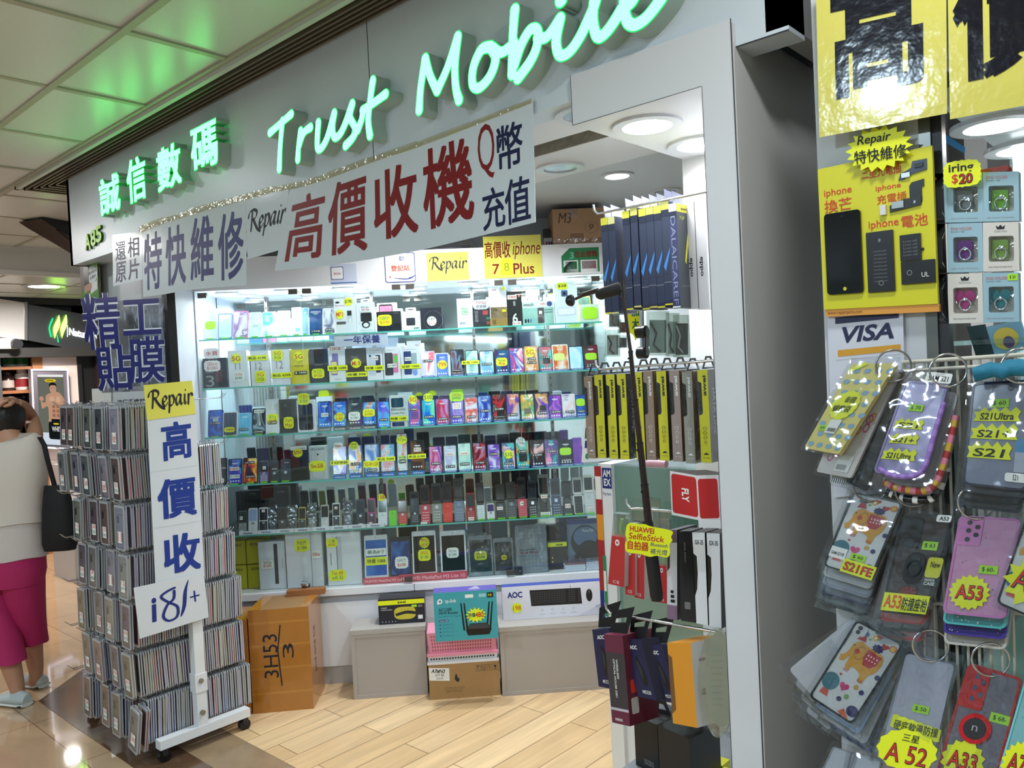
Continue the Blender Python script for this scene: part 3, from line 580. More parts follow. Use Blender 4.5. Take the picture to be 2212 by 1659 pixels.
# ---------------------------------------------------------------- goods: pixel spans into the cabinet frame
CROP = dict(A=(420, 600, 4.809), B=(860, 600, 4.809), C=(420, 820, 4.809), D=(860, 820, 4.809), E=(480, 1020, 5.027), F=(880, 1020, 4.916))
def proj(P):
    d = P - EYE; w = d.dot(FWD); return 1106 + FPX * d.dot(RGT) / w, 829.5 - FPX * d.dot(UPV) / w
def span(crop, x0, x1, yt, zs, t, tilt):
    ox, oy, k = CROP[crop]; p0, p1, q = ox + x0 / k, ox + x1 / k, oy + yt / k; pc = (p0 + p1) / 2
    s = cst(onC(pc, q, t))[0]
    for _ in range(2):
        yb = proj(cab(s, t, zs))[1]; ym = (q + yb) / 2; s = cst(onC(pc, ym, t))[0]
    w = cst(onC(p1, ym, t))[0] - cst(onC(p0, ym, t))[0]
    h = onC(pc, q, t).z - zs
    for _ in range(2): h = onC(pc, q, t + h * math.tan(tilt)).z - zs
    return s, w, h / cos(tilt)
def lean(s, t, z, tilt): return Plane(cab(s, t, z), CD, V((0, 0, cos(tilt))) + CN * sin(tilt))
def tag(mb, S, w, h, T, n=.0012):
    """T: (shape, centre u, centre v, width, height, material, text, ink[, second line, ink]) as shares of the face"""
    sh, u, v, tw, th, m, tx, ink = T[:8]; a, b, ra, rb = (u - .5) * w, v * h, tw * w / 2, th * h / 2
    pl=star(a,b,ra,rb) if sh == '*' else cloud(a-ra,b-rb,a+ra,b+rb) if sh == '~' else [(a-ra,b-rb),(a+ra,b-rb),(a+ra,b+rb),(a-ra,b+rb)] if sh == '#' else rrect(a-ra,b-rb,a+ra,b+rb,min(ra,rb)*.7)
    mb.prism(S, pl, n - .0008, n, m); g = .72 if sh in '*~' else .86
    if len(T) > 8:
        mb.text(S,tx,a-ra*g*.85,b+rb*.08,a+ra*g*.85,b+rb*.68,n+.0004,ink); mb.text(S,T[8],a-ra*g*.85,b-rb*.68,a+ra*g*.85,b-rb*.08,n+.0004,T[9])
    elif tx: mb.text(S, tx, a - ra * g, b - rb * g * .62, a + ra * g, b + rb * g * .62, n + .0004, ink, .01)
def Y5(u, v, t='5G', s='*'): return (s, u, v, .62, .30, YTAG, t, RINK)
def LED(u, v, t, w=1.2): return ('#', u, v, w, .15, YTAG, t, INK)
def OVL(u, v, t): return ('o', u, v, .7, .10, DARK, t, WTAG)
BP={'sam': (col((40,100,190),.3),'SAMSUNG',WTAG,.009),'vivo': (col((52,120,214),.3),'vivo',WTAG,.017),'hua': (col((110,112,116),.4),'HUAWEI',WTAG,.016),'clip': (col((110,205,40),.3),'',None,.006),'none': None}
def phone(crop,x0,x1,yt,sk,body,scr,label,tags=(),plate='clip',t=.035,tilt=.23,seed=0,icons=True,group=None,zup=0.,name='display_phone'):
    z = SH[sk]; s, w, L = span(crop, x0, x1, yt, z + zup, t, tilt); S = lean(s, t, z + zup + .0015, tilt); w *= .97
    m = MB(); m.prism(S, rrect(-w / 2, 0, w / 2, L, w * .1), -.008, 0, col(body, .25), None)
    sc=MB(); i=w*.055; sc.prism(S,rrect(-w/2+i,i*1.2,w/2-i,L-i*1.2,w*.07),0,.0004,screenmat(scr,seed) if len(scr) > 1 else col(scr[0],.12))
    subs = []
    if icons:
        d = MB(); d.disc(S, 0, L * .955, w * .025, w * .025, .0008, BLACK, 10); ic = MB()
        for k in range(4): ic.rect(S, -w * .34 + k * w * .18, L * .10, -w * .24 + k * w * .18, L * .10 + w * .09, .0007, col((235, 240, 245), .3))
        ic.rect(S,-w*.2,L*.80,w*.2,L*.83,.0007,col((235,240,245),.3)); ic.rect(S,-w*.12,L*.765,w*.12,L*.775,.0007,col((225,230,240),.3))
        subs = [('camera_hole', d), ('icons', ic)]
    parts = [('phone_body', m), ('screen', sc, subs)]
    for T in tags:
        q = MB(); tag(q, S, w, L, T, .0016); parts.append(('price_tag', q))
    if BP[plate]:
        pm, tx, ink, ph = BP[plate]; q = MB(); F = Plane(cab(s, t - .006, z), CD, (0, 0, 1)); pw = w * (.5 if plate == 'clip' else .9)
        q.obox(F, -pw / 2, 0.0003, -.004, pw / 2, ph, .002, pm)
        if tx: q.text(F, tx, -pw * .4, ph * .22, pw * .4, ph * .78, .0025, ink, .02)
        parts.append(('stand_plate', q))
    return thing(name, label, 'phone', parts, group, origin=cab(s, t, z))
def carton(crop,x0,x1,yt,sk,c,label,prints=(),tags=(),t=.05,dep=.05,tilt=0.0,zb=0.,hang=False,name='phone_box',top=None,rough=.4,cat='box'):
    """upright box: prints are ('text', u0, v0, u1, v1, material[, bold]) or ('@', polygon kind, u0, v0, u1, v1, material)"""
    z = SH[sk] + zb; s, w, h = span(crop, x0, x1, yt, z, t, tilt); S = lean(s, t, z + .0005, tilt); w *= .985
    cm = col(c, rough); m = MB(); m.obox(S, -w / 2, 0, -dep, w / 2, h, 0, cm, top=col(top, rough) if top else cm)
    pr = MB()
    for q in prints:
        if q[0] == '@':
            _, kd, u0, v0, u1, v1, pm = q; a0, b0, a1, b1 = (u0 - .5) * w, v0 * h, (u1 - .5) * w, v1 * h
            pr.poly(S,ell((a0+a1)/2,(b0+b1)/2,(a1-a0)/2,(b1-b0)/2) if kd == 'o' else rrect(a0,b0,a1,b1,min(a1-a0,b1-b0)*.14) if kd == 'r' else [(a0,b0),(a1,b0),(a1,b1),(a0,b1)],.0004+.00012*len(pr.f) ** .5,pm)
        else: pr.text(S, q[0], (q[1] - .5) * w, q[2] * h, (q[3] - .5) * w, q[4] * h, .0014, q[5], q[6] if len(q) > 6 else .0)
    parts = [('carton', m)]
    if pr.v: parts.append(('print', pr))
    if hang:
        q=MB(); q.frame(S,rrect(-w*.28,h,w*.28,h+.022,.006),rrect(-w*.13,h+.008,w*.13,h+.014,.002),-dep*.5-.001,-dep*.5,cm); parts.append(('hang_tab',q))
    for T in tags:
        q = MB(); tag(q, S, w, h, T, .0024); parts.append(('price_tag', q))
    return thing(name, label, cat, parts, origin=cab(s, t + dep / 2, z)), S, w, h
def keypad(S, w, L, b0, b1, m, mb, cols=3, rows=4):
    for i in range(cols):
        for j in range(rows):
            a = -w * .36 + (i + .5) * w * .72 / cols; b = L * b0 + (j + .5) * L * (b1 - b0) / rows
            mb.prism(S, rrect(a - w * .09, b - L * .016, a + w * .09, b + L * .016, w * .02, k=2), 0, .0012, m)
def barphone(crop, x0, x1, yt, sk, body, scr, keys, label, tags=(), plate='none', t=.035, tilt=.22, bag=False, slider=False, kc=(200, 204, 210)):
    z = SH[sk]; s, w, L = span(crop, x0, x1, yt, z, t, tilt); S = lean(s, t, z + .0015, tilt); w *= .92
    m=MB(); m.prism(S,rrect(-w/2,0,w/2,L,w*.16),-.012,0,col(body,.3)); sc=MB(); sc.prism(S,rrect(-w*.42,L*.50,w*.42,L*.94,w*.05),0,.0006,col(scr,.1))
    k = MB(); k.prism(S, rrect(-w * .43, L * .04, w * .43, L * .46, w * .08), 0, .0003, col(keys, .35)); keypad(S, w, L, .06, .34, col(kc, .4), k)
    k2=MB(); k2.prism(S,ell(0,L*.40,w*.16,w*.14,16),0,.0018,col((170,172,178),.25,.4)); parts=[('phone_body',m),('screen',sc),('keypad',k,[('navigation_key',k2)])]
    for T in tags:
        q = MB(); tag(q, S, w, L, T, .003); parts.append(('price_tag', q))
    if bag:
        q=MB(); q.obox(S,-w*.58,-.0005,.002,w*.58,L*1.1,.004,glass((235,238,240),.6,.08,.12,(22,.6))); parts.append(('clear_bag',q))
    if BP[plate]:
        q=MB(); F=Plane(cab(s,t-.006,z),CD,(0,0,1)); q.obox(F,-w*.35,.0003,-.004,w*.35,.007,.002,BP[plate][0]); parts.append(('stand_plate',q))
    return thing('keypad_phone', label, 'phone', parts, 'old style keypad phones on the fourth glass shelf', origin=cab(s, t, z))
def flip(crop, x0, x1, yt, yh, sk, lower, upper, label, tags=(), plate='clip', t=.035, kc=(210, 212, 216), keysbg=None):
    """open clamshell: keypad half leaning, lid rising behind the hinge"""
    z = SH[sk]; tilt = .35; s, w, L0 = span(crop, x0, x1, yh, z, t, tilt); w *= .9; S = lean(s, t, z + .0015, tilt); hp = S(0, L0, 0)
    ox,oy,k=CROP[crop]; tt=(hp-CO).dot(CN); zt=onC(ox+(x0+x1)/2/k,oy+yt/k,tt+.012).z; L1=(zt-hp.z)/cos(.15); S1=Plane(hp,CD,V((0,0,cos(.15)))+CN*sin(.15))
    m = MB(); m.prism(S, rrect(-w / 2, 0, w / 2, L0, w * .14), -.01, 0, col(lower, .3)); k1 = MB()
    if keysbg: k1.prism(S, rrect(-w * .42, L0 * .05, w * .42, L0 * .92, w * .06), 0, .0004, col(keysbg, .3))
    keypad(S,w,L0,.06,.62,col(kc,.4),k1); nk=MB(); nk.prism(S,rrect(-w*.15,L0*.70,w*.15,L0*.88,w*.06),0,.002,col(kc,.25,.3))
    u=MB(); u.prism(S1,rrect(-w/2,.004,w/2,L1,w*.14),-.008,0,col(upper,.3)); sc=MB(); sc.prism(S1,rrect(-w*.40,L1*.14,w*.40,L1*.84,w*.04),0,.0006,col((26,28,34),.08)); hg=MB(); hg.tube([S(-w*.4,L0+.002,-.002),S(w*.4,L0+.002,-.002)],.0055,col(upper,.3),10)
    parts = [('keypad_half', m, [('keypad', k1), ('navigation_key', nk)]), ('lid', u, [('screen', sc)]), ('hinge', hg)]
    for T in tags:
        q = MB(); tag(q, S, w, L0, T, .0035); parts.append(('price_tag', q))
    if BP[plate]:
        q=MB(); F=Plane(cab(s,t-.006,z),CD,(0,0,1)); q.obox(F,-w*.4,.0003,-.004,w*.4,.007,.002,BP[plate][0]); parts.append(('stand_plate',q))
    return thing('flip_phone', label, 'phone', parts, 'old style keypad phones on the fourth glass shelf', origin=cab(s, t, z))
# ================================================================ TOP GLASS SHELF
TOP = 'goods on the top glass shelf'; w_ = (236, 240, 242)
phone('A',80,228,325,'a',(220,210,226),((236,226,240),(206,232,226)),'pale pink phone card with green cloud tag at the far end of the top shelf',[('~',.5,.45,.8,.28,GTAG,'',INK)],seed=1,icons=False)
phone('A',232,388,375,'a',(70,130,190),((240,246,250),(200,232,240)),'blue-rimmed phone with blank pale screen, next to the pale pink card',seed=2)
phone('A',388,552,350,'a',(240,130,190),((240,236,246),(150,110,170),(240,240,246)),'pink-rimmed phone with app icons on the top shelf',seed=3)
phone('A',556,690,360,'a',(226,246,242),((200,240,236),(236,250,248)),'mint white phone with clock face on the top shelf',[('#',.5,.45,.5,.1,col((210,240,236),.4),'10:08',GREY)],seed=4)
phone('A',694,846,355,'a',w_,((120,226,226),(246,250,250),(250,252,252)),'white phone with turquoise corner patch on the top shelf',seed=5)
phone('A',850,992,345,'a',w_,((248,250,252),(236,244,248)),'plain blank white phone next to the turquoise-cornered one',seed=6,icons=False)
phone('A',1000,1108,310,'a',(242,244,246),((244,246,248),),'white phone showing its plain back beside the blue-striped white phone',[('#',.6,.2,.4,.1,col((140,220,226),.4),'',INK)],icons=False)
phone('A',1110,1182,312,'a',(240,242,246),((120,190,226),(170,214,236)),'slim white phone with a blue striped screen on the top shelf',seed=8)
phone('A',1186,1326,325,'a',(30,60,116),((36,74,130),(52,96,150)),'dark blue phone with printed model lettering on the top shelf',[('#',.5,.87,.9,.1,col((36,74,130),.4),'XPERIA',WTAG),OVL(.5,.12,'1998')],seed=9)
phone('A',1328,1462,320,'a',(244,244,246),((226,230,240),(90,100,140),(240,240,246)),'white phone with dense grey app rows beside the dark blue one',[OVL(.5,.15,'990')],seed=10)
carton('A',1450,1680,215,'a',(226,228,234),'white recorder box with two yellow starbursts on the top shelf',[('@','',.58,.30,.82,.66,col((200,204,210),.4)),('@','',.60,.50,.80,.64,BLACK),('@','o',.66,.30,.78,.42,WHITE),('@','',.10,.26,.52,.34,col((70,72,78),.4)),('@','o',.08,.86,.28,.92,DARK),('RECORDER',.08,.78,.5,.81,RINK)],[('*',.26,.55,.44,.30,YTAG,'MP3',RINK),('*',.68,.90,.42,.26,YTAG,'$198',INK)],name='recorder_box')
carton('A',1690,1868,258,'a',(222,226,232),'white bone-conduction headset box with hang tab and handwritten note',[('@','r',.2,.36,.86,.66,BLACK),('@','o',.25,.14,.75,.38,DARK),('@','o',.34,.18,.66,.32,WHITE),('Waterproof Speaker',.1,.05,.9,.08,INK)],[('#',.5,.80,.66,.22,col((226,230,234),.5),'防水',INK,'音箱',RINK)],hang=True,name='headset_box')
carton('A',1900,2105,262,'a',(232,232,236),'white box with a pink tablet picture behind the black camera box',[('@','r',.1,.55,.8,.95,BLACK),('@','',.14,.6,.76,.9,col((240,120,150),.4))],t=.12,name='tablet_box')
carton('A',1892,2146,350,'a',(26,28,34),'flat black box with a large yellow cloud price tag on the top shelf',[('xiaomi',.72,.88,.92,.92,GREY)],[('~',.33,.56,.62,.58,YTAG,'1080P',GINK,'$398',RINK)],name='camera_box')
carton('B',34,234,350,'a',(224,228,234),'white charger box with hang tab beside the black round-logo box',[('@','r',.25,.25,.72,.66,col((44,46,54),.3)),('Wireless charger',.2,.80,.74,.84,INK),('$280',.62,.04,.92,.16,GINK,.02)],hang=True,name='charger_box')
_,S,w,h=carton('B',230,458,312,'a',(24,26,40),'square black box with silver circle and white starburst price',[],[('*',.52,.38,.48,.48,WTAG,'新樓見',INK,'$150',RINK)],name='speaker_box')
m=MB(); m.frame(S,ell(.01,h*.42,w*.44,h*.44,36),ell(.01,h*.42,w*.425,h*.425,36),.0,.001,CHROME); thing('speaker_emblem','thin silver ring mounted on the square black box','emblem',m)
carton('B',612,774,215,'a',(214,222,234),'white battery box with pale green note beside the shelf upright',[('@','r',.3,.4,.72,.72,col((200,210,222),.4)),('SAMSUNG',.15,.12,.5,.2,BINK)],[('~',.5,.60,.66,.30,col((190,230,180),.5),'Neo a',GINK,'充電盒',GINK)],name='battery_box')
carton('B',776,958,300,'a',(34,34,44),'dark radio box under a handwritten grey radio tag',[('@','',.58,.60,.88,.8,col((170,50,60),.4)),('@','',.78,.36,.96,.48,col((40,120,90),.4)),('@','',.78,.12,.96,.26,col((150,70,60),.4)),('EARBUDS',.12,.25,.3,.8,GREY)],[('~',.5,1.1,.96,.5,col((196,196,200),.5),'FM AM Radio',RINK,'收音機',INK)],name='radio_box')
carton('B',962,1136,305,'a',(150,120,60),'gold-brown lettered carton under the tall white box',[('1-D',.2,.80,.42,.90,INK,.03),('@','',.1,.1,.3,.35,col((110,84,40),.4))],[('#',.82,.8,.24,.12,YTAG,'',INK)],name='gadget_box',dep=.06)
carton('B',948,1128,100,'a',(232,232,240),'tall white box standing on the gold-brown carton',[('TOSHIBA',.12,.9,.42,.94,RINK),('adapter',.12,.7,.46,.73,GREY)],[('#',.84,.95,.18,.1,YTAG,'',INK)],zb=.0435,name='gadget_box',dep=.055)
carton('B',1134,1288,145,'a',(22,22,24),'tall black fitness band box with a big white 6',[('6',.32,.08,.68,.36,WTAG,.02),('@','',.42,.58,.56,.72,GREY),('@','',.78,.84,.9,.9,col((230,110,40),.4))],[('#',.35,.84,.62,.13,WTAG,'288',RINK),('#',.6,.06,.6,.12,WTAG,'小米',RINK)],name='band_box')
carton('B',1290,1622,245,'a',(140,186,176),'green cordless phone box behind its handset picture',[('@','',0,.72,1,1,col((206,226,222),.4)),('vtech',.03,.80,.36,.94,INK,.01),('@','r',.48,.05,.68,.72,BLACK),('@','r',.52,.45,.62,.58,WTAG),('@','o',.78,.76,.95,.98,BINK),('@','o',.06,.08,.12,.26,BLACK),('@','o',.15,.08,.2,.26,BLACK),('@','o',.23,.08,.28,.26,col((60,120,190),.3)),('@','',.7,.6,.95,.63,GINK),('@','',.7,.5,.95,.53,GINK)],[('#',.64,.88,.18,.17,WTAG,'288',RINK)],name='cordless_phone_box')
carton('B',1338,1476,125,'a',(240,240,244),'white box rising behind the green cordless phone box',[('@','',.02,.7,.1,.84,DARK),('@','',.9,.7,.98,.84,DARK)],t=.13,name='gadget_box')
carton('B',1626,1866,65,'a',(222,232,238),'tall pale phone package with camera picture under the glass corner',[('@','r',.3,.68,.58,.84,col((70,90,130),.3)),('@','o',.38,.72,.5,.8,BLACK),('@','r',.1,.2,.9,.4,col((190,206,226),.4)),('@','r',.14,.22,.86,.38,col((236,242,250),.4))],[('~',.35,.95,.5,.18,YTAG,'$28',INK)],name='case_package')
phone('B',1872,2012,195,'a',(170,200,60),((40,56,52),(60,80,70)),'lime-edged dark phone behind the green cloud tag on the top shelf',icons=False,t=.13,plate='none')
carton('B',1884,2092,275,'a',(206,220,206),'clear accessory pack with a green cloud tag on the top shelf',[],[('~',.52,.5,.8,.72,GTAG,'',INK)],name='accessory_pack',dep=.02)
# ================================================================ SECOND SHELF
m=MB(); S=Plane(cab(0,.02,0),CD,(0,0,1)); q0,q1=cst(onC(722,736,.02))[0],cst(onC(838,736,.02))[0]; zt,zb=onC(780,721,.02).z,onC(780,747,.02).z
m.obox(S,q0,zb,-.001,q1,zt,0,col((196,202,222),.3)); m.text(S,'一年保養',q0+.05,zb+.012,q1-.04,zt-.008,.001,BINK,.02); thing('shelf_notice','white strip with four blue characters hanging below the top glass shelf','sign',m)
def num(u0, v0, u1, v1, t, m=None): return (t, u0, v0, u1, v1, m or col((170, 150, 150), .4))
carton('A',90,340,835,'b',(26,24,32),'black phone box with a large thin 3 at the far end, second shelf',[('3',.1,.05,.45,.42,GREY),('Nord',.1,.5,.4,.58,GREY),('@','',.52,.2,.8,.6,col((90,46,50),.4))],[('~',.4,.74,.72,.38,col((236,226,226),.5),'3星Note',RINK,'$1260',RINK),('~',.4,1.16,.72,.36,col((240,230,232),.5),'水貨',RINK)])
carton('A',352,550,757,'b',(226,226,232),'white box numbered 11 with yellow starburst, second shelf',[num(.36,.48,.64,.66,'11')],[Y5(.44,.78),('~',.52,.29,.62,.28,WTAG,'12+256',RINK,'$3988',GINK)])
carton('A',584,778,760,'b',(222,222,230),'white box numbered 12 with its price strip on top',[num(.26,.46,.62,.68,'12')],[LED(.38,.80,'新品 5198',1.1),('~',.5,.26,.6,.34,YTAG,'5G',RINK,'12+256',GINK)])
carton('A',800,996,747,'b',(222,222,230),'white box numbered 12 with its price strip low down',[num(.26,.46,.62,.68,'12')],[('~',.36,.84,.58,.32,YTAG,'5G',RINK,'8+256',GINK),LED(.52,.27,'新品 4298',1.1)])
carton('A',996,1190,747,'b',(212,196,40),'yellow phone box with starburst, second shelf',[('POCO X4',.22,.5,.7,.55,INK)],[Y5(.48,.80),OVL(.55,.32,'$ 1898')])
carton('A',1196,1388,742,'b',(40,42,50),'charcoal phone box between the yellow box and the white ones',[('POCO F',.3,.5,.7,.55,GREY)],[('~',.44,.28,.72,.30,YTAG,'Mi 11 5G',GINK,'8+256',RINK)])
def pair(c1,c2): return [('@','r',.22,.40,.58,.82,col(c1,.3)),('@','r',.12,.20,.50,.62,col(c2,.3)),('@','r',.14,.24,.48,.58,col((230,220,120),.3))]
carton('A',1394,1570,722,'b',(226,226,234),'white box with purple and yellow phones pictured, second shelf',pair((120,110,180),(150,100,170))+[('Galaxy',.3,.06,.7,.10,GREY)],[('#',.46,.96,.7,.16,WTAG,'128GB',RINK),LED(.52,.40,'特價 1688',1.2)])
carton('A',1574,1786,732,'b',(58,50,50),'dark brown phone box with starburst and low price strip',[('Redmi',.3,.7,.6,.76,GREY)],[('*',.5,.54,.56,.32,YTAG,'Mi 9',RINK),LED(.5,.20,'特價 998',1.05)])
carton('A',1790,1958,722,'b',(224,226,234),'white box with a pale phone back pictured and small 5A note',[('@','r',.1,.14,.55,.84,col((196,206,222),.3)),('@','r',.56,.22,.86,.76,col((40,44,90),.3)),('@','o',.16,.70,.28,.78,BLACK),('Galaxy A22',.2,.88,.8,.92,GREY)],[('#',.55,.66,.36,.12,WTAG,'5A',RINK),LED(.45,.37,'特價 1688',1.2)])
carton('A',1962,2142,718,'b',(226,226,234),'white box with dark phone and green-pink phone pictured',[('@','r',.08,.12,.56,.82,col((52,54,62),.3)),('@','r',.56,.2,.86,.78,col((220,120,170),.3)),('@','r',.6,.5,.84,.74,col((120,190,90),.3)),('Galaxy',.24,.88,.7,.92,GREY)],[('#',.5,.42,.54,.12,WTAG,'$1380',GINK)])
carton('B',36,232,718,'b',(222,224,234),'white box with navy phone pictured and New sticker',[('@','r',.12,.12,.52,.86,col((40,52,110),.3)),('@','r',.52,.2,.82,.8,col((150,170,180),.3)),('@','o',.56,.08,.84,.26,col((130,150,230),.3)),('Galaxy M32',.16,.90,.8,.94,GREY)],[('#',.34,.62,.34,.12,WTAG,'New',INK),LED(.46,.38,'促銷 1000',1.1)])
for a in (('A',2110,2190,680,'narrow white box behind the New-sticker box'),('B',96,240,655,'white box rising behind the New-sticker box')): carton(a[0],a[1],a[2],a[3],'b',(228,228,234),a[4],[('HUAWEI',.6,.86,.85,.90,RINK)],t=.13)
P2 = lambda *a, **k: phone('B', *a[:3], 'b', *a[3:], plate='sam', **k)
P2(230,384,765,(200,190,230),((210,196,240),(240,236,250),(230,120,140)),'lilac and white dummy phone starting the second shelf phone line',[OVL(.5,.62,'1299')],seed=11)
P2(388,530,785,(240,240,244),((120,150,220),(70,110,200)),'white-rimmed blue phone with a 799 starburst',[('*',.5,.5,.8,.42,YTAG,'799',RINK)],seed=12)
P2(540,690,748,(24,24,30),((16,18,30),(40,50,70),(120,150,180),(110,30,50)),'black smoky-print phone with white model lettering, second shelf',[('#',.5,.2,.9,.07,col((22,22,30),.4),'Galaxy',WTAG),('#',.5,.1,.9,.07,col((60,26,40),.4),'S22 Ultra',WTAG)],seed=13,icons=False)
P2(695,838,752,(30,36,40),((190,226,220),(220,240,236),(120,180,176)),'pale green phone with a 7380 price strip across it',[LED(.4,.50,'新品 7380',1.35)],seed=14)
P2(842,1000,758,(40,40,60),((240,248,252),(190,226,246),(120,180,226)),'white to sky-blue phone with oval price, second shelf',[OVL(.5,.42,'5298')],seed=15)
P2(1002,1164,748,(24,26,40),((60,60,140),(40,110,150),(60,40,110)),'navy phone with yellow two-line cloud tag, second shelf',[('~',.46,.48,.78,.36,YTAG,'Note',INK,'5',RINK)],seed=16)
P2(1155,1312,728,(60,40,90),((240,226,240),(230,70,130),(70,100,200),(246,240,246)),'pink and blue splash phone after the navy phone with a cloud tag',seed=17)
P2(1316,1458,712,(200,150,110),((230,150,90),(246,220,210),(240,180,90)),'peach-orange phone with yellow 5G starburst, second shelf',[('*',.42,.76,.8,.40,YTAG,'5G',RINK),OVL(.5,.5,'1298'),OVL(.5,.36,'8+128')],seed=18)
P2(1462,1608,712,(50,90,100),((40,170,170),(220,90,110),(90,220,210)),'teal and coral swirl phone, second shelf',[('#',.56,.42,.5,.24,DARK,'',INK),OVL(.5,.55,'2198')],seed=19)
P2(1604,1776,695,(240,240,240),((226,110,60),(246,170,120),(250,230,220)),'white phone with sunset-orange screen and blank yellow cloud, second shelf',[('~',.42,.52,.72,.3,col((226,236,140),.5),'',INK)],seed=20)
P2(1776,1932,710,(36,44,60),((190,236,250),(220,246,252),(120,200,236)),'pale cyan phone in a dark frame near the glass corner, second shelf',seed=21)
P2(1936,2086,698,(60,40,44),((120,40,60),(90,70,72),(60,50,56)),'maroon phone with a wide green cloud, last on the second shelf',[('~',.48,.52,.86,.3,GTAG,'',INK),OVL(.5,.18,'1298')],seed=22)
# ================================================================ THIRD SHELF
P3 = lambda *a, **k: phone('C', *a[:3], 'c', *a[3:], **k)
P3(128,290,318,(26,50,130),((28,70,180),(50,110,220),(30,40,120)),'deep blue phone starting the third shelf, with white note',[('#',.5,.72,.8,.10,col((34,76,180),.4),'LG V30+',WTAG),('#',.5,.63,.34,.12,WTAG,'1480',INK),OVL(.5,.50,'1198')],seed=31,icons=False)
P3(284,442,338,(238,238,236),((70,76,96),(80,84,104)),'white phone with grey screen and yellow 780 cloud',[('~',.46,.26,.74,.22,YTAG,'780',RINK)],seed=32,icons=False)
P3(446,588,348,(150,200,230),((90,180,226),(120,200,236)),'light blue phone next after the yellow 780 cloud',[OVL(.42,.26,'2098')],seed=33)
P3(592,734,302,(20,22,26),((20,24,30),(150,180,200),(20,24,30),(190,206,214)),'black phone with photo strips and a pale green-inked note',[('#',.5,.88,.74,.12,col((226,230,220),.5),'X10 II',GINK),OVL(.5,.1,'2998')],seed=34,icons=False)
P3(728,874,205,(226,226,234),((222,224,232),),'tall white phone back with a three-line yellow cloud',[('~',.5,.42,.86,.3,YTAG,'X1z',GINK,'32+128',RINK),OVL(.5,.32,'$1600')],icons=False,seed=35)
carton('C',882,1064,205,'c',(64,58,58),'dark grey box with faint phone back and two-line cloud tag',[('@','r',.12,.1,.88,.9,col((52,48,50),.3)),('@','o',.3,.76,.44,.88,col((90,86,86),.3))],[('~',.52,.3,.62,.36,YTAG,'13 pro',RINK,'Max',RINK)])
carton('C',1066,1250,215,'c',(222,222,230),'white box picturing a dark phone under a $7188 cloud',[('@','r',.08,.06,.90,.90,col((42,44,52),.3))],[('~',.42,1.04,.72,.38,YTAG,'13 256',RINK,'$7188',GINK)])
for x0,x1,yt,sc_,sd_,lb,tg in ((1272,1424,228,((30,90,210),(60,150,240),(20,60,160)),40,'bright blue abstract phone, first above a grey name plate',[('#',.5,.48,.5,.14,WTAG,'$1680',INK)]),(1428,1578,225,((30,100,220),(90,170,240),(20,60,150)),41,'bright blue abstract phone with a yellow starburst, grey plate',[('*',.5,.38,.8,.38,YTAG,'P30',RINK,'$1880',RINK)]),
                                ((1584,1740,205,((40,30,60),(40,110,80),(110,30,60),(40,60,150)),42,'dark green and wine phone with white cloud, grey plate',[('~',.46,.36,.84,.34,WTAG,'Nova 7',GINK,'$1480',GINK)])),(1738,1890,230,((30,90,200),(120,190,230),(230,120,60)),43,'blue and orange phone with a wide green-yellow cloud, grey plate',[('~',.46,.52,.9,.34,YTAG,'10 PLUS',RINK,'$1980',RINK)])):
    phone('C', x0, x1, yt, 'c', (30, 40, 60), sc_, lb, tg, plate='hua', seed=sd_, zup=.017)
P3(1894,2030,228,(60,70,150),((60,90,220),(120,110,230),(90,180,240)),'blue-violet phone on a green clip beside the 688 box',[OVL(.5,.3,'2098')],seed=44)
_b=carton('C',2030,2200,165,'c',(210,216,216),'pale box with dark phone picture and 1688 price strip',[('@','r',.1,.62,.86,.92,col((30,70,90),.3)),('@','r',.1,.02,.86,.16,col((40,60,110),.3)),('華為HUAWEI',.06,.52,.94,.60,GINK),('Google Play',.06,.40,.9,.47,GINK)],[LED(.5,.27,'特價 1688',1.1)])
PD = lambda *a, **k: phone('D', *a[:3], 'c', *a[3:], plate='sam', **k)
PD(104,234,205,(60,60,100),((150,120,210),(230,90,130),(60,110,210)),'violet and red phone with yellow 5G starburst above it, third shelf',[('*',.4,.98,.8,.36,YTAG,'5G',RINK),OVL(.4,.62,'1380'),('#',.5,.4,.6,.26,col((110,70,140),.4),'',INK)],seed=50)
PD(242,388,205,(40,60,110),((30,110,220),(60,200,200),(120,220,180)),'blue to aqua-green gradient phone with a starburst above it',[('*',.5,1.06,.78,.36,YTAG,'S10',GINK),OVL(.5,.32,'2580')],seed=51)
PD(390,530,200,(110,80,120),((190,160,220),(200,50,80),(90,60,130)),'lilac phone with a dark red swirl, after the aqua gradient',[OVL(.5,.22,'2480')],seed=52)
PD(538,688,205,(90,80,120),((110,90,190),(170,150,220),(80,60,140)),'muted purple phone under a green three-line cloud',[('~',.5,1.10,1.05,.4,col((176,224,50),.5),'S20Ultra',RINK,'$4980',GINK),('#',.5,.72,.62,.26,WTAG,'5G',RINK,'12+128',RINK),OVL(.45,.28,'3080')],seed=53)
PD(692,828,188,(170,160,180),((226,220,236),(220,80,70),(240,160,140)),'white phone with a red-orange bloom, third shelf',[OVL(.5,.24,'2980')],seed=54)
PD(828,972,165,(40,60,120),((70,110,210),(160,190,236),(40,70,170)),'cornflower blue swirl phone, taller than the red-orange bloom',[OVL(.5,.42,'2680')],seed=55)
PD(976,1124,150,(20,20,26),((20,20,26),(200,50,60),(30,30,36),(170,170,170)),'black phone with red flower and white lettering at its foot',[('#',.5,.17,.9,.06,BLACK,'Galaxy',WTAG),('#',.5,.08,.95,.06,BLACK,'S21 Ultra 5G',WTAG),OVL(.5,.45,'5180')],seed=56,icons=False)
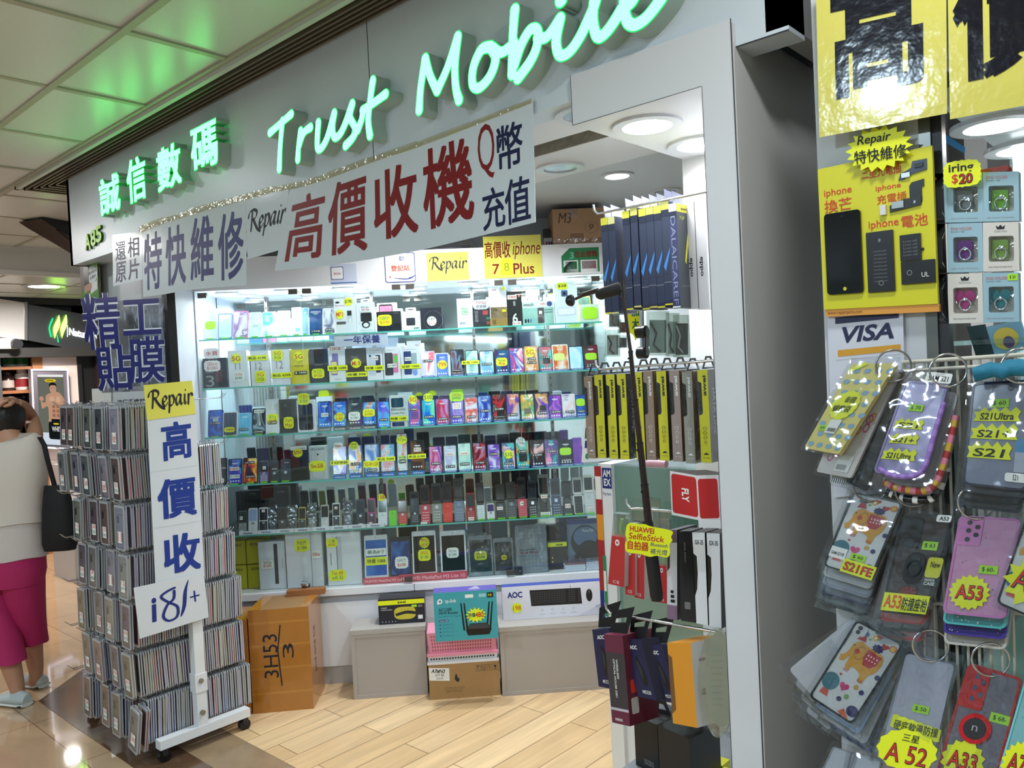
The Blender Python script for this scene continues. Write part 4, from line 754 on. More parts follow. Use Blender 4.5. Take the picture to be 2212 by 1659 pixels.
PD(1126,1268,145,(60,50,80),((110,70,170),(240,160,110),(160,200,240),(240,180,150)),'purple-topped peach phone after the black flower phone',[OVL(.45,.22,'1480')],seed=57)
PD(1270,1420,148,(50,60,60),((240,240,240),(60,160,90),(236,170,60),(246,246,240)),'white, green and amber phone with bears on it, third shelf',[('#',.5,.34,.5,.2,col((110,100,90),.4),'',INK)],seed=58)
PD(1420,1572,138,(40,36,50),((110,60,190),(240,180,90),(60,40,120)),'violet over gold phone with dark inset, third shelf',[('#',.56,.42,.46,.2,DARK,'',INK),OVL(.5,.24,'2298')],seed=59)
PD(1562,1708,160,(46,40,70),((70,40,150),(200,90,210),(110,60,190)),'purple to magenta phone near the third shelf end',[OVL(.55,.28,'2298')],seed=60)
PD(1706,1848,150,(226,220,230),((236,190,190),(240,236,244),(110,90,160)),'pinkish white phone near the third shelf end',[OVL(.55,.25,'980')],seed=61)
PD(1846,1956,160,(30,50,110),((30,60,150),(60,110,190)),'royal blue phone with green cloud, last on the third shelf',[('~',.5,.66,.9,.34,GTAG,'',INK),OVL(.5,.26,'980')],seed=62)
# ================================================================ FOURTH SHELF
P4 = lambda *a, **k: phone('C', *a[:3], 'd', *a[3:], **k)
P4(222,330,818,(20,20,24),((18,18,22),),'plain black lettered phone at the fourth shelf start',[('#',.5,.62,.86,.1,BLACK,'LG V20',WTAG),('~',.5,.16,.5,.18,WTAG,'LV',RINK)],icons=False,plate='none')
P4(336,490,825,(30,24,80),((40,50,190),(110,60,190),(60,160,230),(30,30,110)),'blue-purple phone with two handwritten price notes, fourth shelf',[('#',.46,.60,.66,.14,col((230,220,210),.5),'12860',RINK),('#',.5,.30,.66,.14,WTAG,'$1988',GINK)],seed=71)
P4(494,650,812,(30,16,30),((60,20,60),(220,70,40),(250,190,40),(250,230,160)),'black, orange and yellow streaked phone on the fourth shelf',[OVL(.5,.26,'2400'),('#',.45,.8,.7,.1,col((60,20,50),.4),'LG V40',WTAG)],seed=72,icons=False)
barphone('C',662,770,842,'d',(44,42,76),(30,32,44),(90,84,150),'violet-keyed candybar phone with small white 4G note, fourth shelf',[('#',.55,.66,.34,.14,WTAG,'4G',INK)],'clip')
barphone('C',774,876,842,'d',(30,32,40),(40,44,54),(30,32,40),'black candybar phone with round key, second on the fourth shelf',[OVL(.5,.6,'490')],'clip',kc=(50,52,60))
barphone('C',884,1000,825,'d',(32,36,46),(60,80,96),(30,32,40),'dark slate candybar phone with a clock screen, fourth shelf',[('#',.6,.82,.5,.08,col((50,60,80),.4),'08:00',WTAG)],'clip',kc=(50,52,60))
carton('C',1004,1176,690,'d',(28,28,30),'black tall phone box with white top and $799 starburst',[('@','',0,.88,1,1,col((226,226,230),.4)),('NOKIA',.6,.90,.9,.95,INK),('@','r',.2,.66,.8,.86,col((40,40,44),.3))],[('*',.44,.80,.66,.28,YTAG,'$799',RINK)])
carton('C',1196,1380,692,'d',(196,200,206),'silver phone box with New $588 cloud, fourth shelf',[('安心出行',.12,.88,.88,.95,INK),('@','r',.12,.04,.84,.84,col((206,208,212),.25,.3)),('@','o',.44,.72,.54,.78,BLACK)],[('~',.42,.40,.98,.34,YTAG,'New $588',RINK)])
for x0,x1,yt,sc_,sd_,lb,tg in ((1426,1580,692,((230,130,70),(226,226,236),(110,60,180),(120,70,190)),73,'orange and purple chevron phone with torn price strip, blue name plate',[('~',.42,1.0,.62,.24,WTAG,'New',RINK),LED(.5,.42,'1098',1.3)]),(1590,1740,682,((40,60,160),(70,120,220),(236,236,240),(230,160,60)),74,'blue chevron phone under a New starburst, blue name plate',[('*',.42,.98,.72,.3,YTAG,'New',GINK,'Model',GINK),OVL(.5,.34,'1530'),('#',.5,.12,.7,.1,WTAG,'12GB',INK)]),
                                ((1758,1922,668,((40,80,170),(110,150,220),(230,232,240)),75,'steel-blue chevron phone with a torn yellow 5G note',[('#',.45,.30,1.0,.22,YTAG,'5G 8+128',RINK),OVL(.5,.1,'2280')])),(1926,2084,668,((110,170,210),(200,220,230),(236,120,130)),76,'pale blue and coral phone with 3388 price strip',[('#',.46,.70,.36,.12,WTAG,'5G',RINK),LED(.36,.46,'新品 3388',1.3)]),(2096,2212,560,((220,60,60),(220,226,226),(200,210,214)),77,'tall white phone with red splash under a green-inked starburst',[('*',.5,.82,1.1,.24,YTAG,'V17 pro',GINK),('#',.5,.36,.7,.1,col((190,226,120),.5),'8+128',INK),OVL(.5,.26,'2480')])):
    phone('C', x0, x1, yt, 'd', (40, 50, 90), sc_, lb, tg, plate='vivo', seed=sd_, zup=.018)
phone('D',124,276,630,'d',(30,24,26),((60,40,36),(130,80,50),(30,28,34)),'brown-black phone with 6188 price strip and 5G note',[('#',.5,.68,.5,.13,WTAG,'5G',RINK),LED(.45,.46,'新品 6188',1.3)],'vivo',seed=78,zup=.018)
PD4 = lambda *a, **k: phone('D', *a[:3], 'd', *a[3:], plate='sam', **k)
PD4(316,462,690,(50,46,70),((90,80,190),(230,150,200),(190,60,120),(230,226,240)),'purple and rose silk-print phone after the 6188 strip',[OVL(.5,.34,'3980')],seed=80)
PD4(468,614,682,(60,66,80),((206,226,236),(226,240,240),(190,190,226)),'pale ice-blue phone with red 256 note, fourth shelf',[('#',.46,.66,.54,.12,WTAG,'256GB',RINK),OVL(.5,.2,'3180')],seed=81)
PD4(616,764,658,(50,70,70),((170,220,210),(210,236,226),(150,200,196)),'mint phone with red 256 note, fourth shelf',[('#',.46,.62,.6,.12,WTAG,'256GB',RINK),OVL(.5,.25,'3080')],seed=82)
PD4(776,918,655,(40,26,34),((160,150,190),(190,40,50),(90,20,40),(150,60,80)),'red dahlia phone on dusky lilac, fourth shelf',[OVL(.5,.27,'3180')],seed=83)
PD4(930,1064,670,(50,40,80),((110,70,180),(170,140,220),(226,220,246)),'lavender phone with white glare, fourth shelf',[OVL(.5,.6,'2280')],seed=84)
PD4(1076,1220,655,(50,50,70),((90,190,200),(60,90,140),(240,190,200)),'teal and blush phone with a starburst on its middle',[('*',.5,.54,.74,.36,YTAG,'S10',GINK),OVL(.5,.2,'2580')],seed=85)
PD4(1222,1368,635,(40,40,44),((236,150,40),(40,170,150),(60,200,210),(240,180,60)),'orange and sea-green phone with grey starburst above',[('*',.4,.98,.74,.32,col((220,222,222),.5),'5G',INK,'156',INK),('#',.52,.38,.6,.3,DARK,'',INK),OVL(.5,.6,'2480')],seed=86)
PD4(1372,1528,628,(24,24,30),((20,20,26),(40,40,52),(236,190,190)),'black-topped blush phone on the fourth shelf',[OVL(.5,.44,'1580')],seed=87)
PD4(1522,1674,622,(40,60,70),((40,170,170),(80,50,140),(240,150,190)),'teal, indigo and pink phone on the fourth shelf',[OVL(.5,.55,'2280')],seed=88)
PD4(1668,1830,625,(20,22,30),((20,24,40),(30,40,70)),'navy black phone with a blank green cloud, fourth shelf',[('~',.46,.54,.8,.3,GTAG,'',INK),OVL(.5,.2,'1000')],seed=89)
PD4(1816, 1920, 605, (110, 60, 160), ((130, 70, 180), (110, 60, 160)), 'plain violet phone at the fourth shelf end', icons=False, seed=90)
# ================================================================ FIFTH SHELF: keypad and flip phones
B5 = lambda *a, **k: barphone(*a[:4], 'e', *a[4:], **k)
NG = [('#', .4, .1, .4, .12, WTAG, '163', RINK)]
B5('E',162,268,420,(84,88,92),(52,58,60),(150,154,158),'grey slab keypad phone, first above the white name strips',[('#',.35,.68,.34,.14,WTAG,'4G',INK)]+NG,kc=(120,124,128))
B5('E', 272, 380, 392, (206, 208, 214), (150, 170, 210), (206, 208, 214), 'white keypad phone with a sky wallpaper screen', kc=(226, 228, 232))
B5('E',386,494,385,(198,198,202),(32,36,44),(28,30,36),'silver-rimmed black keypad phone with red price dot',[('#',.5,.86,.36,.1,WTAG,'238',RINK)],kc=(60,62,70))
B5('E',498,588,380,(70,70,78),(60,58,70),(110,110,116),'grey keypad phone in crinkled bag, fourth above the strips',bag=True,kc=(150,150,156))
B5('E', 592, 700, 380, (26, 26, 30), (30, 28, 32), (30, 28, 32), 'black phone with a red side stripe', kc=(44, 44, 50))
B5('E', 706, 808, 385, (40, 38, 44), (34, 32, 38), (34, 32, 38), 'rounded black bagged phone after the red side stripe', bag=True, kc=(52, 50, 56))
B5('E', 822, 906, 380, (170, 160, 60), (26, 26, 28), (30, 30, 32), 'black phone with an olive-yellow rim', kc=(54, 54, 58))
B5('E', 922, 1020, 362, (52, 50, 48), (40, 44, 48), (206, 200, 184), 'dark phone with cream keypad, bagged', bag=True, kc=(230, 226, 214))
B5('E',1062,1156,357,(170,166,166),(30,32,38),(200,196,194),'black-faced silver keypad phone between the clear bag and slider',[('#',.5,.1,.4,.1,WTAG,'438',RINK)],kc=(220,218,216))
B5('E',1188,1278,335,(190,194,198),(40,44,50),(34,36,42),'silver slider phone with a square navigation key',[('#',.5,.80,.38,.1,WTAG,'168',RINK),('#',.5,.08,.4,.1,WTAG,'190',RINK)],kc=(60,62,70))
B5('E', 1312, 1408, 310, (130, 70, 96), (120, 110, 124), (150, 150, 156), 'wine and clear keypad phone in a shiny bag', bag=True, kc=(196, 196, 200))
B5('E',1446,1548,295,(30,40,60),(40,50,60),(30,34,44),'blue-rimmed black sliding phone',[('#',.5,.08,.5,.1,WTAG,'380',RINK)],kc=(40,44,56))
B5('E',1570,1666,285,(190,40,120),(40,40,46),(60,50,60),'magenta sliding phone with curved lower body',[('#',.36,.1,.4,.1,WTAG,'180',RINK)],kc=(80,60,76))
B5('E',1682,1792,288,(214,216,220),(28,30,36),(214,216,220),'white keypad phone under a green starburst',[('*',.42,1.04,.9,.3,YTAG,'158',RINK)],kc=(232,234,238))
m=MB(); s,w,L=span('E',1812,1892,415,SH['e'],.03,.2); S=lean(s,.03,SH['e'],.2); m.prism(S,rrect(-w/2,0,w/2,L,w*.12),-.003,0,col((110,205,50),.3)); m2=MB(); m2.rect(S,-w*.18,L*.8,w*.18,L*.84,.0005,GREEN_D := col((70,150,30),.4))
for a in (-.25, .25): m2.disc(S, a * w, L * .1, .002, .002, .0005, GREEN_D, 10)
thing('phone_stand', 'empty bright green stand between the white phone and red keypad phone', 'stand', [('stand_back', m), ('slots', m2)])
B5('E',1900,2012,300,(96,60,56),(96,78,70),(196,60,56),'brown-screened phone with red keypad, on green clip',plate='clip',kc=(224,110,100))
B5('E', 2040, 2140, 285, (44, 46, 56), (50, 54, 62), (40, 42, 50), 'charcoal keypad phone before the red flip pair', kc=(130, 134, 146))
F5 = lambda *a, **k: flip(*a[:5], 'e', *a[5:], **k)
F5('F', 22, 130, 205, 372, (50, 52, 62), (40, 42, 50), 'charcoal flip phone before a red one, on the fifth shelf', plate='none')
F5('F',136,246,130,340,(190,60,76),(50,22,30),'cherry red flip phone with a black-red lid and small caption',[('#',.3,.02,.7,.1,WTAG,'4G ok',INK)],plate='none')
F5('F', 256, 370, 115, 330, (130, 132, 124), (44, 46, 50), 'grey keyed flip phone between two red flips', plate='none')
F5('F', 372, 484, 98, 318, (206, 52, 46), (40, 26, 30), 'bright red flip phone with dark navy lid', plate='none', kc=(226, 90, 80))
F5('F', 492, 608, 62, 300, (110, 120, 140), (40, 40, 44), 'blue-grey flip phone, tallest open lid of the row', plate='none', kc=(150, 160, 180))
B5('F',616,728,222,(128,24,30),(60,64,68),(150,30,36),'dark red candybar phone with 298 label',[('#',.5,.06,.6,.12,WTAG,'298',RINK)],kc=(206,120,120))
F5('F', 738, 826, 112, 345, (196, 206, 210), (30, 28, 30), 'silver slim flip phone with heart sticker')
B5('F', 842, 930, 335, (226, 222, 232), (70, 60, 110), (226, 222, 232), 'tiny white phone with purple screen', plate='clip', kc=(226, 222, 232))
F5('F',938,1054,125,320,(24,26,34),(20,20,24),'black flip phone with rounded lid and red price',[('#',.4,.62,.6,.2,WTAG,'380',RINK)],kc=(90,96,110))
F5('F', 1056, 1166, 100, 305, (60, 64, 72), (40, 44, 46), 'graphite bagged flip phone before the pink-red one', kc=(130, 134, 140))
F5('F',1176,1278,52,280,(196,60,84),(36,24,28),'pink-red flip phone with a white note, dark lid',[('#',.42,.72,.4,.2,WTAG,'74',INK)],kc=(226,130,140))
F5('F',1284,1390,88,290,(28,30,36),(36,40,46),'black flip phone with white keys and 4G dot',[('#',.4,1.25,.4,.16,WTAG,'4G',RINK)],kc=(206,210,214))
F5('F',1400,1526,22,262,(50,48,46),(120,122,124),'wide bagged flip phone with 4G label on its hinge',[('#',.5,1.0,.6,.18,WTAG,'4G',RINK),('#',.5,.1,.9,.2,col((226,228,220),.4),'SENIOR',GREY)],kc=(90,88,86))
F5('F', 1530, 1646, 62, 260, (44, 56, 84), (70, 84, 110), 'navy flip phone with bright round key', kc=(170, 186, 210))
F5('F',1656,1760,90,270,(40,42,48),(26,26,28),'small black flip phone with white price card',[('#',.5,.5,.6,.24,WTAG,'438',RINK)],kc=(80,82,90))
F5('F', 1768, 1880, 52, 240, (214, 216, 214), (200, 200, 196), 'white-rimmed flip phone with black keypad', keysbg=(26, 28, 32), kc=(70, 72, 78))
F5('F',1884,2000,26,215,(200,202,204),(214,212,208),'silver-white flip phone near the end of the row',[('#',.5,.2,.4,.14,WTAG,'4G',RINK)],kc=(224,226,228))
F5('F', 2000, 2040, 40, 215, (206, 210, 216), (216, 216, 216), 'half hidden white flip phone at the very end of the row')
bb=MB(); s,w,L=span('E',155,415,205,SH['e'],.20,0); S=lean(s,.20,SH['e'],0); bb.obox(S,-w/2,0,-.06,w/2,L,0,BLACK); bb.text(S,'POWER',w*.1,L*.9,w*.35,L*.94,.001,GREY); thing('speaker_box','low black box behind the first keypad phones','box',bb)
bb=MB(); s,w,L=span('E',418,728,165,SH['e'],.22,0); S=lean(s,.22,SH['e'],0); bb.obox(S,-w/2,0,-.06,w/2,L,0,BLACK); bb.text(S,'POWER',w*.1,L*.86,w*.35,L*.9,.001,GREY); thing('speaker_box','larger black box behind the keypad phones with red stripe','box',bb)
for x0, x1 in ((178, 378), (380, 578), (580, 776), (778, 972), (974, 1166), (1168, 1364), (1366, 1560), (1564, 1758)):
    ym=640-(x0-178)*.052; p0=onC(480+x0/5.027,1020+(ym)/5.027,.008); p1=onC(480+x1/5.027,1020+(ym-10)/5.027,.008); s0,s1=cst(p0)[0],cst(p1)[0]; m=MB(); S=Plane(cab(0,.012,SH['e']),CD,(0,0,1))
    m.obox(S,s0,.0003,-.006,s1-.001,.020,0,col((222,226,234),.35)); l=MB(); l.text(S,'NOKIA',s0+(s1-s0)*.24,.005,s1-(s1-s0)*.26,.0135,.0006,BINK,.03)
    thing('name_strip',f'{ORD[(x0 - 170) // 196]} white name strip from the rack end below the keypad phones','sign',[('strip',m),('printed_name',l)],'white name strips under the keypad phones')
# ================================================================ COUNTER LEVEL: tablets and boxes
T6 = lambda *a, **k: carton(*a[:4], 'f', *a[4:], name='tablet_box', **k)
T6('E',398,690,755,(214,218,228),'white tablet box with a slim tablet edge pictured',[('@','r',.58,.1,.72,.95,col((70,70,82),.3)),('@','',.88,.42,.9,.62,GREY)],[('~',.32,.53,.5,.2,WTAG,'Tab A7 Lite',GINK,'$1280',RINK)],t=.06)
T6('E',694,968,660,(218,220,230),'plain white tablet box with a $1388 yellow cloud',[('@','r',.62,.42,.82,.56,col((228,230,238),.4))],[('~',.66,.77,.62,.24,YTAG,'PHILIPS',GINK,'$1388',INK)],t=.05)
T6('E',970,1092,655,(216,218,226),'narrow white box with pink handwriting beside the $1388 box',[],[('~',.45,.60,.9,.16,WTAG,'紅米Pad',RINK)],t=.052)
T6('E',1136,1510,650,(220,222,230),'wide white tablet box with grey embossed lettering',[('@','r',.30,.3,.44,.92,col((190,194,204),.3)),('@','',.29,.3,.31,.92,col((90,92,100),.3)),('@','',.1,.38,.13,.62,GREY)],[('~',.16,.81,.34,.18,YTAG,'三星',GINK,'SAMSUNG',RINK),('~',.28,.19,.54,.22,YTAG,'Tab A8',RINK,'wifi 32',GINK)],t=.05)
def tablet(crop, x0, x1, yt, body, scr, label, tags=(), zup=.0, tilt=.16, t=.05, home=False, bag=False):
    r=None; z=SH['f']+zup; s,w,L=span(crop,x0,x1,yt,z,t,tilt); S=lean(s,t,z+.0015,tilt); m=MB(); m.prism(S,rrect(-w/2,0,w/2,L,w*.06),-.008,0,col(body,.3)); sc=MB(); sc.prism(S,rrect(-w*.44,L*.10,w*.44,L*.89,.001),0,.0005,screenmat(scr,x0) if len(scr) > 1 else col(scr[0],.08)); parts=[('tablet_body',m),('screen',sc)]
    q = MB(); q.disc(S, 0, L * .945, w * .014, w * .014, .0005, BLACK, 10); parts.append(('front_camera', q))
    if home: q=MB(); q.frame(S,ell(0,L*.05,w*.035,w*.035),ell(0,L*.05,w*.028,w*.028),0,.0006,GREY); parts.append(('home_button',q))
    for T in tags: q = MB(); tag(q, S, w, L, T, .002); parts.append(('price_tag', q))
    if bag: q=MB(); q.obox(S,-w*.53,.0005,.001,w*.53,L*1.06,.003,glass((235,238,240),.6,.08,.12,(10,.6))); parts.append(('clear_bag',q))
    return thing('tablet', label, 'tablet', parts, origin=cab(s, t, z))
TB = (226, 228, 232)
tablet('E',1540,1795,685,TB,((40,90,180),(60,120,200)),'white tablet with blue screen and 1088 price strip',[('#',.5,.62,.86,.16,WTAG,'華為8寸',GINK),('#',.5,.42,.9,.18,YTAG,'特價 1088',INK)],.013,home=False)
tablet('E',1818,2046,705,(36,38,46),((40,60,120),(60,110,180),(50,60,130)),'dark-framed tablet with dawn screen and tilted white cloud',[('~',.55,.38,.66,.3,WTAG,'HUAWEI 7寸',GINK,'$688',RINK)],.013)
tablet('F',50,306,625,TB,((20,20,24),),'white tablet with black screen, 99% starburst and yellow cloud',[('*',.52,.74,.46,.26,YTAG,'99%',RINK,'NEW',RINK),('~',.5,.47,.54,.26,YTAG,'SAMSUNG',RINK,'$1180',GINK)],.013)
tablet('F',350,624,622,TB,((18,18,22),),'white tablet with black screen and mint white cloud',[('~',.47,.5,.5,.24,WTAG,'iPad mini',GINK,'$1388',GINK)],.013,home=True)
tablet('F',648,908,675,TB,((60,62,72),),'white tablet with grey screen and green-yellow 8-inch cloud',[('~',.5,.5,.54,.24,YTAG,'8吋 4G',RINK,'$698',INK)],bag=True)
tablet('F',920,1126,700,(214,220,226),((70,74,84),),'small bagged tablet with a square yellow label',[('~',.52,.46,.3,.14,YTAG,'580',RINK)],bag=True)
for x0,x1,tx,lb in (('E',1528,1970,'pink-red name block under the blue-screen tablet'),) and ((('E',1528,1970),None,'HUAWEI MediaPad M3 Lite','short pink-red name block under the blue-screen tablet'),(('F',-90,632),None,'HUAWEI MediaPad M3 Lite 10','long pink-red name block under the two black-screen tablets')):
    cr,a,b=x0; ox,oy,k=CROP[cr]; yy=1236 if cr == 'E' else 1228; s0,s1=cst(onC(ox+a/k,yy+12,.03))[0],cst(onC(ox+b/k,yy,.03))[0]; m=MB(); S=Plane(cab(0,.03,SH['f']),CD,(0,0,1)); m.obox(S,s0,.0005,-.012,s1,.030 if cr == 'E' else .036,0,col((222,84,104),.35)); l=MB(); l.text(S,tx,s0+.01,.008,s1-.012,.022 if cr == 'E' else .026,.0006,col((250,220,226),.4)); thing('name_block',lb,'sign',[('block',m),('printed_name',l)])
# bluetooth keyboard in its bag
s,w,L=span('F',1152,1485,560,SH['f'],.05,.12); S=lean(s,.05,SH['f']+.001,.12); m=MB(); m.prism(S,rrect(-w/2,0,w/2,L,w*.05),-.008,0,col((214,218,224),.3)); kk=MB()
for i in range(5):
    for j in range(12): kk.prism(S,rrect(-w*.20+i*w*.115,L*.06+j*L*.073,-w*.105+i*w*.115,L*.12+j*L*.073,.002,k=1),0,.0015,col((236,238,242),.35))
tg=MB(); tag(tg,S,w,L,('#',.42,.45,.8,.16,col((216,220,226),.5),'Bluetooth Keyboard',INK,'$188',RINK),.003); bg=MB(); bg.obox(S,-w*.53,0,.004,w*.53,L*1.04,.006,glass((235,238,240),.6,.08,.1,(12,.7)))
thing('keyboard','white bluetooth keyboard stood on end in a clear bag','keyboard',[('keyboard_body',m),('keys',kk),('price_tag',tg),('clear_bag',bg)])
m=MB(); s,w,L=span('F',1132,1226,1000,SH['f'],.022,0); S=lean(s,.022,SH['f']+.006,0); m.prism(S,rrect(-w/2,0,w/2,w*.8,w*.1),-.02,0,col((60,60,66),.35)); l1=MB(); l1.prism(S,ell(w*.18,w*.36,w*.22,w*.22,20),0,.006,BLACK); l1.prism(S,ell(w*.18,w*.36,w*.12,w*.12,20),.006,.007,col((110,120,140),.05)); l2=MB(); l2.obox(S,-w*.3,-.006,-.018,w*.5,0,0,DARK)
thing('mini_camera', 'tiny dark cube camera on the counter edge before the keyboard', 'camera', [('camera_body', m), ('lens', l1), ('foot', l2)])
T7 = lambda *a, **k: carton(*a[:4], 'f', *a[4:], **k)
T7('F',1495,1700,745,(34,34,36),'black and yellow earphone box with yellow band behind small glass packs',[('@','',0,.84,1,1,YTAG),('awei',.44,.88,.78,.95,INK,.03),('@','o',.18,.4,.25,.46,YTAG),('@','o',.18,.25,.25,.31,YTAG)],name='earphone_box',t=.09)
T7('F',1700,2050,500,(110,130,160),'blister pack of a black mouse pad with wrist rest',[('@','r',.0,.90,1,1,col((40,66,130),.4)),('@','o',.10,.18,.98,.88,col((30,32,38),.3)),('@','o',.18,.42,.92,.84,col((96,120,160),.3)),('@','o',.32,.1,.98,.55,BLACK),('Mouse Pad',.46,.73,.8,.79,WTAG),('@','o',.18,.12,.34,.28,BLACK)],name='mouse_pad_pack',t=.12,dep=.02)
cable_ = MB(); p0 = cab(1.27, .1, SH['f'] + .22)
for k in range(4): cable_.tube([p0+CD*(.03*cos(q*.55+k))+V((0,0,.03*sin(q*.55+k)))-CN*.004*k for q in range(12)],.004,BLACK,6)
thing('cable_coil', 'coiled black cable hanging above the yellow-banded earphone box', 'cable', cable_)
for i,(x0,x1,yt,lb) in enumerate(((1672,1890,1000,'clear-lidded stack of brown earphone packs on the counter end'),(1896,2095,985,'clear-lidded stack of white earphone packs on the counter end'))):
    s, w, L = span('F', x0, x1, yt, SH['f'], .03, 0); parts = []
    for k in range(4):
        m=MB(); S=lean(s+.004*(k % 2),.03,SH['f']+k*.011,0); m.obox(S,-w/2,0.0002,-.09,w/2,.0105,0,col((216,220,236) if k < 3 else ((150,110,90) if i == 0 else (200,206,216)),.35))
        if k < 3: thing('earphone_pack',f'{("bottom", "second", "third")[k]} slim pack in the {"brown-topped" if i == 0 else "white-topped"} pile on the counter end','box',m,'slim earphone packs on the counter end')
        else:
            e=MB(); e.tube([S(-w*.2+w*.1*q,.014,-.03-.02*(q % 2)) for q in range(5)],.003,DARK,6); c=MB(); c.obox(S,-w/2,.0106,-.09,w/2,.03,0,glass((240,244,246),.5,.1,.03)); thing('earphone_pack',lb,'box',[('tray',m),('earphones',e),('clear_lid',c)])
# yellow boxes stored at the far bottom of the cabinet
for i in range(5):
    m=MB(); S=Plane(cab(-.5+.105*(i % 3),.10,SH['f']+(.13 if i > 2 else .0)),CD,(0,0,1)); m.obox(S,0,0.0005,-.12,.10,.125,0,col((190,180,30),.4)); m.text(S,'REMAX',.02,.095,.08,.11,.001,INK); thing('yellow_box',f'{("bottom outer", "bottom middle", "bottom inner", "top outer", "top inner")[i]} yellow carton stored at the cabinet foot behind the rack','box',m,'yellow cartons stored at the cabinet foot')
# things on the cabinet header: notices and boxes
HP = Plane(cab(0, 0, 0), CD, (0, 0, 1))
def notice(name, label, px, items, back, n=.0012):
    s0,z1=cst(onC(px[0],(px[1]+px[3])/2))[0],onC((px[0]+px[2])/2,px[1]).z; s1,z0=cst(onC(px[2],(px[1]+px[3])/2))[0],onC((px[0]+px[2])/2,px[3]).z
    m = MB(); S = Quad(cab(s0, -n, z1), cab(s1, -n, z1), cab(s1, -n, z0), cab(s0, -n, z0)); m.obox(S, 0, 0, -.0008, 1, 1, 0, back)
    for it in items:
        if it[0] == '@': m.rect(S, *it[1:5], .0004, it[5])
        elif it[0] == '@R': script_repair(m, S, *it[1:5], .0006, INK, .062)
        elif it[0] == '@p': m.poly(S, it[1], .0005 + it[3] * .0002, it[2])
        else: m.text(S, *it[:5], .0009, it[5], it[6] if len(it) > 6 else .01, it[7] if len(it) > 7 else 0)
    return thing(name, label, 'sign', m)
ORN = col((200, 80, 40), .4)
notice('notice','small white registration notice with blue foot line on the header',(714,570,770,612),[('@',0,0,1,.05,col((50,100,180),.4)),('@p',rrect(.02,.2,.5,.86,.05),BINK,0),('@p',rrect(.04,.23,.48,.83,.05),WHITE,1),('登記站',.12,.45,.40,.56,ORN),('@',.2,.66,.32,.78,BINK)],col((196,204,224),.4))
notice('notice','framed white registration notice with orange characters on the header',(831,546,897,610),[('@p',rrect(0,0,1,1,.08),BINK,0),('@p',rrect(.025,.025,.975,.975,.07),WHITE,1),('登記站',.2,.38,.82,.58,ORN,.03),('@',.33,.72,.46,.88,BINK),('電訊',.48,.72,.66,.88,BINK),('@p',smooth_path([(.3,.16),(.6,.13),(.78,.14),(.8,.28),(.82,.16),(.97,.22),(.97,.19),(.82,.1),(.6,.09),(.3,.14)],4),BINK,2),('@p',ell(.16,.19,.03,.03,12),ORN,2)],WHITE)
notice('notice', 'yellow sheet with black script Repair on the cabinet header', (922, 545, 1012, 606), [('@R', .06, .26, .95, .84)], PAPERY)
notice('notice','larger yellow sheet about buying used phones, rising above the header',(1045,509,1170,600),[('高價收',.02,.48,.46,.88,RED),('iphone',.50,.44,.98,.86,RED,.0,.25),('7',.14,.10,.26,.34,RED),('Plus',.50,.08,.86,.34,RED),('@p',[(.28,.08),(.48,.06),(.49,.46),(.30,.44)],YTAG,0),('8',.34,.16,.43,.36,col((150,170,20),.5))],PAPERY,.002)
notice('notice','green card with two pictured SIM packs hung on the header end',(1210,533,1297,593),[('@',.03,.08,.97,.96,col((20,120,70),.4)),('@p',[(.03,.96),(.03,.68),(.24,.96)],WHITE,1),('3',.24,.58,.34,.82,col((110,190,160),.4),.02),('在此發售',.36,.62,.92,.84,RED,.02),('@',.08,.02,.44,.52,WHITE),('@',.12,.2,.41,.48,col((30,110,70),.4)),('@',.50,.02,.92,.52,WHITE),('@',.53,.2,.89,.48,col((180,50,90),.4))],WHITE,.003)
# big carton on top of the cabinet
TZ = 2.234
p0, p1 = cst(onC(1196, 525, .02)), cst(onC(1308, 520, .02)); zt = onC(1250, 388, .02).z
KRAFT = col((166, 132, 100), .6, noise=(14, .12)); S = Plane(cab(0, .02, TZ), CD, (0, 0, 1)); m = MB(); hh = min(zt - TZ, .185); s0, s1 = p0[0], p1[0]
m.obox(S,s0,0,-.20,s1,hh,0,KRAFT); fl=MB(); fl.add([S(s0,hh,-.2),S(s1,hh,-.2),S(s1-.02,hh+.02,-.12),S(s0+.02,hh+.018,-.12)],[(0,1,2,3)],KRAFT)
wr=MB(); wr.text(S,'M3',s0+.03,hh-.075,s0+.10,hh-.02,.001,col((70,50,40),.6),0,.2); wr.frame(S,ell(s1-.07,hh*.45,.036,.03,24),ell(s1-.07,hh*.45,.034,.0285,24),0,.0008,col((110,84,64),.6)); wr.text(S,'9',s1-.085,hh*.38,s1-.06,hh*.55,.001,col((90,66,50),.6),0,.2)
wr.rect(S,s0+.09,.02,s0+.16,.055,.0006,col((136,104,78),.6)); tp=MB(); tp.rect(S,s0-.001,-.0,s1+.001,.03,.0012,glass((240,232,220),.6,.12,.15,(30,.5))); tp.rect(S,s0+.08,hh-.05,s0+.13,hh,.0012,glass((240,232,220),.6,.12,.15,(30,.5)))
thing('carton','brown carton with pencilled M3 on top of the cabinet','carton',[('carton_body',m),('open_flap',fl),('handwriting',wr),('clear_tape',tp)])
m=MB(); S2=Plane(cab(0,.10,TZ),CD,(0,0,1)); q=cst(onC(1183,510,.1))[0]; m.obox(S2,q-.02,0,-.05,q+.03,.05,0,col((190,194,200),.4)); b2=MB(); b2.obox(S2,q-.02,.05,-.05,q+.012,.10,0,BLACK); b3=MB(); b3.rect(S2,q-.012,.01,q-.004,.03,.001,RINK); b3.rect(S2,q+.002,.01,q+.01,.03,.001,BINK); b3.rect(S2,q+.014,.01,q+.022,.03,.001,DARK)
thing('punch_stamp', 'small grey gadget with a black top on the cabinet beside the carton', 'gadget', [('base', m), ('cap', b2), ('buttons', b3)])
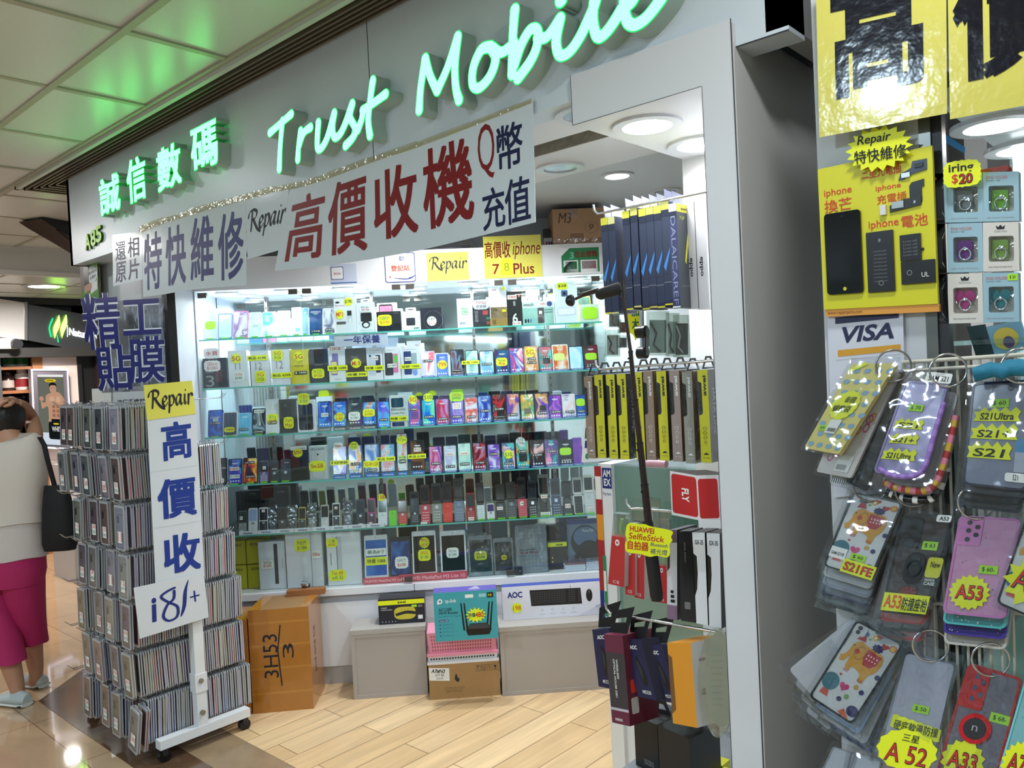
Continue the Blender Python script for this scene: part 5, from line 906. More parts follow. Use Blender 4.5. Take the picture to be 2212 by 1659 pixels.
m=MB(); q0,q1=cst(onC(905,540,.12))[0],cst(onC(1015,535,.12))[0]; S3=Plane(cab(0,.10,TZ),CD,(0,0,1)); m.add([S3(q0,.0,0),S3(q1,.0,0),S3(q1,.0,-.2),S3(q0,.0,-.2),S3(q0,.015,0),S3(q1,.025,0),S3(q1,.06,-.2),S3(q0,.045,-.2)],[(0,1,2,3),(4,7,6,5),(0,4,5,1),(1,5,6,2),(2,6,7,3),(3,7,4,0)],BLACK); m2=MB(); m2.add([S3(q0+.01,.0165,-.01),S3(q1-.01,.0265,-.01),S3(q1-.01,.0595,-.19),S3(q0+.01,.0465,-.19)],[(0,1,2,3)],col((70,80,170),.2))
thing('router_tray', 'flat black device lying on the cabinet above the yellow Repair sheet', 'device', [('device_body', m), ('lid_film', m2)])
m = MB(); qq = cst(onC(1005, 525, .2))[0]
for k in range(3): m.tube([S3(qq+.06*cos(pi*j/8),.02+(.05+.012*k)*sin(pi*j/8),-.24-.01*k) for j in range(9)],.0045,OFFW,6)
thing('white_cable', 'loop of white cables behind the flat black device', 'cable', m)
# ================================================================ BOXES ON THE SHOP FLOOR
def footbox(pl, pr, pyt, dep, pyz=None):
    """frame of a box standing on the floor from the pixels of its two front bottom corners; returns plane, width, height, depth"""
    A, B = onZ(*pl, 0), onZ(*pr, 0); U = CD.copy(); n = V((-U.y, U.x, 0)); h = hit(pl[0], pyt, n, n.dot(A)).z
    return Plane(A, U, (0, 0, 1)), (B - A).length, h, dep
def standbox(pts, z, dep):  # front face from 4 pixels, whose bottom edge lies at height z
    A,B=onZ(*pts[3],z),onZ(*pts[2],z); U=CD.copy(); n=V((-U.y,U.x,0)); h=(hit(*pts[0],n,n.dot(A)).z+hit(*pts[1],n,n.dot(A)).z)/2-z
    return Plane(A, U, (0, 0, 1)), (B - A).length, h, dep
GBX = col((168, 160, 153), .5)
for pl,pr,yt,dep,lb in (((765,1513),(925,1501),1362,.19,'smaller grey-beige cube plinth under the yellow speaker box'),((1086,1506),(1316,1484),1355,.20,'wider grey-beige plinth under the keyboard box')):
    S,w,h,d=footbox(pl,pr,yt,dep); a,b,c=MB(),MB(),MB(); a.obox(S,0,0.001,-d,w,h-.022,-.004,GBX); b.obox(S,-.003,h-.022,-d,w+.003,h,.003,col((172,166,160),.45))
    c.frame(S,[(0,0.001),(w,0.001),(w,h-.022),(0,h-.022)],[(.02,.022),(w-.02,.022),(w-.02,h-.04),(.02,h-.04)],-.004,0,col((168,160,152),.5)); thing('plinth',lb,'plinth',[('body',a),('top',b),('front_frame',c)]); 
    if pl[0] < 800: GZ1 = h; SG1 = S
    else: GZ2 = h
KR = col((170, 132, 84), .6, noise=(12, .12))
S, w, h, d = footbox((929, 1514), (1082, 1505), 1437, .19); m = MB(); m.obox(S, 0, .0005, -d, w, h, 0, KR); pr_ = MB()
for k in range(4): pr_.frame(S,[(w-.115+k*.028,h-.045),(w-.093+k*.028,h-.045),(w-.093+k*.028,h-.015),(w-.115+k*.028,h-.015)],[(w-.114+k*.028,h-.044),(w-.094+k*.028,h-.044),(w-.094+k*.028,h-.016),(w-.114+k*.028,h-.016)],0,.0006,DARK); pr_.text(S,'↑☂↟♨'[k] if 0 else 'TUY!'[k],w-.110+k*.028,h-.040,w-.098+k*.028,h-.02,.0006,DARK)
pr_.poly(S,smooth_path([(.135,.085),(.125,.10),(.133,.125),(.141,.105),(.148,.10),(.145,.085),(.135,.085)],3)[:-1],.0006,DARK); pr_.text(S,'LITHIUM ION',.075,.05,.17,.06,.0006,col((120,90,56),.6)); pr_.text(S,'BATTERIES',.085,.035,.16,.045,.0006,col((120,90,56),.6))
lbl=MB(); lbl.obox(Plane(S(.002,.10,.001),S.U*.985-S.W*.08,S.W),0,0,-.0005,.10,.062,.001,WTAG); LS=Plane(S(.002,.10,.0022),S.U*.985-S.W*.08,S.W); lbl.text(LS,'A7#N3',.01,.036,.08,.056,0,INK,.03,.3); lbl.text(LS,'6片裝',.03,.02,.075,.036,0,INK); lbl.text(LS,'33片',.035,.004,.07,.018,0,INK)
thing('carton','low brown carton with a white handwritten slip between the two plinths','carton',[('carton_body',m),('shipping_marks',pr_),('paper_slip',lbl)]); KZ,KS,KW=h,S,w
def basket(z, hh, mat, w, dz, label, holes=True):
    m = MB(); rim = MB(); pts = []
    for k,(g,zz) in enumerate(((.010,0),(.0,hh))): pts.append([KS(g-.0,z+zz,-g-.0),KS(w-g,z+zz,-g),KS(w-g,z+zz,-.17+g),KS(g,z+zz,-.17+g)])
    P = pts[0] + pts[1]; m.add(P, [(0, 3, 2, 1), (0, 1, 5, 4), (1, 2, 6, 5), (2, 3, 7, 6), (3, 0, 4, 7), (4, 5, 6, 7)], mat)
    rim.obox(KS, -.004, z, -.175, w + .004, z + .012, .005, mat); ho = MB(); S = Quad(P[4], P[5], P[1], P[0]); HC = col((170, 84, 104), .6)
    if holes:
        nr = 5
        for j in range(nr):
            for i in range(24): ho.poly(S,rrect(.05+i*.0375,.20+j*.15,.05+i*.0375+.020,.20+j*.15+.085,.005,.03,1),.0006,HC)
    return m, rim, ho
PK = col((238, 152, 176), .35); m, rim, ho = basket(KZ + .001, .038, col((226, 226, 228), .35), KW - .004, 0, '', False); m2 = MB()
for i in range(24): m2.rect(KS, .012 + i * .0132, KZ + .024, .020 + i * .0132, KZ + .032, .0012, DARK)
thing('basket', 'white plastic basket under the pink one, upside down', 'basket', [('basket_wall', m), ('rim', rim), ('holes', m2)])
m,rim,ho=basket(KZ+.040,.115,PK,KW-.006,0,''); thing('basket','pink perforated plastic basket upside down under the router box','basket',[('basket_wall',m),('rim',rim),('holes',ho)]); PZ=KZ+.156
# router box
S,w,h,d=standbox(((937,1282),(1074,1272),(1077,1379),(941,1387)),PZ,.085); TEAL=col((64,162,172),.35); PURP=col((96,84,168),.35); m=MB(); m.obox(S,0,0,-d,w,h,0,TEAL,top=PURP); pr_=MB()
def T(mb, t, u0, v0, u1, v1, m_, b=0., n=.0007, sh=0.): mb.text(S, t, u0 * w, v0 * h, u1 * w, v1 * h, n, m_, b, sh)
def Rr(mb, u0, v0, u1, v1, m_, n=.0005): mb.rect(S, u0 * w, v0 * h, u1 * w, v1 * h, n, m_)
T(pr_,'tp-link',.18,.76,.36,.86,WHITE,.01); pr_.frame(S,ell(.10*w,.82*h,.012,.012),ell(.10*w,.82*h,.006,.006),0,.0006,WHITE); Rr(pr_,.055,.76,.085,.83,WHITE)
T(pr_,'AC1200',.07,.62,.28,.68,INK,.01); T(pr_,'Wi-Fi Router',.07,.55,.38,.61,INK,.01); T(pr_,'Dual Band Full Gigabit',.07,.49,.42,.52,col((40,110,130),.5)); Rr(pr_,.07,.40,.22,.44,BINK); T(pr_,'Archer C64',.08,.405,.21,.435,WHITE)
for k in range(4): pr_.poly(S,ell(.085*w,(.34-k*.075)*h,.003,.003,10),.0006,BINK); T(pr_,'High-speed Wi-Fi',.12,.33-k*.075,.30,.35-k*.075,col((40,90,120),.5))
Rr(pr_,.85,.84,.95,.95,DARK); Rr(pr_,.50,.86,.63,.93,WTAG); T(pr_,'Hi',.87,.87,.92,.92,YTAG); Rr(pr_,.72,.86,.83,.93,col((150,206,206),.4))
for x,tl in ((.42,-.0),(.47,.0),(.87,0),(.92,.0)): pr_.poly(S,[((x+.0)*w,.76*h),((x+.02)*w,.76*h),((x+.06-.0 if x < .6 else x-.03)*w,.20*h),((x+.03 if x < .6 else x-.06)*w,.20*h)],.0009+x*.0002,BLACK)
pr_.poly(S,[(.56*w,.33*h),(.83*w,.33*h),(.90*w,.20*h),(.86*w,.09*h),(.52*w,.09*h),(.49*w,.20*h)],.0014,BLACK); pr_.poly(S,[(.56*w,.32*h),(.83*w,.32*h),(.87*w,.22*h),(.52*w,.22*h)],.0018,col((60,62,66),.3))
pt=MB(); pt.prism(S,star(.66*w,.50*h,.17*w,.16*h,14,.66),.001,.0022,YTAG); pt.text(S,'特價',.54*w,.46*h,.65*w,.55*h,.0028,GINK,.02); pt.text(S,'480',.65*w,.45*h,.78*w,.56*h,.0028,RINK,.02); bl=MB(); bl.prism(S,[(w*.55,h),(w*.74,h),(w*.7,h+.012),(w*.66,h+.012)],-.03,-.028,WTAG)
thing('router_box','teal wifi router box with purple top on the pink basket','box',[('carton',m),('print',pr_),('price_tag',pt),('torn_tab',bl)])
# yellow speaker box on the smaller plinth
S,w,h,d=standbox(((818,1297),(916,1288),(918,1346),(819,1350)),GZ1+.0008,.10); m=MB(); m.obox(S,0,0,-d,w,h,0,col((34,34,46),.35),top=DARK); pr_=MB(); Rr(pr_,0,.76,1,.94,YTAG); T(pr_,'awei',.42,.80,.60,.91,INK,.02)
pr_.poly(S,rrect(.34*w,.16*h,.80*w,.66*h,.035,.02),.0007,col((206,190,60),.4)); pr_.poly(S,smooth_path([(.36*w,.40*h),(.6*w,.50*h),(.81*w,.44*h),(.80*w,.34*h),(.6*w,.38*h),(.38*w,.30*h)],4),.0009,DARK)
for k in range(4): pr_.disc(S, (.5 + .07 * k) * w, (.56 - .01 * (k % 2)) * h, .002, .002, .0012, DARK, 8)
T(pr_,'Y669',.05,.62,.18,.68,WTAG); T(pr_,'WIRELESS SPEAKER',.05,.55,.30,.59,WTAG); Rr(pr_,.85,.14,.95,.30,WTAG); Rr(pr_,.72,.62,.83,.72,GTAG); T(pr_,'○○',.86,.62,.95,.70,WTAG)
for k in range(5): pr_.disc(S, (.08 + .07 * k) * w, .1 * h, .0022, .0022, .0007, WTAG, 8)
thing('speaker_box', 'black box with yellow band and yellow oval speaker on the smaller plinth', 'box', [('carton', m), ('print', pr_)])
# keyboard and mouse box on the wider plinth
S,w,h,d=standbox(((1083,1269),(1314,1254),(1316,1326),(1087,1341)),GZ2+.0008,.055); m=MB(); m.obox(S,0,0,-d,w,h,0,col((222,222,232),.35),top=col((70,84,168),.35),side=col((60,60,110),.4)); pr_=MB()
T(pr_,'AOC',.05,.66,.19,.84,BINK,.035); pr_.poly(S,[(.26*w,.86*h),(.74*w,.84*h),(.75*w,.36*h),(.27*w,.38*h)],.0006,BLACK); KC=col((54,54,60),.5)
for j in range(6):
    for i in range(20):
        if i not in (14, 18) or j < 0: Rr(pr_, .275 + i * .0232, .44 + j * .064, .292 + i * .0232, .485 + j * .064, KC, .0009)
pr_.poly(S,ell(.82*w,.60*h,.030*w,.19*h,24),.0007,BLACK); pr_.rect(S,.818*w,.66*h,.822*w,.80*h,.001,GREY); pr_.rect(S,.645*w,.84*h,.648*w,.95*h,.0008,BLACK)
T(pr_,'KM160',.88,.20,.97,.30,GREY); T(pr_,'Wired Combo',.89,.12,.96,.16,GREY); pr_.poly(S,[(.70*w,0),(w,0),(w,.5*h),(.9*w,.3*h),(.82*w,.16*h)],.0004,col((206,206,220),.35))
for k in range(4): pr_.frame(S,ell((.37+k*.098)*w,.24*h,.006,.006,12),ell((.37+k*.098)*w,.24*h,.005,.005,12),0,.0006,GREY); T(pr_,'Multimedia',.345+k*.098,.11,.395+k*.098,.14,GREY)
pt=MB(); pt.prism(S,star(.135*w,.36*h,.05*w,.16*h,14,.86),.001,.002,YTAG); pt.text(S,'198',.10*w,.29*h,.17*w,.43*h,.0026,RINK)
thing('keyboard_box','long white keyboard and mouse box with purple top on the wider plinth','box',[('carton',m),('print',pr_),('price_tag',pt)])
# taped cartons by the rack
TAPE = col((172, 110, 34), .22, noise=(16, .12), coat=.7); TAPE2 = col((184, 122, 42), .2, coat=.8); KRD = col((150, 112, 70), .5)
A,B,C_=onZ(547,1544,0),onZ(678,1532,0),onZ(704,1484,0); h=.50; m=MB(); C_=B+(C_-B)*.93; D_=A+(C_-B); P=[A,B,C_,D_]; m.add([V((p.x,p.y,.001)) for p in P]+[V((p.x,p.y,h)) for p in P],[(0,3,2,1),(0,1,5,4),(1,2,6,5),(2,3,7,6),(3,0,4,7)],TAPE); m.add([V((p.x,p.y,h)) for p in P],[(0,1,2,3)],KRD)
S=Plane(A,(B-A).normalized(),(0,0,1)); w=(B-A).length; S2=Plane(B,(C_-B).normalized(),(0,0,1)); w2=(C_-B).length; hw,tp,fl=MB(),MB(),MB()
hw.text(S,'3H53',w*.22,h*.34,w*.46,h*.76,.001,INK,.0,0,3,2); hw.poly(S,ribbon([(w*.52,h*.84),(w*.46,h*.60),(w*.50,h*.26)],.003),.0012,INK); hw.text(S,'3',w*.54,h*.52,w*.72,h*.66,.001,INK,0,0,3,2); hw.text(S2,'3AVE 30CB THE',w2*.3,h*.3,w2*.42,h*.76,.001,col((120,70,20),.5),0,0,2,2)
for b in (.18, .42, .64, .86): tp.rect(S, 0, h * b, w, h * b + .012, .0006, TAPE2)
TPn=V((0,0,h)); tp.quad([A+TPn+V((0,0,.001)),A*.8+B*.2+TPn+V((0,0,.001)),D_*.8+C_*.2+TPn+V((0,0,.001)),D_+TPn+V((0,0,.001))],TAPE2); tp.quad([A*.15+B*.85+TPn+V((0,0,.001)),B+TPn+V((0,0,.001)),C_+TPn+V((0,0,.001)),D_*.15+C_*.85+TPn+V((0,0,.001))],TAPE2)
fl.obox(Plane(D_*.45+C_*.55+TPn,(C_-D_).normalized(),(0,0,1)),-.03,.001,.0,.16,.028,.05,col((150,96,52),.6)); tg=MB(); tg.tube([D_*.3+C_*.7+TPn+V((0,0,.05)),D_*.25+C_*.75+TPn+V((.02,0,.05))],.014,CHROME,10)
thing('carton','big carton wrapped in brown tape with black scrawl beside the rack','carton',[('carton_body',m),('handwriting',hw),('parcel_tape',tp),('loose_flap',fl),('tape_end',tg)])
m=MB(); o=(A-B).normalized(); A2,B2=A+o*.15+V((0,.01,0)),A+o*.006; P=[A2,B2,B2+(D_-A)*.9,A2+(D_-A)*.9]; m.add([V((p.x,p.y,.001)) for p in P]+[V((p.x,p.y,.46)) for p in P],[(0,3,2,1),(0,1,5,4),(1,2,6,5),(2,3,7,6),(3,0,4,7),(4,5,6,7)],TAPE); S=Plane(A2,-o,(0,0,1)); hw=MB()
for k, ch in enumerate('KC'): hw.text(S, ch, .05, .10 + k * .20, .14, .19 + k * .20, .001, INK, 0, 0, 3, 2)
thing('carton', 'second taped carton half hidden behind the case rack', 'carton', [('carton_body', m), ('handwriting', hw)])

# ================================================================ CASE RACK on castors at the end of the opening
RX=-3.42; WH=col((226,228,230),.35); fr=MB(); fr.box(RX-.022,1.605,.10,RX+.022,1.650,1.56,WH); fr2=MB(); fr2.box(RX-.80,1.61,.10,RX-.76,1.645,1.56,WH)
pn = MB(); pn.box(RX - .76, 1.622, .12, RX - .022, 1.632, 1.57, col((190, 192, 194), .5))
for i in range(34):
    for j in range(2): pn.box(RX-.755+i*.0218,1.6205 if j == 0 else 1.632,.14,RX-.751+i*.0218,1.622 if j == 0 else 1.6335,1.55,col((60,60,62),.6))
ft = MB(); ft.box(RX - .022, 1.435, .062, RX + .024, 1.85, .100, WH); ft2 = MB(); ft2.box(RX - .80, 1.435, .062, RX - .755, 1.70, .100, WH); cast = []
for x in (RX, RX - .78):
    for y in (1.46, 1.83 if x == RX else 1.68):
        m=MB(); m.tube([(x-.012,y,.026),(x+.012,y,.026)],.026,BLACK,16); m.box(x-.016,y-.012,.03,x+.016,y+.012,.062,DARK); cast.append(('castor',m))
cl = MB(); cl.box(RX - .026, 1.60, .25, RX + .026, 1.655, .33, WH)
bolts = []
for z in (.16, .30): bolts.append(('bolt', MB().tube([(RX + .022, 1.625, z), (RX + .032, 1.625, z)], .011, STEEL, 12)))
hk = []; ROWZ = [.27 + .2085 * k for k in range(7)]; CX = [RX - .075, RX - .235, RX - .395, RX - .555, RX - .70]
for x in CX:
    for z in ROWZ:
        for sgn in (-1, 1):
            if sgn > 0 and x != CX[0]: continue
            e = .27 if sgn < 0 else .22; m = MB(); hk.append(('hook', m))
            for dx in (-.012,.012): m.tube([(x+dx,1.627,z+.008),(x+dx,1.627+sgn*e,z+.008),(x+dx,1.627+sgn*(e+.02),z+.028)],.0018,CHROME,6)
topc=MB(); topc.obox(quadY(((198,840),(240,838),(240,880),(200,882)),1.60),0,0,-.02,1,1,0,OFFW); topc.obox(quadY(((243,838),(318,833),(318,880),(246,882)),1.60),0,0,-.02,1,1,0,col((200,204,206),.4)); topc.text(quadY(((243,838),(318,833),(318,880),(246,882)),1.60),'流行手機殼',.12,.05,.95,.42,.001,INK,.01)
thing('case_rack','white two-sided rack on castors hung with boxed phone cases','rack',[('post',fr),('post',fr2),('slat_panel',pn),('base_foot',ft),('base_foot',ft2),('clamp',cl,bolts),('header_card',topc)]+hk+cast)
# paper signs taped up the post
def quadX(pts, x): return Quad(*[onX(px, py, x) for px, py in pts])
SX=RX+.034; PWH=col((214,218,222),.35,coat=.3); m=MB(); S=quadX(((310,832),(415,822),(423,894),(318,908)),SX+.002); m.obox(S,0,0,-.001,1,1,0,PAPERY); script_repair(m,S,.06,.14,.96,.82,.0008,INK,.068); thing('rack_sign','yellow sheet with black script Repair at the top of the case rack','sign',m)
m = MB(); S = quadX(((318, 906), (423, 892), (442, 1245), (336, 1264)), SX); m.obox(S, 0, 0, -.001, 1, 1, 0, PWH); MRK = col((28, 56, 140), .4)
for ch, bx in (('高', (.26, .735, .88, .965)), ('價', (.12, .385, .92, .625)), ('收', (.18, .05, .94, .285))): m.text(S, ch, *bx, .0008, MRK, .03)
for b in (.34, .68): m.rect(S, 0, b, 1, b + .002, .0006, col((190, 194, 198), .4))
thing('rack_sign', 'long white strip with three blue marker characters down the rack post', 'sign', m)
m=MB(); S=quadX(((289,1270),(440,1237),(451,1333),(302,1380)),SX+.008); m.obox(S,0,0,-.003,1,1,0,PWH); m.text(S,'i',.19,.24,.28,.72,.0008,BINK,.03,.1); m.poly(S,ribbon(smooth_path([(.55,.82),(.44,.78),(.35,.70),(.44,.56),(.56,.42),(.54,.22),(.42,.18),(.35,.30),(.42,.50),(.52,.60),(.54,.76)],5),.022),.001,BINK); m.poly(S,ribbon(smooth_path([(.60,.20),(.66,.40),(.70,.70),(.76,.92)],5),[.008,.014,.02,.024,.026,.028,.028,.028,.028,.026,.024,.02,.016,.012,.008,.004]),.0012,BINK); m.rect(S,.755,.525,.90,.555,.001,BINK); m.rect(S,.815,.42,.84,.66,.001,BINK)
thing('rack_sign', 'white card with blue i8/+ below the marker characters', 'sign', m)
# boxed cases: a clear box with its case and a paper label; copies hang along the hooks
BOXM = col((172, 174, 178), .18, coat=.5); CLEARF = glass((226, 230, 232), .5, .10, .06)
EDGES=[('grey',(130,132,136)),('rust',(164,84,64)),('slate blue',(70,84,130)),('olive',(140,130,84)),('rose',(190,110,120)),('black',(50,50,56)),('navy',(40,48,110)),('plum',(110,60,100)),('smoke',(160,162,160)),('cream',(200,190,150)),('lilac',(170,150,190)),('maroon',(120,46,54))]
def case_proto(c, lab):
    S=Plane((0,-.008,0),(1,0,0),(0,0,1)); a,b,c_,d=MB(),MB(),MB(),MB(); o=rrect(-.043,0,.043,.188,.006,k=2); i=rrect(-.0385,.005,.0385,.178,.005,k=2)
    for n0, n1 in ((-.0155, -.0105), (-.005, 0)): a.frame(S, o, i, n0, n1, BOXM)
    a.frame(S, rrect(-.012, .186, .012, .203, .003, k=2), rrect(-.007, .190, .007, .199, .002, k=2), -.009, -.007, BOXM)
    a.rect(S, -.04, .004, .04, .180, -.0005, CLEARF); b.prism(S, rrect(-.0415, .004, .0415, .176, .010, k=3), -.0108, -.0046, col(c, .35))
    if lab is not None:
        b.frame(S,rrect(-.033,.008,.033,.150,.008,k=2),rrect(-.030,.011,.030,.147,.007,k=2),-.0046,-.0036,col(tuple(int(v*.7) for v in c),.35)); d.prism(S,rrect(-.028,.112,-.012,.142,.005,k=2),-.0046,-.003,DARK); c_.rect(S,-.02,.03,.022,.078,.0004,WTAG); L=lab.split('/'); 
        for k,t in enumerate(L): c_.text(S,t,-.017,.078-(k+1)*.046/len(L)+.004,.019,.078-k*.046/len(L)-.003,.0007,RINK if k != 1 else GINK)
    r = bpy.data.objects.new('boxed_phone_case', None); COL.objects.link(r); r.empty_display_size = .02; r['category'] = 'phone case'
    for n, mb in (('clear_box', a), ('phone_case', b)) + ((('paper_label', c_), ('camera_window', d)) if lab else ()):
        q = mesh(n, mb, V((0, 0, 0))); q.parent = r
    return r
LABS = ['12pro', 'XSM', '11', 'A51/A71', '7/8', 'S20/Ultra', 'A30/A50', 'S8/S8+', 'Note9', '12/pro']
PLAIN=[case_proto(c,None) for _,c in EDGES]; FRONT=[case_proto(tuple(int(v*.45+84) for v in EDGES[(i*5) % 12][1]),LABS[i]) for i in range(10)]; used=set()
ORD='first second third fourth fifth sixth seventh eighth ninth tenth eleventh twelfth thirteenth fourteenth'.split(); ROWN=['lowest','second lowest','third lowest','middle','third','second','top']
def place(proto, loc, rot, label, group):
    if proto.name in used: return dup(proto, loc, rot, label, group)
    used.add(proto.name); proto.location = loc; proto.rotation_euler = rot; proto['label'] = label; proto['group'] = group; return proto
rr = random.Random(5)
for k, z in enumerate(ROWZ):
    n = 12; e0 = rr.randint(0, 11); ta, tb = rr.uniform(-.05, .03), rr.uniform(-.03, .05)
    for j in range(n):      # aisle side, end column
        y = 1.605 - .0205 * j; ei = (e0 + j * (1 if k % 2 else 5) + rr.randint(0, 2)) % 12; last = j == n - 1; fi = (k * 3) % 10
        tilt = (0, 0, 0)
        if k == 0 and j >= 10: tilt = (0, .16 + .04 * (j - 10), 0)
        p = FRONT[fi] if last else PLAIN[ei]; nm = LABS[fi].replace('/', ' ') if last else EDGES[ei][0]
        place(p,(CX[0]+rr.uniform(-.002,.002),y-(.012 if last else 0),z-.188-(.02 if k == 0 and j >= 10 else 0)),(ta+rr.uniform(-.006,.006),tilt[1]+rr.uniform(-.02,.02),rr.uniform(-.025,.025)),
              f'boxed case with inked paper label, front of the {ROWN[k]} row at the post' if last else f'{nm}-edged boxed phone case, {ORD[j]} from the post, {ROWN[k]} row, aisle side',f'boxed cases beside the post, {ROWN[k]} row, aisle side')
    if k < 6:
        n = (12, 11, 11, 10, 9, 8)[k]
        for j in range(n):  # shop side, end column
            ei=(e0+3+j*5+rr.randint(0,1)) % 12; place(PLAIN[ei],(CX[0]+rr.uniform(-.002,.002),1.655+.0205*j,z-.188+.012),(tb+rr.uniform(-.006,.006),rr.uniform(-.02,.02),rr.uniform(-.025,.025)),f'{EDGES[ei][0]}-edged boxed phone case, {ORD[j]} from the post, {ROWN[k]} row, shop side',f'boxed cases beside the post, {ROWN[k]} row, shop side')
    for ci in range(1, 5):  # the further columns: front faces show, with a few spines behind
        if ci == 4 and k < 5: continue
        n = 4 if k in (0, 2, 4) else 5; fi = (k * 3 + ci * 2 + 1) % 10; yf = 1.605 - .0205 * 11 - .014 * ((k + ci) % 2)
        for j in range(n):
            ei = (e0 + ci * 4 + j * 5) % 12; p = FRONT[fi] if j == 0 else PLAIN[ei]
            place(p,(CX[ci]+rr.uniform(-.01,.01),yf+.0195*j,z-.188+rr.uniform(-.006,.006)),(ta+rr.uniform(-.006,.006),rr.uniform(-.03,.03),rr.uniform(-.025,.025)),f'{"boxed case with inked paper label" if j == 0 else EDGES[ei][0] + "-edged boxed case"}, {ORD[j]} from the aisle, {ROWN[k]} row, {("second", "third", "fourth", "farthest")[ci - 1]} column',f'boxed cases of the {("second", "third", "fourth", "farthest")[ci - 1]} column, {ROWN[k]} row')
for p in PLAIN + FRONT:
    if p.name not in used:
        for c in list(p.children): bpy.data.objects.remove(c)
        bpy.data.objects.remove(p)
# ================================================================ PERSON walking away down the corridor
DP = 4.16
def W(px, py, d=0.): return at(px, py, DP + d)
Hx = V((RGT.x, RGT.y, 0)).normalized(); Hy = V((FWD.x, FWD.y, 0)).normalized()
SKIN=col((186,136,108),.5,noise=(20,.06)); BLOUSE=col((214,202,192),.7,bump=(30,.15)); PINKT=col((176,30,92),.75,bump=(40,.12)); HAIR=col((24,18,18),.45,bump=(60,.5)); SHOE=col((186,196,196),.6); SOLE=col((222,222,216),.5); BAGM=col((16,16,18),.75,bump=(80,.1))
# body: one skinned figure (head, neck, trunk, arms, legs)
nodes, edges = [], []
def nd(P, rx, ry=None, par=None):
    nodes.append((P, rx, ry or rx)); i = len(nodes) - 1
    if par is not None: edges.append((par, i))
    return i
pel=nd(W(8,1190),.13,.10); wst=nd(W(10,1100),.12,.08,pel); chs=nd(W(12,1015),.12,.075,wst); cl_=nd(W(12,965),.075,.045,chs); nk=nd(W(14,930,.01),.05,.05,cl_); hd0=nd(W(8,905,.03),.068,.08,nk); hd1=nd(W(2,882,.05),.072,.085,hd0); nd(W(-2,866,.05),.05,.06,hd1)
sr_=nd(W(80,956),.042,.038,cl_); er=nd(W(68,905,.22),.040,.040,sr_); fr1=nd(W(54,880,.14),.033,.033,er); wr=nd(W(36,868,.03),.026,.020,fr1)
sl = nd(W(-56, 962), .042, .04, cl_); el_ = nd(W(-84, 1070, .05), .040, .04, sl); wl = nd(W(-86, 1160, -.02), .026, .022, el_)
hr=nd(W(48,1225),.092,.095,pel); kr=nd(W(64,1335,.05),.062,.062,hr); cr_=nd(W(70,1395,.14),.052,.054,kr); ar=nd(W(80,1462,.16),.034,.036,cr_); nd(W(66,1482,.16),.034,.026,ar)
hl=nd(W(-30,1225),.092,.095,pel); kl=nd(W(6,1370,-.02),.062,.062,hl); cl2=nd(W(22,1430,-.04),.052,.054,kl); al=nd(W(41,1500,-.05),.034,.036,cl2); nd(W(22,1520,-.05),.034,.026,al)
me = bpy.data.meshes.new('body'); og = onZ(40, 1530, 0); me.from_pydata([n[0] - og for n in nodes], edges, []); me.materials.append(SKIN)
root=bpy.data.objects.new('person',None); COL.objects.link(root); root.location=og; root['label']='woman in white top and pink capri trousers, hand on her head, seen from behind'; root['category']='person'
bo = bpy.data.objects.new('body', me); COL.objects.link(bo); bo.parent = root; md = bo.modifiers.new('skin', 'SKIN'); md.use_smooth_shade = True
for v_, n in zip(me.skin_vertices[0].data, nodes): v_.radius = (n[1], n[2])
me.skin_vertices[0].data[0].use_root = True; sb = bo.modifiers.new('smooth', 'SUBSURF'); sb.levels = sb.render_levels = 2
def child(name, mb, parent=None, lab=None):
    o = mesh(name, mb, og); o.parent = parent or root
    if lab: o['label'] = lab
    return o
def ring(c, rx, ry, n=24, dz=None, sq=2.0, jit=0.):
    out = []
    for i in range(n):
        t=2*pi*i/n; q=(abs(cos(t)) ** sq+abs(sin(t)) ** sq) ** (-1/sq); out.append(c+Hx*rx*q*cos(t)+Hy*ry*q*sin(t)+V((0,0,(dz(t) if dz else 0)+jit*math.sin(5*t+c.z*40))))
    return out
# hand laid on the crown: palm and five bent fingers
hm = MB(); pw, pc = W(38, 867, .02), W(20, 862, -.02)
hm.loft([[p+(Hy*cos(2*pi*j/10)*.022+V((0,0,1))*sin(2*pi*j/10)*.013) for j in range(10)] for p in (pw,W(30,863,0),pc,W(14,863,-.035))],SKIN)
for k, (dx, dy, ln) in enumerate(((0, .05, .9), (0, .02, 1.05), (0, -.01, 1.1), (0, -.035, 1.0))):
    b=W(16,862+k*1.0,dy-.01); t1=W(16-11*ln,861+k*3.2,dy-.03); t2=W(16-20*ln,866+k*4,dy-.04); t3=W(16-27*ln,873+k*4,dy-.04)
    hm.tube([b, t1, t2, t3, t3 + (t3 - t2) * .15], [.0095, .009, .008, .0065, .003], SKIN, 8)
hm.tube([W(28, 868, -.03), W(22, 874, -.055), W(12, 877, -.06), W(7, 878, -.06)], [.011, .0105, .009, .004], SKIN, 8)
child('hand', hm, bo); hm2 = MB(); q0 = W(-86, 1160, -.02); dn = V((0, 0, -1))
hm2.loft([[q0+dn*d+(Hy*cos(2*pi*j/10)*r+Hx*sin(2*pi*j/10)*.014) for j in range(10)] for d,r in ((0,.02),(.03,.032),(.075,.036),(.085,.03))],SKIN)
for k in range(4): hm2.tube([q0+dn*.08+Hy*(-.027+.018*k),q0+dn*.115+Hy*(-.028+.018*k)+Hx*.006,q0+dn*(.145+.01*(k in (1,2)))+Hy*(-.028+.018*k)+Hx*.02],[.0085,.008,.005],SKIN,8)
hm2.tube([q0 + dn * .03 + Hy * .03, q0 + dn * .065 + Hy * .046, q0 + dn * .095 + Hy * .044], [.011, .009, .006], SKIN, 8); child('hand', hm2, bo)
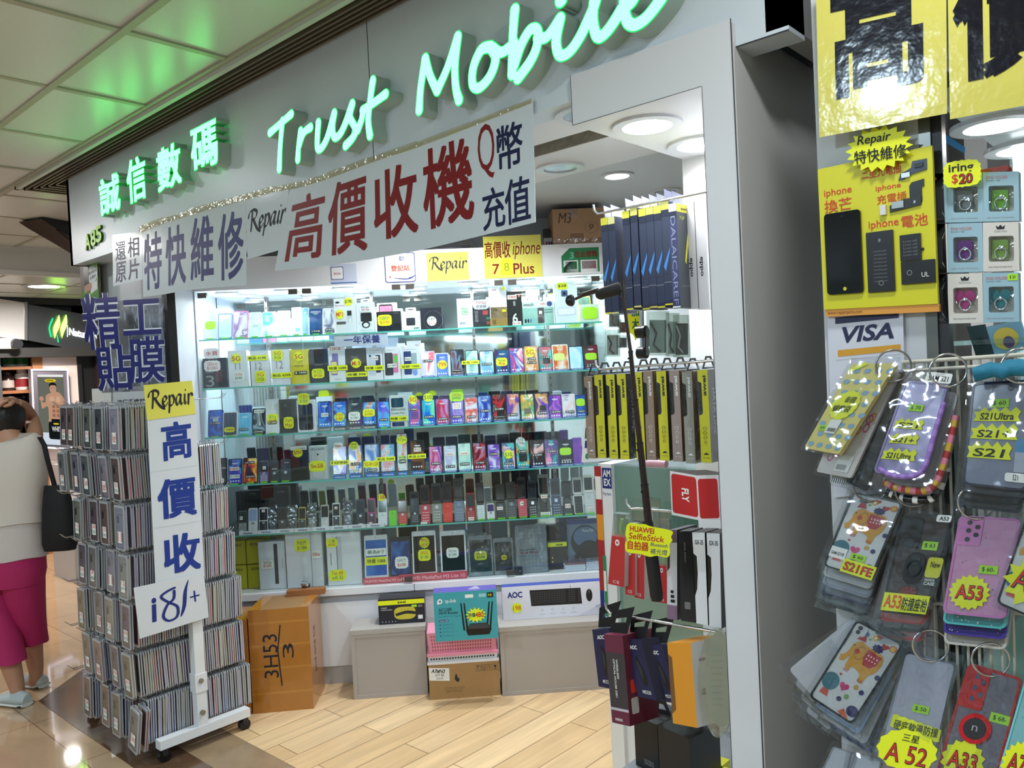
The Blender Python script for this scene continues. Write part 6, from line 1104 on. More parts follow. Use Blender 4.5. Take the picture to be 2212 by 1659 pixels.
# face, turned away down the corridor
fm=MB(); hc=W(4,893,.045); fm.tube([hc+Hy*.075+V((0,0,.005)),hc+Hy*.098+V((0,0,-.02)),hc+Hy*.08+V((0,0,-.028))],[.008,.012,.008],SKIN,8); child('nose',fm,bo)
fm = MB()
for s in (-1, 1): fm.tube([hc + Hy * .072 + Hx * (s * .032 - .01), hc + Hy * .074 + Hx * (s * .032 + .01)], .006, DARK, 8)
child('eyes',fm,bo); fm=MB(); fm.tube([hc+Hy*.078+Hx*-.02+V((0,0,-.055)),hc+Hy*.083+V((0,0,-.057)),hc+Hy*.078+Hx*.02+V((0,0,-.055))],.006,col((170,80,80),.5),8); child('mouth',fm,bo)
# hair: short bob
hr_=MB(); hr_.loft([ring(W(2,py,.03),r,r2,24,None,2.2,.003) for py,r,r2 in ((866,.02,.02),(868,.062,.06),(876,.092,.090),(888,.106,.104),(902,.112,.108),(918,.110,.098),(932,.098,.078),(941,.088,.062))],HAIR)
for k in range(26):
    t=pi+pi*k/25; b=W(2,934,.03)+Hx*.098*cos(t)+Hy*.078*sin(t); hr_.tube([b,b+V((0,0,-.014))+Hx*.004*cos(t),b+V((0,0,-.024-.008*math.sin(k*2.3)))+Hx*.01*math.sin(k)],[.009,.007,.002],HAIR,5)
child('hair', hr_)
# blouse in two layers
bl = MB(); nkc = lambda t: .02 * abs(cos(t)) ** 2
bl.loft([ring(W(cx,py),rx,ry,32,dz,2.3,j) for cx,py,rx,ry,dz,j in ((13,952,.155,.062,lambda t: .035*abs(cos(t)) ** 3,0),(13,960,.185,.085,lambda t: .03*abs(cos(t)) ** 2,.001),(14,985,.196,.108,None,.001),(15,1020,.202,.120,None,.002),(14,1060,.198,.122,None,.003),(12,1100,.196,.124,None,.004),(10,1128,.205,.13,None,.004))],BLOUSE)
b2=MB(); b2.loft([ring(W(11,py),rx,ry,32,None,2.2,j) for py,rx,ry,j in ((1105,.188,.116,0),(1140,.196,.124,.002),(1175,.205,.134,.003),(1203,.210,.138,.005))],col((206,194,188),.7,bump=(30,.15)))
child('blouse', bl, None, 'off-white sleeveless boat-neck top'); child('blouse_hem_layer', b2)
# trousers
tr_=MB(); tr_.loft([ring(W(10,py),rx,ry,28,None,2.3) for py,rx,ry in ((1180,.19,.125),(1205,.196,.135),(1235,.20,.138),(1262,.19,.13))],PINKT)
for cx,dd,pts in ((1,0,((48,1240,.0,.100,.115),(54,1290,.02,.09,.10),(62,1335,.05,.078,.085),(68,1365,.09,.072,.075),(71,1388,.12,.074,.076))),(2,0,((-26,1240,0,.104,.115),(-8,1300,0,.096,.1),(4,1355,-.02,.084,.088),(14,1400,-.03,.078,.08),(20,1428,-.04,.080,.082)))):
    tr_.loft([ring(W(px, py, d), rx, ry, 22, None, 2.1, .002) for px, py, d, rx, ry in pts], PINKT)
child('trousers', tr_, None, 'hot pink capri trousers')
# trainers
for (hx, hy, d) in ((60, 1527, -.05), (97, 1486, .16)):
    g = onZ(hx, hy, 0); fwd = (-Hx * .93 + Hy * .36).normalized(); sd_ = V((-fwd.y, fwd.x, 0)); u, s_, l_ = MB(), MB(), MB()
    prof=((-.0,.028,.062),(.012,.034,.074),(.04,.039,.078),(.08,.041,.082),(.12,.043,.070),(.17,.046,.052),(.21,.042,.040),(.235,.022,.028))
    u.loft([[g+fwd*x+sd_*w_2*cos(2*pi*j/14)+V((0,0,.022+max(0,sin(2*pi*j/14))*(hh-.022))) for j in range(14)] for x,w_2,hh in prof],SHOE); s_.loft([[g+fwd*x+sd_*(w_2+.005)*cos(2*pi*j/14)+V((0,0,.002+(sin(2*pi*j/14)+1)*.012)) for j in range(14)] for x,w_2,hh in prof],SOLE)
    for k in range(4): l_.tube([g+fwd*(.10+.022*k)+sd_*.026+V((0,0,.078-.008*k)),g+fwd*(.10+.022*k)-sd_*.026+V((0,0,.078-.008*k))],.003,WTAG,6)
    so=child('shoe',u); child('sole',s_,so); child('laces',l_,so); hl_=MB(); hl_.loft([[g+fwd*x+sd_*.042*cos(2*pi*j/14)+V((0,0,.004+(sin(2*pi*j/14)+1)*.009)) for j in range(14)] for x in (.005,.05,.10)],DARK); child('heel_pad',hl_,so)
# black tote bag on her shoulder
bg=MB(); bg.loft([[W(cx,py,-.02)+Hx*rx*cos(2*pi*j/20)*(abs(cos(2*pi*j/20)) **-.35 if abs(cos(2*pi*j/20)) > .02 else 1)+Hy*ry*sin(2*pi*j/20) for j in range(20)] for cx,py,rx,ry in ((120,1048,.058,.02),(122,1062,.064,.035),(126,1100,.078,.05),(130,1140,.088,.058),(130,1172,.088,.055),(130,1188,.080,.035))],BAGM)
st = MB()
for o_ in (0,.012): st.loft([[p+Hx*.012*a+Hy*b for a,b in ((-1,-.003),(1,-.003),(1,.003),(-1,.003))] for p in (W(72,944,.05+o_),W(86,944,-.03+o_),W(96,962,-.07+o_),W(102,990,-.07+o_),W(110,1020,-.05+o_),W(118,1050,-.03+o_))],BAGM)
thing('tote_bag', 'plain black fabric tote bag hanging from the woman’s shoulder', 'bag', [('bag_body', bg), ('shoulder_strap', st)])
# ================================================================ GOODS HANGING IN THE PILLAR BOX
def quadP(pts, y, yb=None): return quadY(pts, y, yb)
def hookrod(p0, p1, y, label):
    A, B = onY(*p0, y), onY(*p1, y); B = V((-.845, y, B.z + (A.z - B.z) * .3)); m = MB(); d = (A - B).normalized()
    m.tube([B,A-d*.02,A,A+d*.012+V((0,0,.012)),A+d*.014+V((0,0,.026))],.0035,CHROME,8); return thing('display_hook',label,'hook',m)
YA = 1.75
hookrod((1292,462),(1520,415),YA,'chrome hook carrying the blue and yellow boxes, tip bent upward'); hookrod((1296,798),(1540,772),YA,'chrome hook carrying the yellow and brown cable boxes'); hookrod((1318,1325),(1560,1362),1.70,'chrome hook carrying the mouse boxes'); hookrod((1362,1098),(1560,1110),1.82,'chrome hook carrying the red clear-topped packs')
def XC(x, y): return 1200 + x / 4.1475, 360 + y / 4.1475
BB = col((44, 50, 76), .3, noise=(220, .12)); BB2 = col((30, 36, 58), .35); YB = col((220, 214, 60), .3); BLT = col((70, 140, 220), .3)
def hangbox(l, r, t, b, y, dep, front, side, top, skew=0., tabc=None):
    """box whose narrow spine faces the corridor: pixel span -> spine frame on Y=y, sides running back along +Y"""
    A,B=onY((l),(b),y),onY((r),(b),y); w=B.x-A.x; h=onY(l,t,y).z-A.z; S=Plane(A,(1,0,0),V((skew,0,1)).normalized()); m=MB(); m.obox(S,0,0,-dep,w,h,0,front,top=top or front,side=side); return S,w,h,m
YS=[((420,487),455,1322),((484,548),445,1318),((612,682),392,1285),((684,750),367,1262),((758,828),372,1282),((829,890),357,1266),((894,963),347,1266),((964,1029),312,1242),((1031,1100),327,1266)]
PALE = {1: (226, 222, 150), 3: (216, 212, 110), 5: (216, 212, 100), 8: (232, 240, 236)}
for i, ((x0, x1), yt, yb) in enumerate(YS):
    pl,pt_=XC((x0+x1)/2-30,yt); pr,pb=XC((x0+x1)/2+36,yb); mid=(XC(x0,0)[0]+XC(x1,0)[0])/2; A=onY(mid,(pt_+pb)/2,YA); x=A.x-.0105; z0,z1=onY(mid,pb,YA).z,onY(mid,pt_,YA).z
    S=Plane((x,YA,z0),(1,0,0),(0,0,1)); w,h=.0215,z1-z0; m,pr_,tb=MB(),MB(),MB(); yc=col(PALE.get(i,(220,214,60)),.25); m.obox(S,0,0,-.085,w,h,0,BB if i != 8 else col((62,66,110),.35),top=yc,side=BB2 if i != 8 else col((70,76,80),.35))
    pr_.rect(S, 0, h * .925, w, h, .0005, yc); pr_.rect(S, 0, h * .86, w, h * .925, .0005, BB2); pr_.rect(S, 0, 0, w, .004, .0005, yc)
    if i < 8: pr_.poly(S,[(w*.05,h*.38),(w*.98,h*.56),(w*.9,h*.50),(w*.3,h*.33)],.0007,BLT); pr_.rect(S,0,h*.22,w,h*.225,.0006,GREY); pr_.rect(S,0,h*.30,w,h*.305,.0006,BB2)
    else:
        pr_.text(S,'DALAICAREF',w*.2,h*.03,w*.8,h*.88,.0007,col((150,156,190),.4),0,0,2,1); Q=Plane((x+w,YA,z0),(0,1,0),(0,0,1)); pr_.rect(Q,0,h*.92,.085,h,.0005,YB); pr_.text(Q,'awei',.02,h*.94,.06,h*.97,.0008,INK,.02); pr_.poly(Q,[(.03,h*.45),(.05,h*.75),(.055,h*.7),(.036,h*.42)],.0007,YB); pr_.text(Q,'T12P',.012,h*.85,.035,h*.88,.0008,YTAG); pr_.text(Q,'magnet neckband',.012,h*.2,.05,h*.22,.0008,GREY); pr_.frame(Q,rrect(.05,h*.1,.07,h*.18,.002),rrect(.052,h*.105,.068,h*.175,.002),0,.0007,GREY)
    tb.add([(x+w*.5-.0006,YA+.003,z1),(x+w*.5-.0006,YA+.075,z1),(x+w*.5-.0006,YA+.06,z1+.026),(x+w*.5-.0006,YA+.0,z1+.032),(x+w*.5+.0006,YA+.003,z1),(x+w*.5+.0006,YA+.075,z1),(x+w*.5+.0006,YA+.06,z1+.026),(x+w*.5+.0006,YA+.0,z1+.032)],[(0,1,2,3),(7,6,5,4),(0,3,7,4),(2,6,7,3),(1,5,6,2)],col((130,132,160),.35))
    thing('earphone_box',f'narrow navy box with yellow cap, {ORD[i]} from the hook tip' if i < 8 else 'navy and grey box nearest the pillar with long outlined spine lettering','box',[('carton',m),('print',pr_),('hang_tab',tb)],'navy earphone boxes on the upper hook')
for i, (l, r, t, b) in enumerate(((1487, 1508, 438, 668), (1509, 1530, 432, 668))):
    A=onY(l,b,1.80); z1=onY(l,t,1.80).z; m=MB(); S=Plane((A.x,1.80,A.z),(1,0,0),(0,0,1)); h=z1-A.z; m.obox(S,0,0,-.09,.03,h,0,col((206,204,206),.35)); p=MB(); p.text(S,'eppo',.008,h*.3,.018,h*.48,.0007,INK,.02,0,2,1); tb=MB(); tb.box(A.x+.014,1.80,z1,A.x+.0152,1.87,z1+.03,WTAG)
    thing('cable_box',('white spine box directly behind the outlined-lettering box' if i == 0 else 'white spine box pressed against the pillar, behind the navy row'),'box',[('carton',m),('print',p),('hang_tab',tb)])
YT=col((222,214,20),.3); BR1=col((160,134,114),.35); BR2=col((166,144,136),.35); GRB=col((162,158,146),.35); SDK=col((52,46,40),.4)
AW=[((258,352),305,1035,BR1,'brown'),((360,437),290,1033,YT,'yellow'),((463,545),286,1040,YT,'yellow'),((563,642),281,1045,YT,'yellow'),((705,790),266,1052,YT,'yellow'),((797,885),256,1050,BR1,'brown'),((914,1006),255,1056,YT,'yellow'),((1027,1128),250,1064,BR2,'pinkish brown'),((1136,1246),261,1080,GRB,'stone grey'),((1277,1384),244,1075,YT,'yellow')]
for i, ((x0, x1), yt, yb, fm_, cn_) in enumerate(AW):
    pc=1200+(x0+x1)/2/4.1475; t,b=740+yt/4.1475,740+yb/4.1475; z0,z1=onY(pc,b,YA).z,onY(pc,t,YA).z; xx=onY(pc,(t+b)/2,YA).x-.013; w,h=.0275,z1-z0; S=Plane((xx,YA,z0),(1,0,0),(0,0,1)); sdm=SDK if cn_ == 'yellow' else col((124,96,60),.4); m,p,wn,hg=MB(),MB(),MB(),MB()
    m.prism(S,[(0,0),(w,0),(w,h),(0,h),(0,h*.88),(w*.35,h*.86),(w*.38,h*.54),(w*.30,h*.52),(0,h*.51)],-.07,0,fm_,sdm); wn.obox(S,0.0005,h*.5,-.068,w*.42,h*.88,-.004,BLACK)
    lm=INK if cn_ == 'yellow' else WTAG; p.text(S,'awei',w*.48,h*.72,w*.80,h*.94,.0007,lm,.03,0,3,2); p.poly(S,[(w*.3,h*.085),(w*.85,h*.085),(w*.6,h*.105),(w*.8,h*.115),(w*.4,h*.10)],.0007,lm); p.text(S,'fast charge',w*.25,h*.045,w*.9,h*.06,.0007,lm)
    for k in range(4): p.frame(S,ell(w*.52,h*(.22+.05*k),w*(.13+.02*k),h*.018,14),ell(w*.52,h*(.22+.05*k),w*(.10+.02*k),h*.015,14),0,.0007,lm)
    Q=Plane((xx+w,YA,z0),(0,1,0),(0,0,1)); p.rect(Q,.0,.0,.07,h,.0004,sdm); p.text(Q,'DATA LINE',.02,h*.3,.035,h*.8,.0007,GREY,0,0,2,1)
    hg.frame(Plane((xx+w*.5,YA-.01,z1),(0,1,0),(0,0,1)),[(.01,.002),(.075,.002),(.055,.033),(.03,.033)],[(.018,.006),(.066,.006),(.051,.028),(.034,.028)],-.001,.001,BLACK); bg=MB(); bg.obox(S,-.001,-.001,-.072,w+.001,h+.012,.0015,glass((248,250,252),.35,.03,.06,(20,.5)))
    thing('cable_box',f'{cn_} cable box with black window, {ORD[i]} from the hook tip in the middle row','box',[('carton',m),('window',wn),('print',p),('hanger',hg),('clear_sleeve',bg)],'yellow and brown cable boxes on the middle hook')
# selfie stick hung in front of the niche
YSS = 1.615
def yy(px, py, d=0.): return onY(px, py, YSS + d)
pl_=MB(); BRZ=col((58,46,44),.28,.5); pth=[(1346,640),(1362,758),(1372,862),(1382,955),(1392,1045),(1401,1128)]; rs=[.0042,.0055,.0068,.0080,.0092]
for k in range(5):
    pl_.tube([yy(*pth[k]),yy(*pth[k+1])],rs[k],BRZ,14); c=yy(*pth[k+1]); pl_.tube([c,c+(yy(*pth[k])-c).normalized()*-.004],rs[k]+.002,BLACK,14); pl_.tube([c+V((-.002,-rs[k]-.0015,-.018)),c+V((-.002,-rs[k]-.0035,-.018))],.0025,BLACK,8)
gp = MB(); gp.tube([yy(1399, 1125), yy(1403, 1165), yy(1418, 1285), yy(1419, 1297)], [.012, .0155, .0155, .013], col((18, 18, 20), .5), 16)
hd_=MB(); hd_.tube([yy(1291,637),yy(1296,636),yy(1340,622),yy(1346,620)],[.010,.014,.015,.012],col((20,20,22),.6),16); hd_.tube([yy(1342,606),yy(1345,640)],.007,BLACK,12); ar_=MB(); ar_.tube([yy(1243,646),yy(1262,636),yy(1262,636)],[.0035,.0045,.0045],BRZ,10); ar_.tube([yy(1260,637),yy(1292,627)],.006,BRZ,10); hp=MB(); c=yy(1235,649); hp.tube([c+V((-.006,0,.0)),c+V((0,-.002,0)),c+V((.005,0,.0))],[.014,.0155,.012],BLACK,16)
tg=MB(); S=quadY(((1352,1128),(1454,1142),(1450,1206),(1350,1196)),YSS-.02); tg.prism(S,smooth_path([(.02,.9),(.1,1.0),(.3,1.0),(.42,1.02),(.55,.97),(.98,.92),(.97,.72),(1.0,.6),(.95,.45),(.97,.2),(.92,.02),(.7,.04),(.55,-.02),(.35,.04),(.05,.06),(.0,.3),(.04,.45),(.0,.6),(.02,.9)],3)[:-1],0,.001,YTAG)
tg.text(S,'HUAWEI',.10,.74,.62,.92,.0016,RINK,.02); tg.text(S,'SelfieStick',.08,.50,.84,.70,.0016,RINK,.01,.1); tg.text(S,'自拍器',.06,.16,.52,.45,.0016,RINK,.02); tg.text(S,'Bluetooth',.56,.34,.92,.46,.0016,BINK,0,.1); tg.text(S,'補光燈',.56,.08,.92,.27,.0016,BINK)
thing('selfie_stick','long bronze telescopic selfie stick with yellow handwritten tag','selfie stick',[('telescopic_pole',pl_),('hand_grip',gp),('clamp_grip',hd_),('clamp_arm',ar_),('clamp_pad',hp),('price_tag',tg)])
# red box standing on the hook row
def facebox(pts, y0, dv, front, side, top, label, name, prints, cat='box', extra=()):
    """box from the four pixels of its front face (on Y=y0) and a depth vector"""
    q=[onY(px,py,y0) for px,py in pts]; S=Quad(*q); b=[p+dv for p in q]; m=MB(); m.quad([q[3],q[2],q[1],q[0]],front); m.quad([q[2],b[2],b[1],q[1]],side); m.quad([q[0],q[1],b[1],b[0]],top); m.quad([b[3],q[3],q[0],b[0]],side); m.quad([b[2],b[3],b[0],b[1]],side); m.quad([q[2],q[3],b[3],b[2]],front)
    SR = Quad(q[1], b[1], b[2], q[2]); p = MB()
    for it in prints:
        T_ = SR if it[0] == 'R' else S; it = it[1:]
        if it[0] == '@': T_ and p.poly(T_, it[1], .0006 + .0002 * it[3], it[2])
        else: p.text(T_, it[0], *it[1:5], .0011, it[5], it[6] if len(it) > 6 else .01, 0, 3, it[7] if len(it) > 7 else False)
    return thing(name, label, cat, [('carton', m), ('print', p)] + list(extra))
REDB = col((190, 36, 38), .35); DV = V((.03, .10, 0))
facebox(((1447,1017),(1505,1027),(1511,1124),(1451,1112)),1.66,V((.07,.045,.0)),col((226,222,222),.35),col((226,222,222),.35),col((70,66,64),.5),'red and white car charger box tucked against the pillar','charger_box',
        [('F','@',rrect(.05,.06,.97,.95,.08),REDB,0),('F','FLY',.42,.36,.68,.66,WTAG,.03,1),('R','@',rrect(.02,.04,.55,.92,.06),REDB,0),('R','FLY',.62,.1,.75,.3,REDB,.03,1),('R','Car Universal',.78,.3,.88,.9,RINK,0,1)])
# red clear-topped packs
def XD(x, y): return 1240 + x / 2.967, 1100 + y / 2.967
def Q4(*p): return tuple(XD(*q) for q in p)
RP = col((196, 50, 50), .35); CLRP = glass((224, 232, 226), .5, .12, .08, (12, .4))
for i,(pts,y,lb) in enumerate(((Q4((252,25),(330,35),(322,500),(218,478)),1.83,'red pack with clear top, nearest the hook tip'),(Q4((335,90),(392,95),(392,555),(328,545)),1.85,'red pack with clear top, second along the hook'),(Q4((394,100),(452,105),(450,578),(388,565)),1.86,'red pack with clear top behind the black stick grip'),(Q4((538,250),(592,255),(596,605),(536,595)),1.9,'red pack with clear top beyond the black stick grip'))):
    S=quadY(pts,y); m,c,p=MB(),MB(),MB(); m.obox(S,0,0,-.025,1,.68,0,RP,side=col((190,186,180),.4)); c.obox(S,0,.68,-.025,1,1,0,CLRP); c2=MB(); c2.tube([S(.5,.70,-.012),S(.45,.80,-.012),S(.55,.92,-.012)],.005,col((150,200,110),.4),8); p.disc(S,.45,.60,.16,.045,.0008,WTAG); p.text(S,'M',.38,.58,.52,.62,.0012,RINK,.03); p.text(S,'CE',.3,.03,.7,.07,.0008,WTAG)
    thing('earphone_pack', lb, 'pack', [('card', m), ('clear_top', c), ('earphones', c2), ('print', p)], 'red packs with clear tops')
facebox(Q4((600,135),(660,132),(662,712),(596,700)),1.72,V((.01,.08,0)),col((206,206,214),.35),col((30,28,32),.4),col((84,64,80),.4),'white box with a mauve foot and stacked black shapes','mouse_box',[('F','@',[(0,0),(1,0),(1,.16),(0,.16)],col((130,104,128),.4),0),('F','@',[(0,.86),(1,.86),(1,1),(0,1)],col((110,86,108),.4),0),('F','@',[(.0,.54),(.25,.58),(.25,.8),(0,.84)],DARK,0)]+[('F','@',rrect(.35,.19+.052*k,.78-.06*k,.225+.052*k,.1,.012),BLACK,1) for k in range(3)])
facebox(Q4((672,142),(752,140),(780,728),(686,715)),1.70,V((.004,.05,0)),col((26,28,36),.35),col((20,20,24),.35),DARK,'tall black box with sideways lettering and small square code','earphone_box',[('F','enjoy best',.36,.66,.54,.88,GREY,0,2),('F','@',rrect(.3,.14,.7,.22,.02),col((120,120,124),.5),0)])
for i,(pts,lb) in enumerate(((Q4((756,148),(838,150),(860,746),(784,730)),'white spine headset box next to the tall black box'),(Q4((848,152),(934,156),(946,766),(866,748)),'white spine headset box against the pillar'))):
    facebox(pts,1.68,V((.005,.06,0)),BLACK,BLACK,col((30,26,26),.4),lb,'headset_box',[('F','@',[(.02,1),(1,1),(1,0),(.02,0),(.02,.30),(.22,.38),(.32,.55),(.30,.74),(.04,.77)],col((222,222,226),.35),0),('F','GX-35',.2,.87,.86,.92,INK,.02)],'box')
NV = col((24, 28, 72), .35)
def mousebox(pts,y,dv,label): return facebox(pts,y,dv,NV,col((40,40,56),.4),col((30,34,64),.35),label,'mouse_box',[('F','AOC',.26,.83,.66,.90,WTAG,.035),('F','@',smooth_path([(.38,.66),(.46,.72),(.64,.56),(.78,.36),(.74,.24),(.56,.22),(.44,.40),(.38,.66)],4)[:-1],BLACK,0),('F','@',smooth_path([(.44,.62),(.5,.64),(.62,.5),(.58,.32),(.48,.42),(.44,.62)],4)[:-1],col((46,48,56),.3),1),('F','MS320',.36,.08,.82,.14,WTAG,.01)],
    'box', [('hang_tab', tab_(pts, y))])
def tab_(pts, y):
    m=MB(); A,B=onY(*pts[0],y),onY(*pts[1],y); m.frame(Quad(A+V((.0,.03,.07)),B+V((.02,.03,.07)),B+V((.0,.02,0)),A+V((0,.02,0))),[(.1,0),(1,0),(1,1),(.1,.75)],[(.3,.36),(.8,.40),(.8,.60),(.3,.5)],-.0008,0,BLACK); return m
mousebox(Q4((116, 772), (228, 765), (250, 1155), (158, 1135)), 1.71, V((.02, .05, 0)), 'navy mouse box half hidden behind the maroon box')
mousebox(Q4((455, 865), (568, 872), (660, 1245), (566, 1232)), 1.70, V((.03, .04, 0)), 'navy mouse box between its twin and the orange box')
mousebox(Q4((318,832),(428,836),(528,1226),(410,1200)),1.68,V((.03,.04,0)),'navy mouse box hung just before its twin, overlapping the maroon box')
MAR = col((104, 36, 62), .35)
facebox(Q4((192,800),(312,812),(360,1392),(246,1366)),1.66,V((.03,.09,0)),col((60,54,60),.4),col((90,30,44),.35),col((120,44,70),.35),'tall maroon and charcoal wireless optical mouse box','mouse_box',[('F','@',[(0,.80),(1,.80),(1,1),(0,1)],MAR,0),('F','@',[(0,0),(1,0),(1,.15),(0,.15)],MAR,0),('F','@',[(0,.15),(1,.15),(1,.18),(0,.18)],col((196,186,196),.4),1),('F','OPTICAL MOUSE 2201',.36,.30,.46,.73,WTAG,.02,1),('F','WIRELESS',.52,.51,.62,.73,WTAG,.02,1),('F','ONEPAD',.2,.035,.62,.065,WTAG,.02),('R','@',rrect(.1,.12,.34,.30,.03),col((170,166,160),.5),0),('R','@',rrect(.12,.35,.5,.5,.03),RINK,0)],'box',[('hang_tab',tab_(Q4((192,800),(312,812),(360,1392),(246,1366)),1.66))])
ORG = col((226, 150, 40), .4)
facebox(Q4((597,856),(748,856),(790,1402),(634,1372)),1.66,V((.04,.09,0)),ORG,col((196,192,186),.4),ORG,'orange display box with cut-out side against the pillar','gadget_box',[('F','@',[(0,.86),(.16,.82),(.18,.18),(.0,.12)],col((120,80,40),.5),0),('R','@',ell(.3,.78,.1,.02),DARK,0),('R','@',ell(.3,.42,.1,.02),DARK,0),('R','@',ell(.3,.38,.1,.02),DARK,0)],'box')
S=quadY(Q4((800,780),(996,770),(1000,1450),(830,1440)),1.665); m,c=MB(),MB(); m.prism(S,ell(.62,.52,.55,.46,40),-.012,-.008,col((196,198,202),.4)); c.prism(S,ell(.58,.50,.60,.52,40),-.006,.006,CLRP); p=MB()
for k in range(9): p.text(S, 'Contents of the clear blister pack', .3, .74 - k * .06, .72, .765 - k * .06, -.0074, GREY)
thing('blister_pack','round clear blister pack with pale printed card beside the orange box','pack',[('card',m),('clear_shell',c),('print',p)])
# small goods at the foot of the niche
fl_=MB(); zt=onY(1450,1660,1.8).z-.012; fl_.box(-1.25,1.62,zt-.02,-.845,2.1,zt,col((130,136,140),.4)); thing('niche_shelf','grey shelf at the foot of the pillar niche','shelf',fl_)
for i,(px,py,w_2,dep,hh,y,lb) in enumerate(((1372,1612,.085,.09,.075,1.78,'smaller black hang-tab box behind its twin on the niche shelf'),(1424,1630,.10,.11,.095,1.67,'larger black hang-tab box on the niche shelf'))):
    A=onY(px,py,y); A.z=zt; S=Plane(A+V((0,0,.001)),V((.95,-.2,0)).normalized(),(0,0,1)); m,t_=MB(),MB(); hh=max(.05,onY(px,(1545 if i == 0 else 1568),y).z-zt); m.obox(S,0,0,-dep,w_2,hh,0,col((26,26,28),.35)); t_.frame(Plane(S(w_2*.35,hh,-dep*.6),S.U*.9+V((0,.3,0)),V((-.25,0,.9))),[(0,0),(.05,0),(.045,.04),(.012,.04)],[(.014,.012),(.038,.012),(.034,.028),(.02,.028)],-.001,.0,col((36,36,38),.35)); p=MB(); p.text(S,'SOODO',w_2*.4,hh*.12,w_2*.8,hh*.22,.0008,GREY); thing('gadget_box',lb,'box',[('carton',m),('hang_tab',t_),('print',p)],'black hang-tab boxes on the niche shelf')
c=onY(1430,1560,1.86); m=MB(); m.loft([[V((c.x+.055*r*cos(2*pi*j/24),c.y+.05*r*sin(2*pi*j/24),zt+.001+z)) for j in range(24)] for r,z in ((1.0,0),(1.02,.03),(1.0,.085),(.9,.115),(.66,.135),(.3,.145),(.05,.147))],col((84,92,104),.5)); thing('speaker_dome','grey dome-shaped gadget behind the black boxes','gadget',m)
for i, (px, y) in enumerate(((1495, 1.86), (1533, 1.83), (1555, 1.80), (1571, 1.76))):
    A=onY(px,1590,y); m=MB(); m.box(A.x-.022,y-.02,zt+.0005,A.x+.014,y+.02,zt+.075,col((206,206,30),.4)); thing('small_box',f'{("first", "second", "third", "last")[i]} small yellow box below the orange box, counting towards the pillar','box',m,'small yellow boxes on the niche shelf')
for i, (px, y, lb) in enumerate(((1395, 1.62, 'grey plastic tray below the black boxes'), (1550, 1.64, 'grey plastic tray against the pillar foot'))):
    A=onY(px,1659,y); m=MB(); S=Plane((A.x,A.y,zt-.03),(1,0,0),(0,1,0)); m.prism(S,rrect(-.06,-.05,.06,.04,.03),0,.05,col((128,134,142),.35)); h_=MB(); h_.tube([(A.x-.03,y-.02,zt+.03),(A.x-.05,y-.05,zt+.022),(A.x-.06,y-.06,zt+.04)],.003,CHROME,8); thing('tray',lb,'tray',[('tray_body',m),('wire_hook',h_)])
# ---- glass counter with card-payment stickers behind the niche
YC = 2.55; A, B = onY(1299, 1000, YC), onY(1480, 1008, YC); zc = A.z; m = MB(); e = onY(1326, 1290, YC).x
m.box(A.x,YC-.02,0,A.x+.06,YC+.55,zc,WHITE); tp_=MB(); tp_.box(A.x+.06,YC,zc-.008,-.86,YC+.5,zc,GL); bk_=MB(); bk_.box(A.x+.06,YC+.5,.0,-.86,YC+.52,zc,col((206,220,214),.3)); fr_=MB(); fr_.box(A.x+.06,YC,.45,-.86,YC+.006,zc-.008,glass((222,240,232),.5,.08,.02)); bs=MB(); bs.box(A.x+.06,YC,0,-.86,YC+.5,.45,WHITE); ca=MB(); S=Plane((A.x,YC-.021,zc),(1,0,0),(0,0,1)); S_=Plane((A.x+.0,YC+.2,zc),(0,-1,0),(0,0,1))
ca.rect(S,-.02,-.50,.012,-.01,.001,col((170,40,44),.4)); ca.rect(S,.0165,-.095,.06,-.015,.001,BINK); ca.text(S,'AM',.02,-.05,.056,-.022,.0015,WTAG,.03); ca.text(S,'EX',.024,-.085,.056,-.057,.0015,WTAG,.03); ca.text(S,'Pay here',.018,-.125,.055,-.11,.001,BINK); ca.rect(S,-.018,-.14,.010,-.05,.0014,WTAG); ca.rect(S,-.018,-.30,.012,-.2,.0014,ORG); ca.rect(S,-.02,-.62,.0,-.5,.001,BINK); ca.rect(S,.001,-.60,.016,-.36,.0012,col((40,140,90),.4)); ca.rect(S,.002,-.5,.014,-.42,.0016,WTAG)
thing('glass_counter','glass-topped white counter with stacked payment stickers behind the hanging boxes','counter',[('end_panel',m),('glass_top',tp_),('back_panel',bk_),('glass_front',fr_),('base',bs),('payment_stickers',ca)])
m=MB(); S=quadY(((1262,905),(1370,905),(1370,992),(1256,999)),2.2); m.obox(S,0,0,-.004,1,1,0,WHITE); m.rect(S,.04,.55,.14,.8,.001,GINK); m.rect(S,.05,.33,.12,.5,.001,BINK); m.poly(S,ell(.12,.14,.05,.07),.001,col((30,140,80),.4)); thing('standing_notice','white notice board with green tick behind the brown cable box','sign',m)
m=MB(); q0,q1=onY(1385,1012,2.5),onY(1440,1008,2.5); m.tube([V((q0.x,q0.y,zc+.016)),V((q1.x,q1.y,zc+.016))],.014,col((220,170,190),.35),14); thing('paper_roll','pink paper roll lying on the glass counter','roll',m)
for i, (px, py) in enumerate(((1385, 1180), (1408, 1150), (1432, 1175))):
    q=onY(px,py-60,2.42 if i else 2.44); m=MB(); S=Plane((q.x-.03,q.y,q.z-.14),(1,0,0),(0,0,1)); m.obox(S,0,0,-.006,.055,.13,0,col(((70,72,76),(180,190,186),(150,150,146))[i],.35)); b=MB(); b.obox(S,-.008,-.005,-.008,.063,.165,.003,CLRP); thing('case_pack',('dark','pale green','grey')[i]+' phone case in clear bag hanging in the glass counter','pack',[('phone_case',m),('clear_bag',b)],'bagged cases hanging in the glass counter')
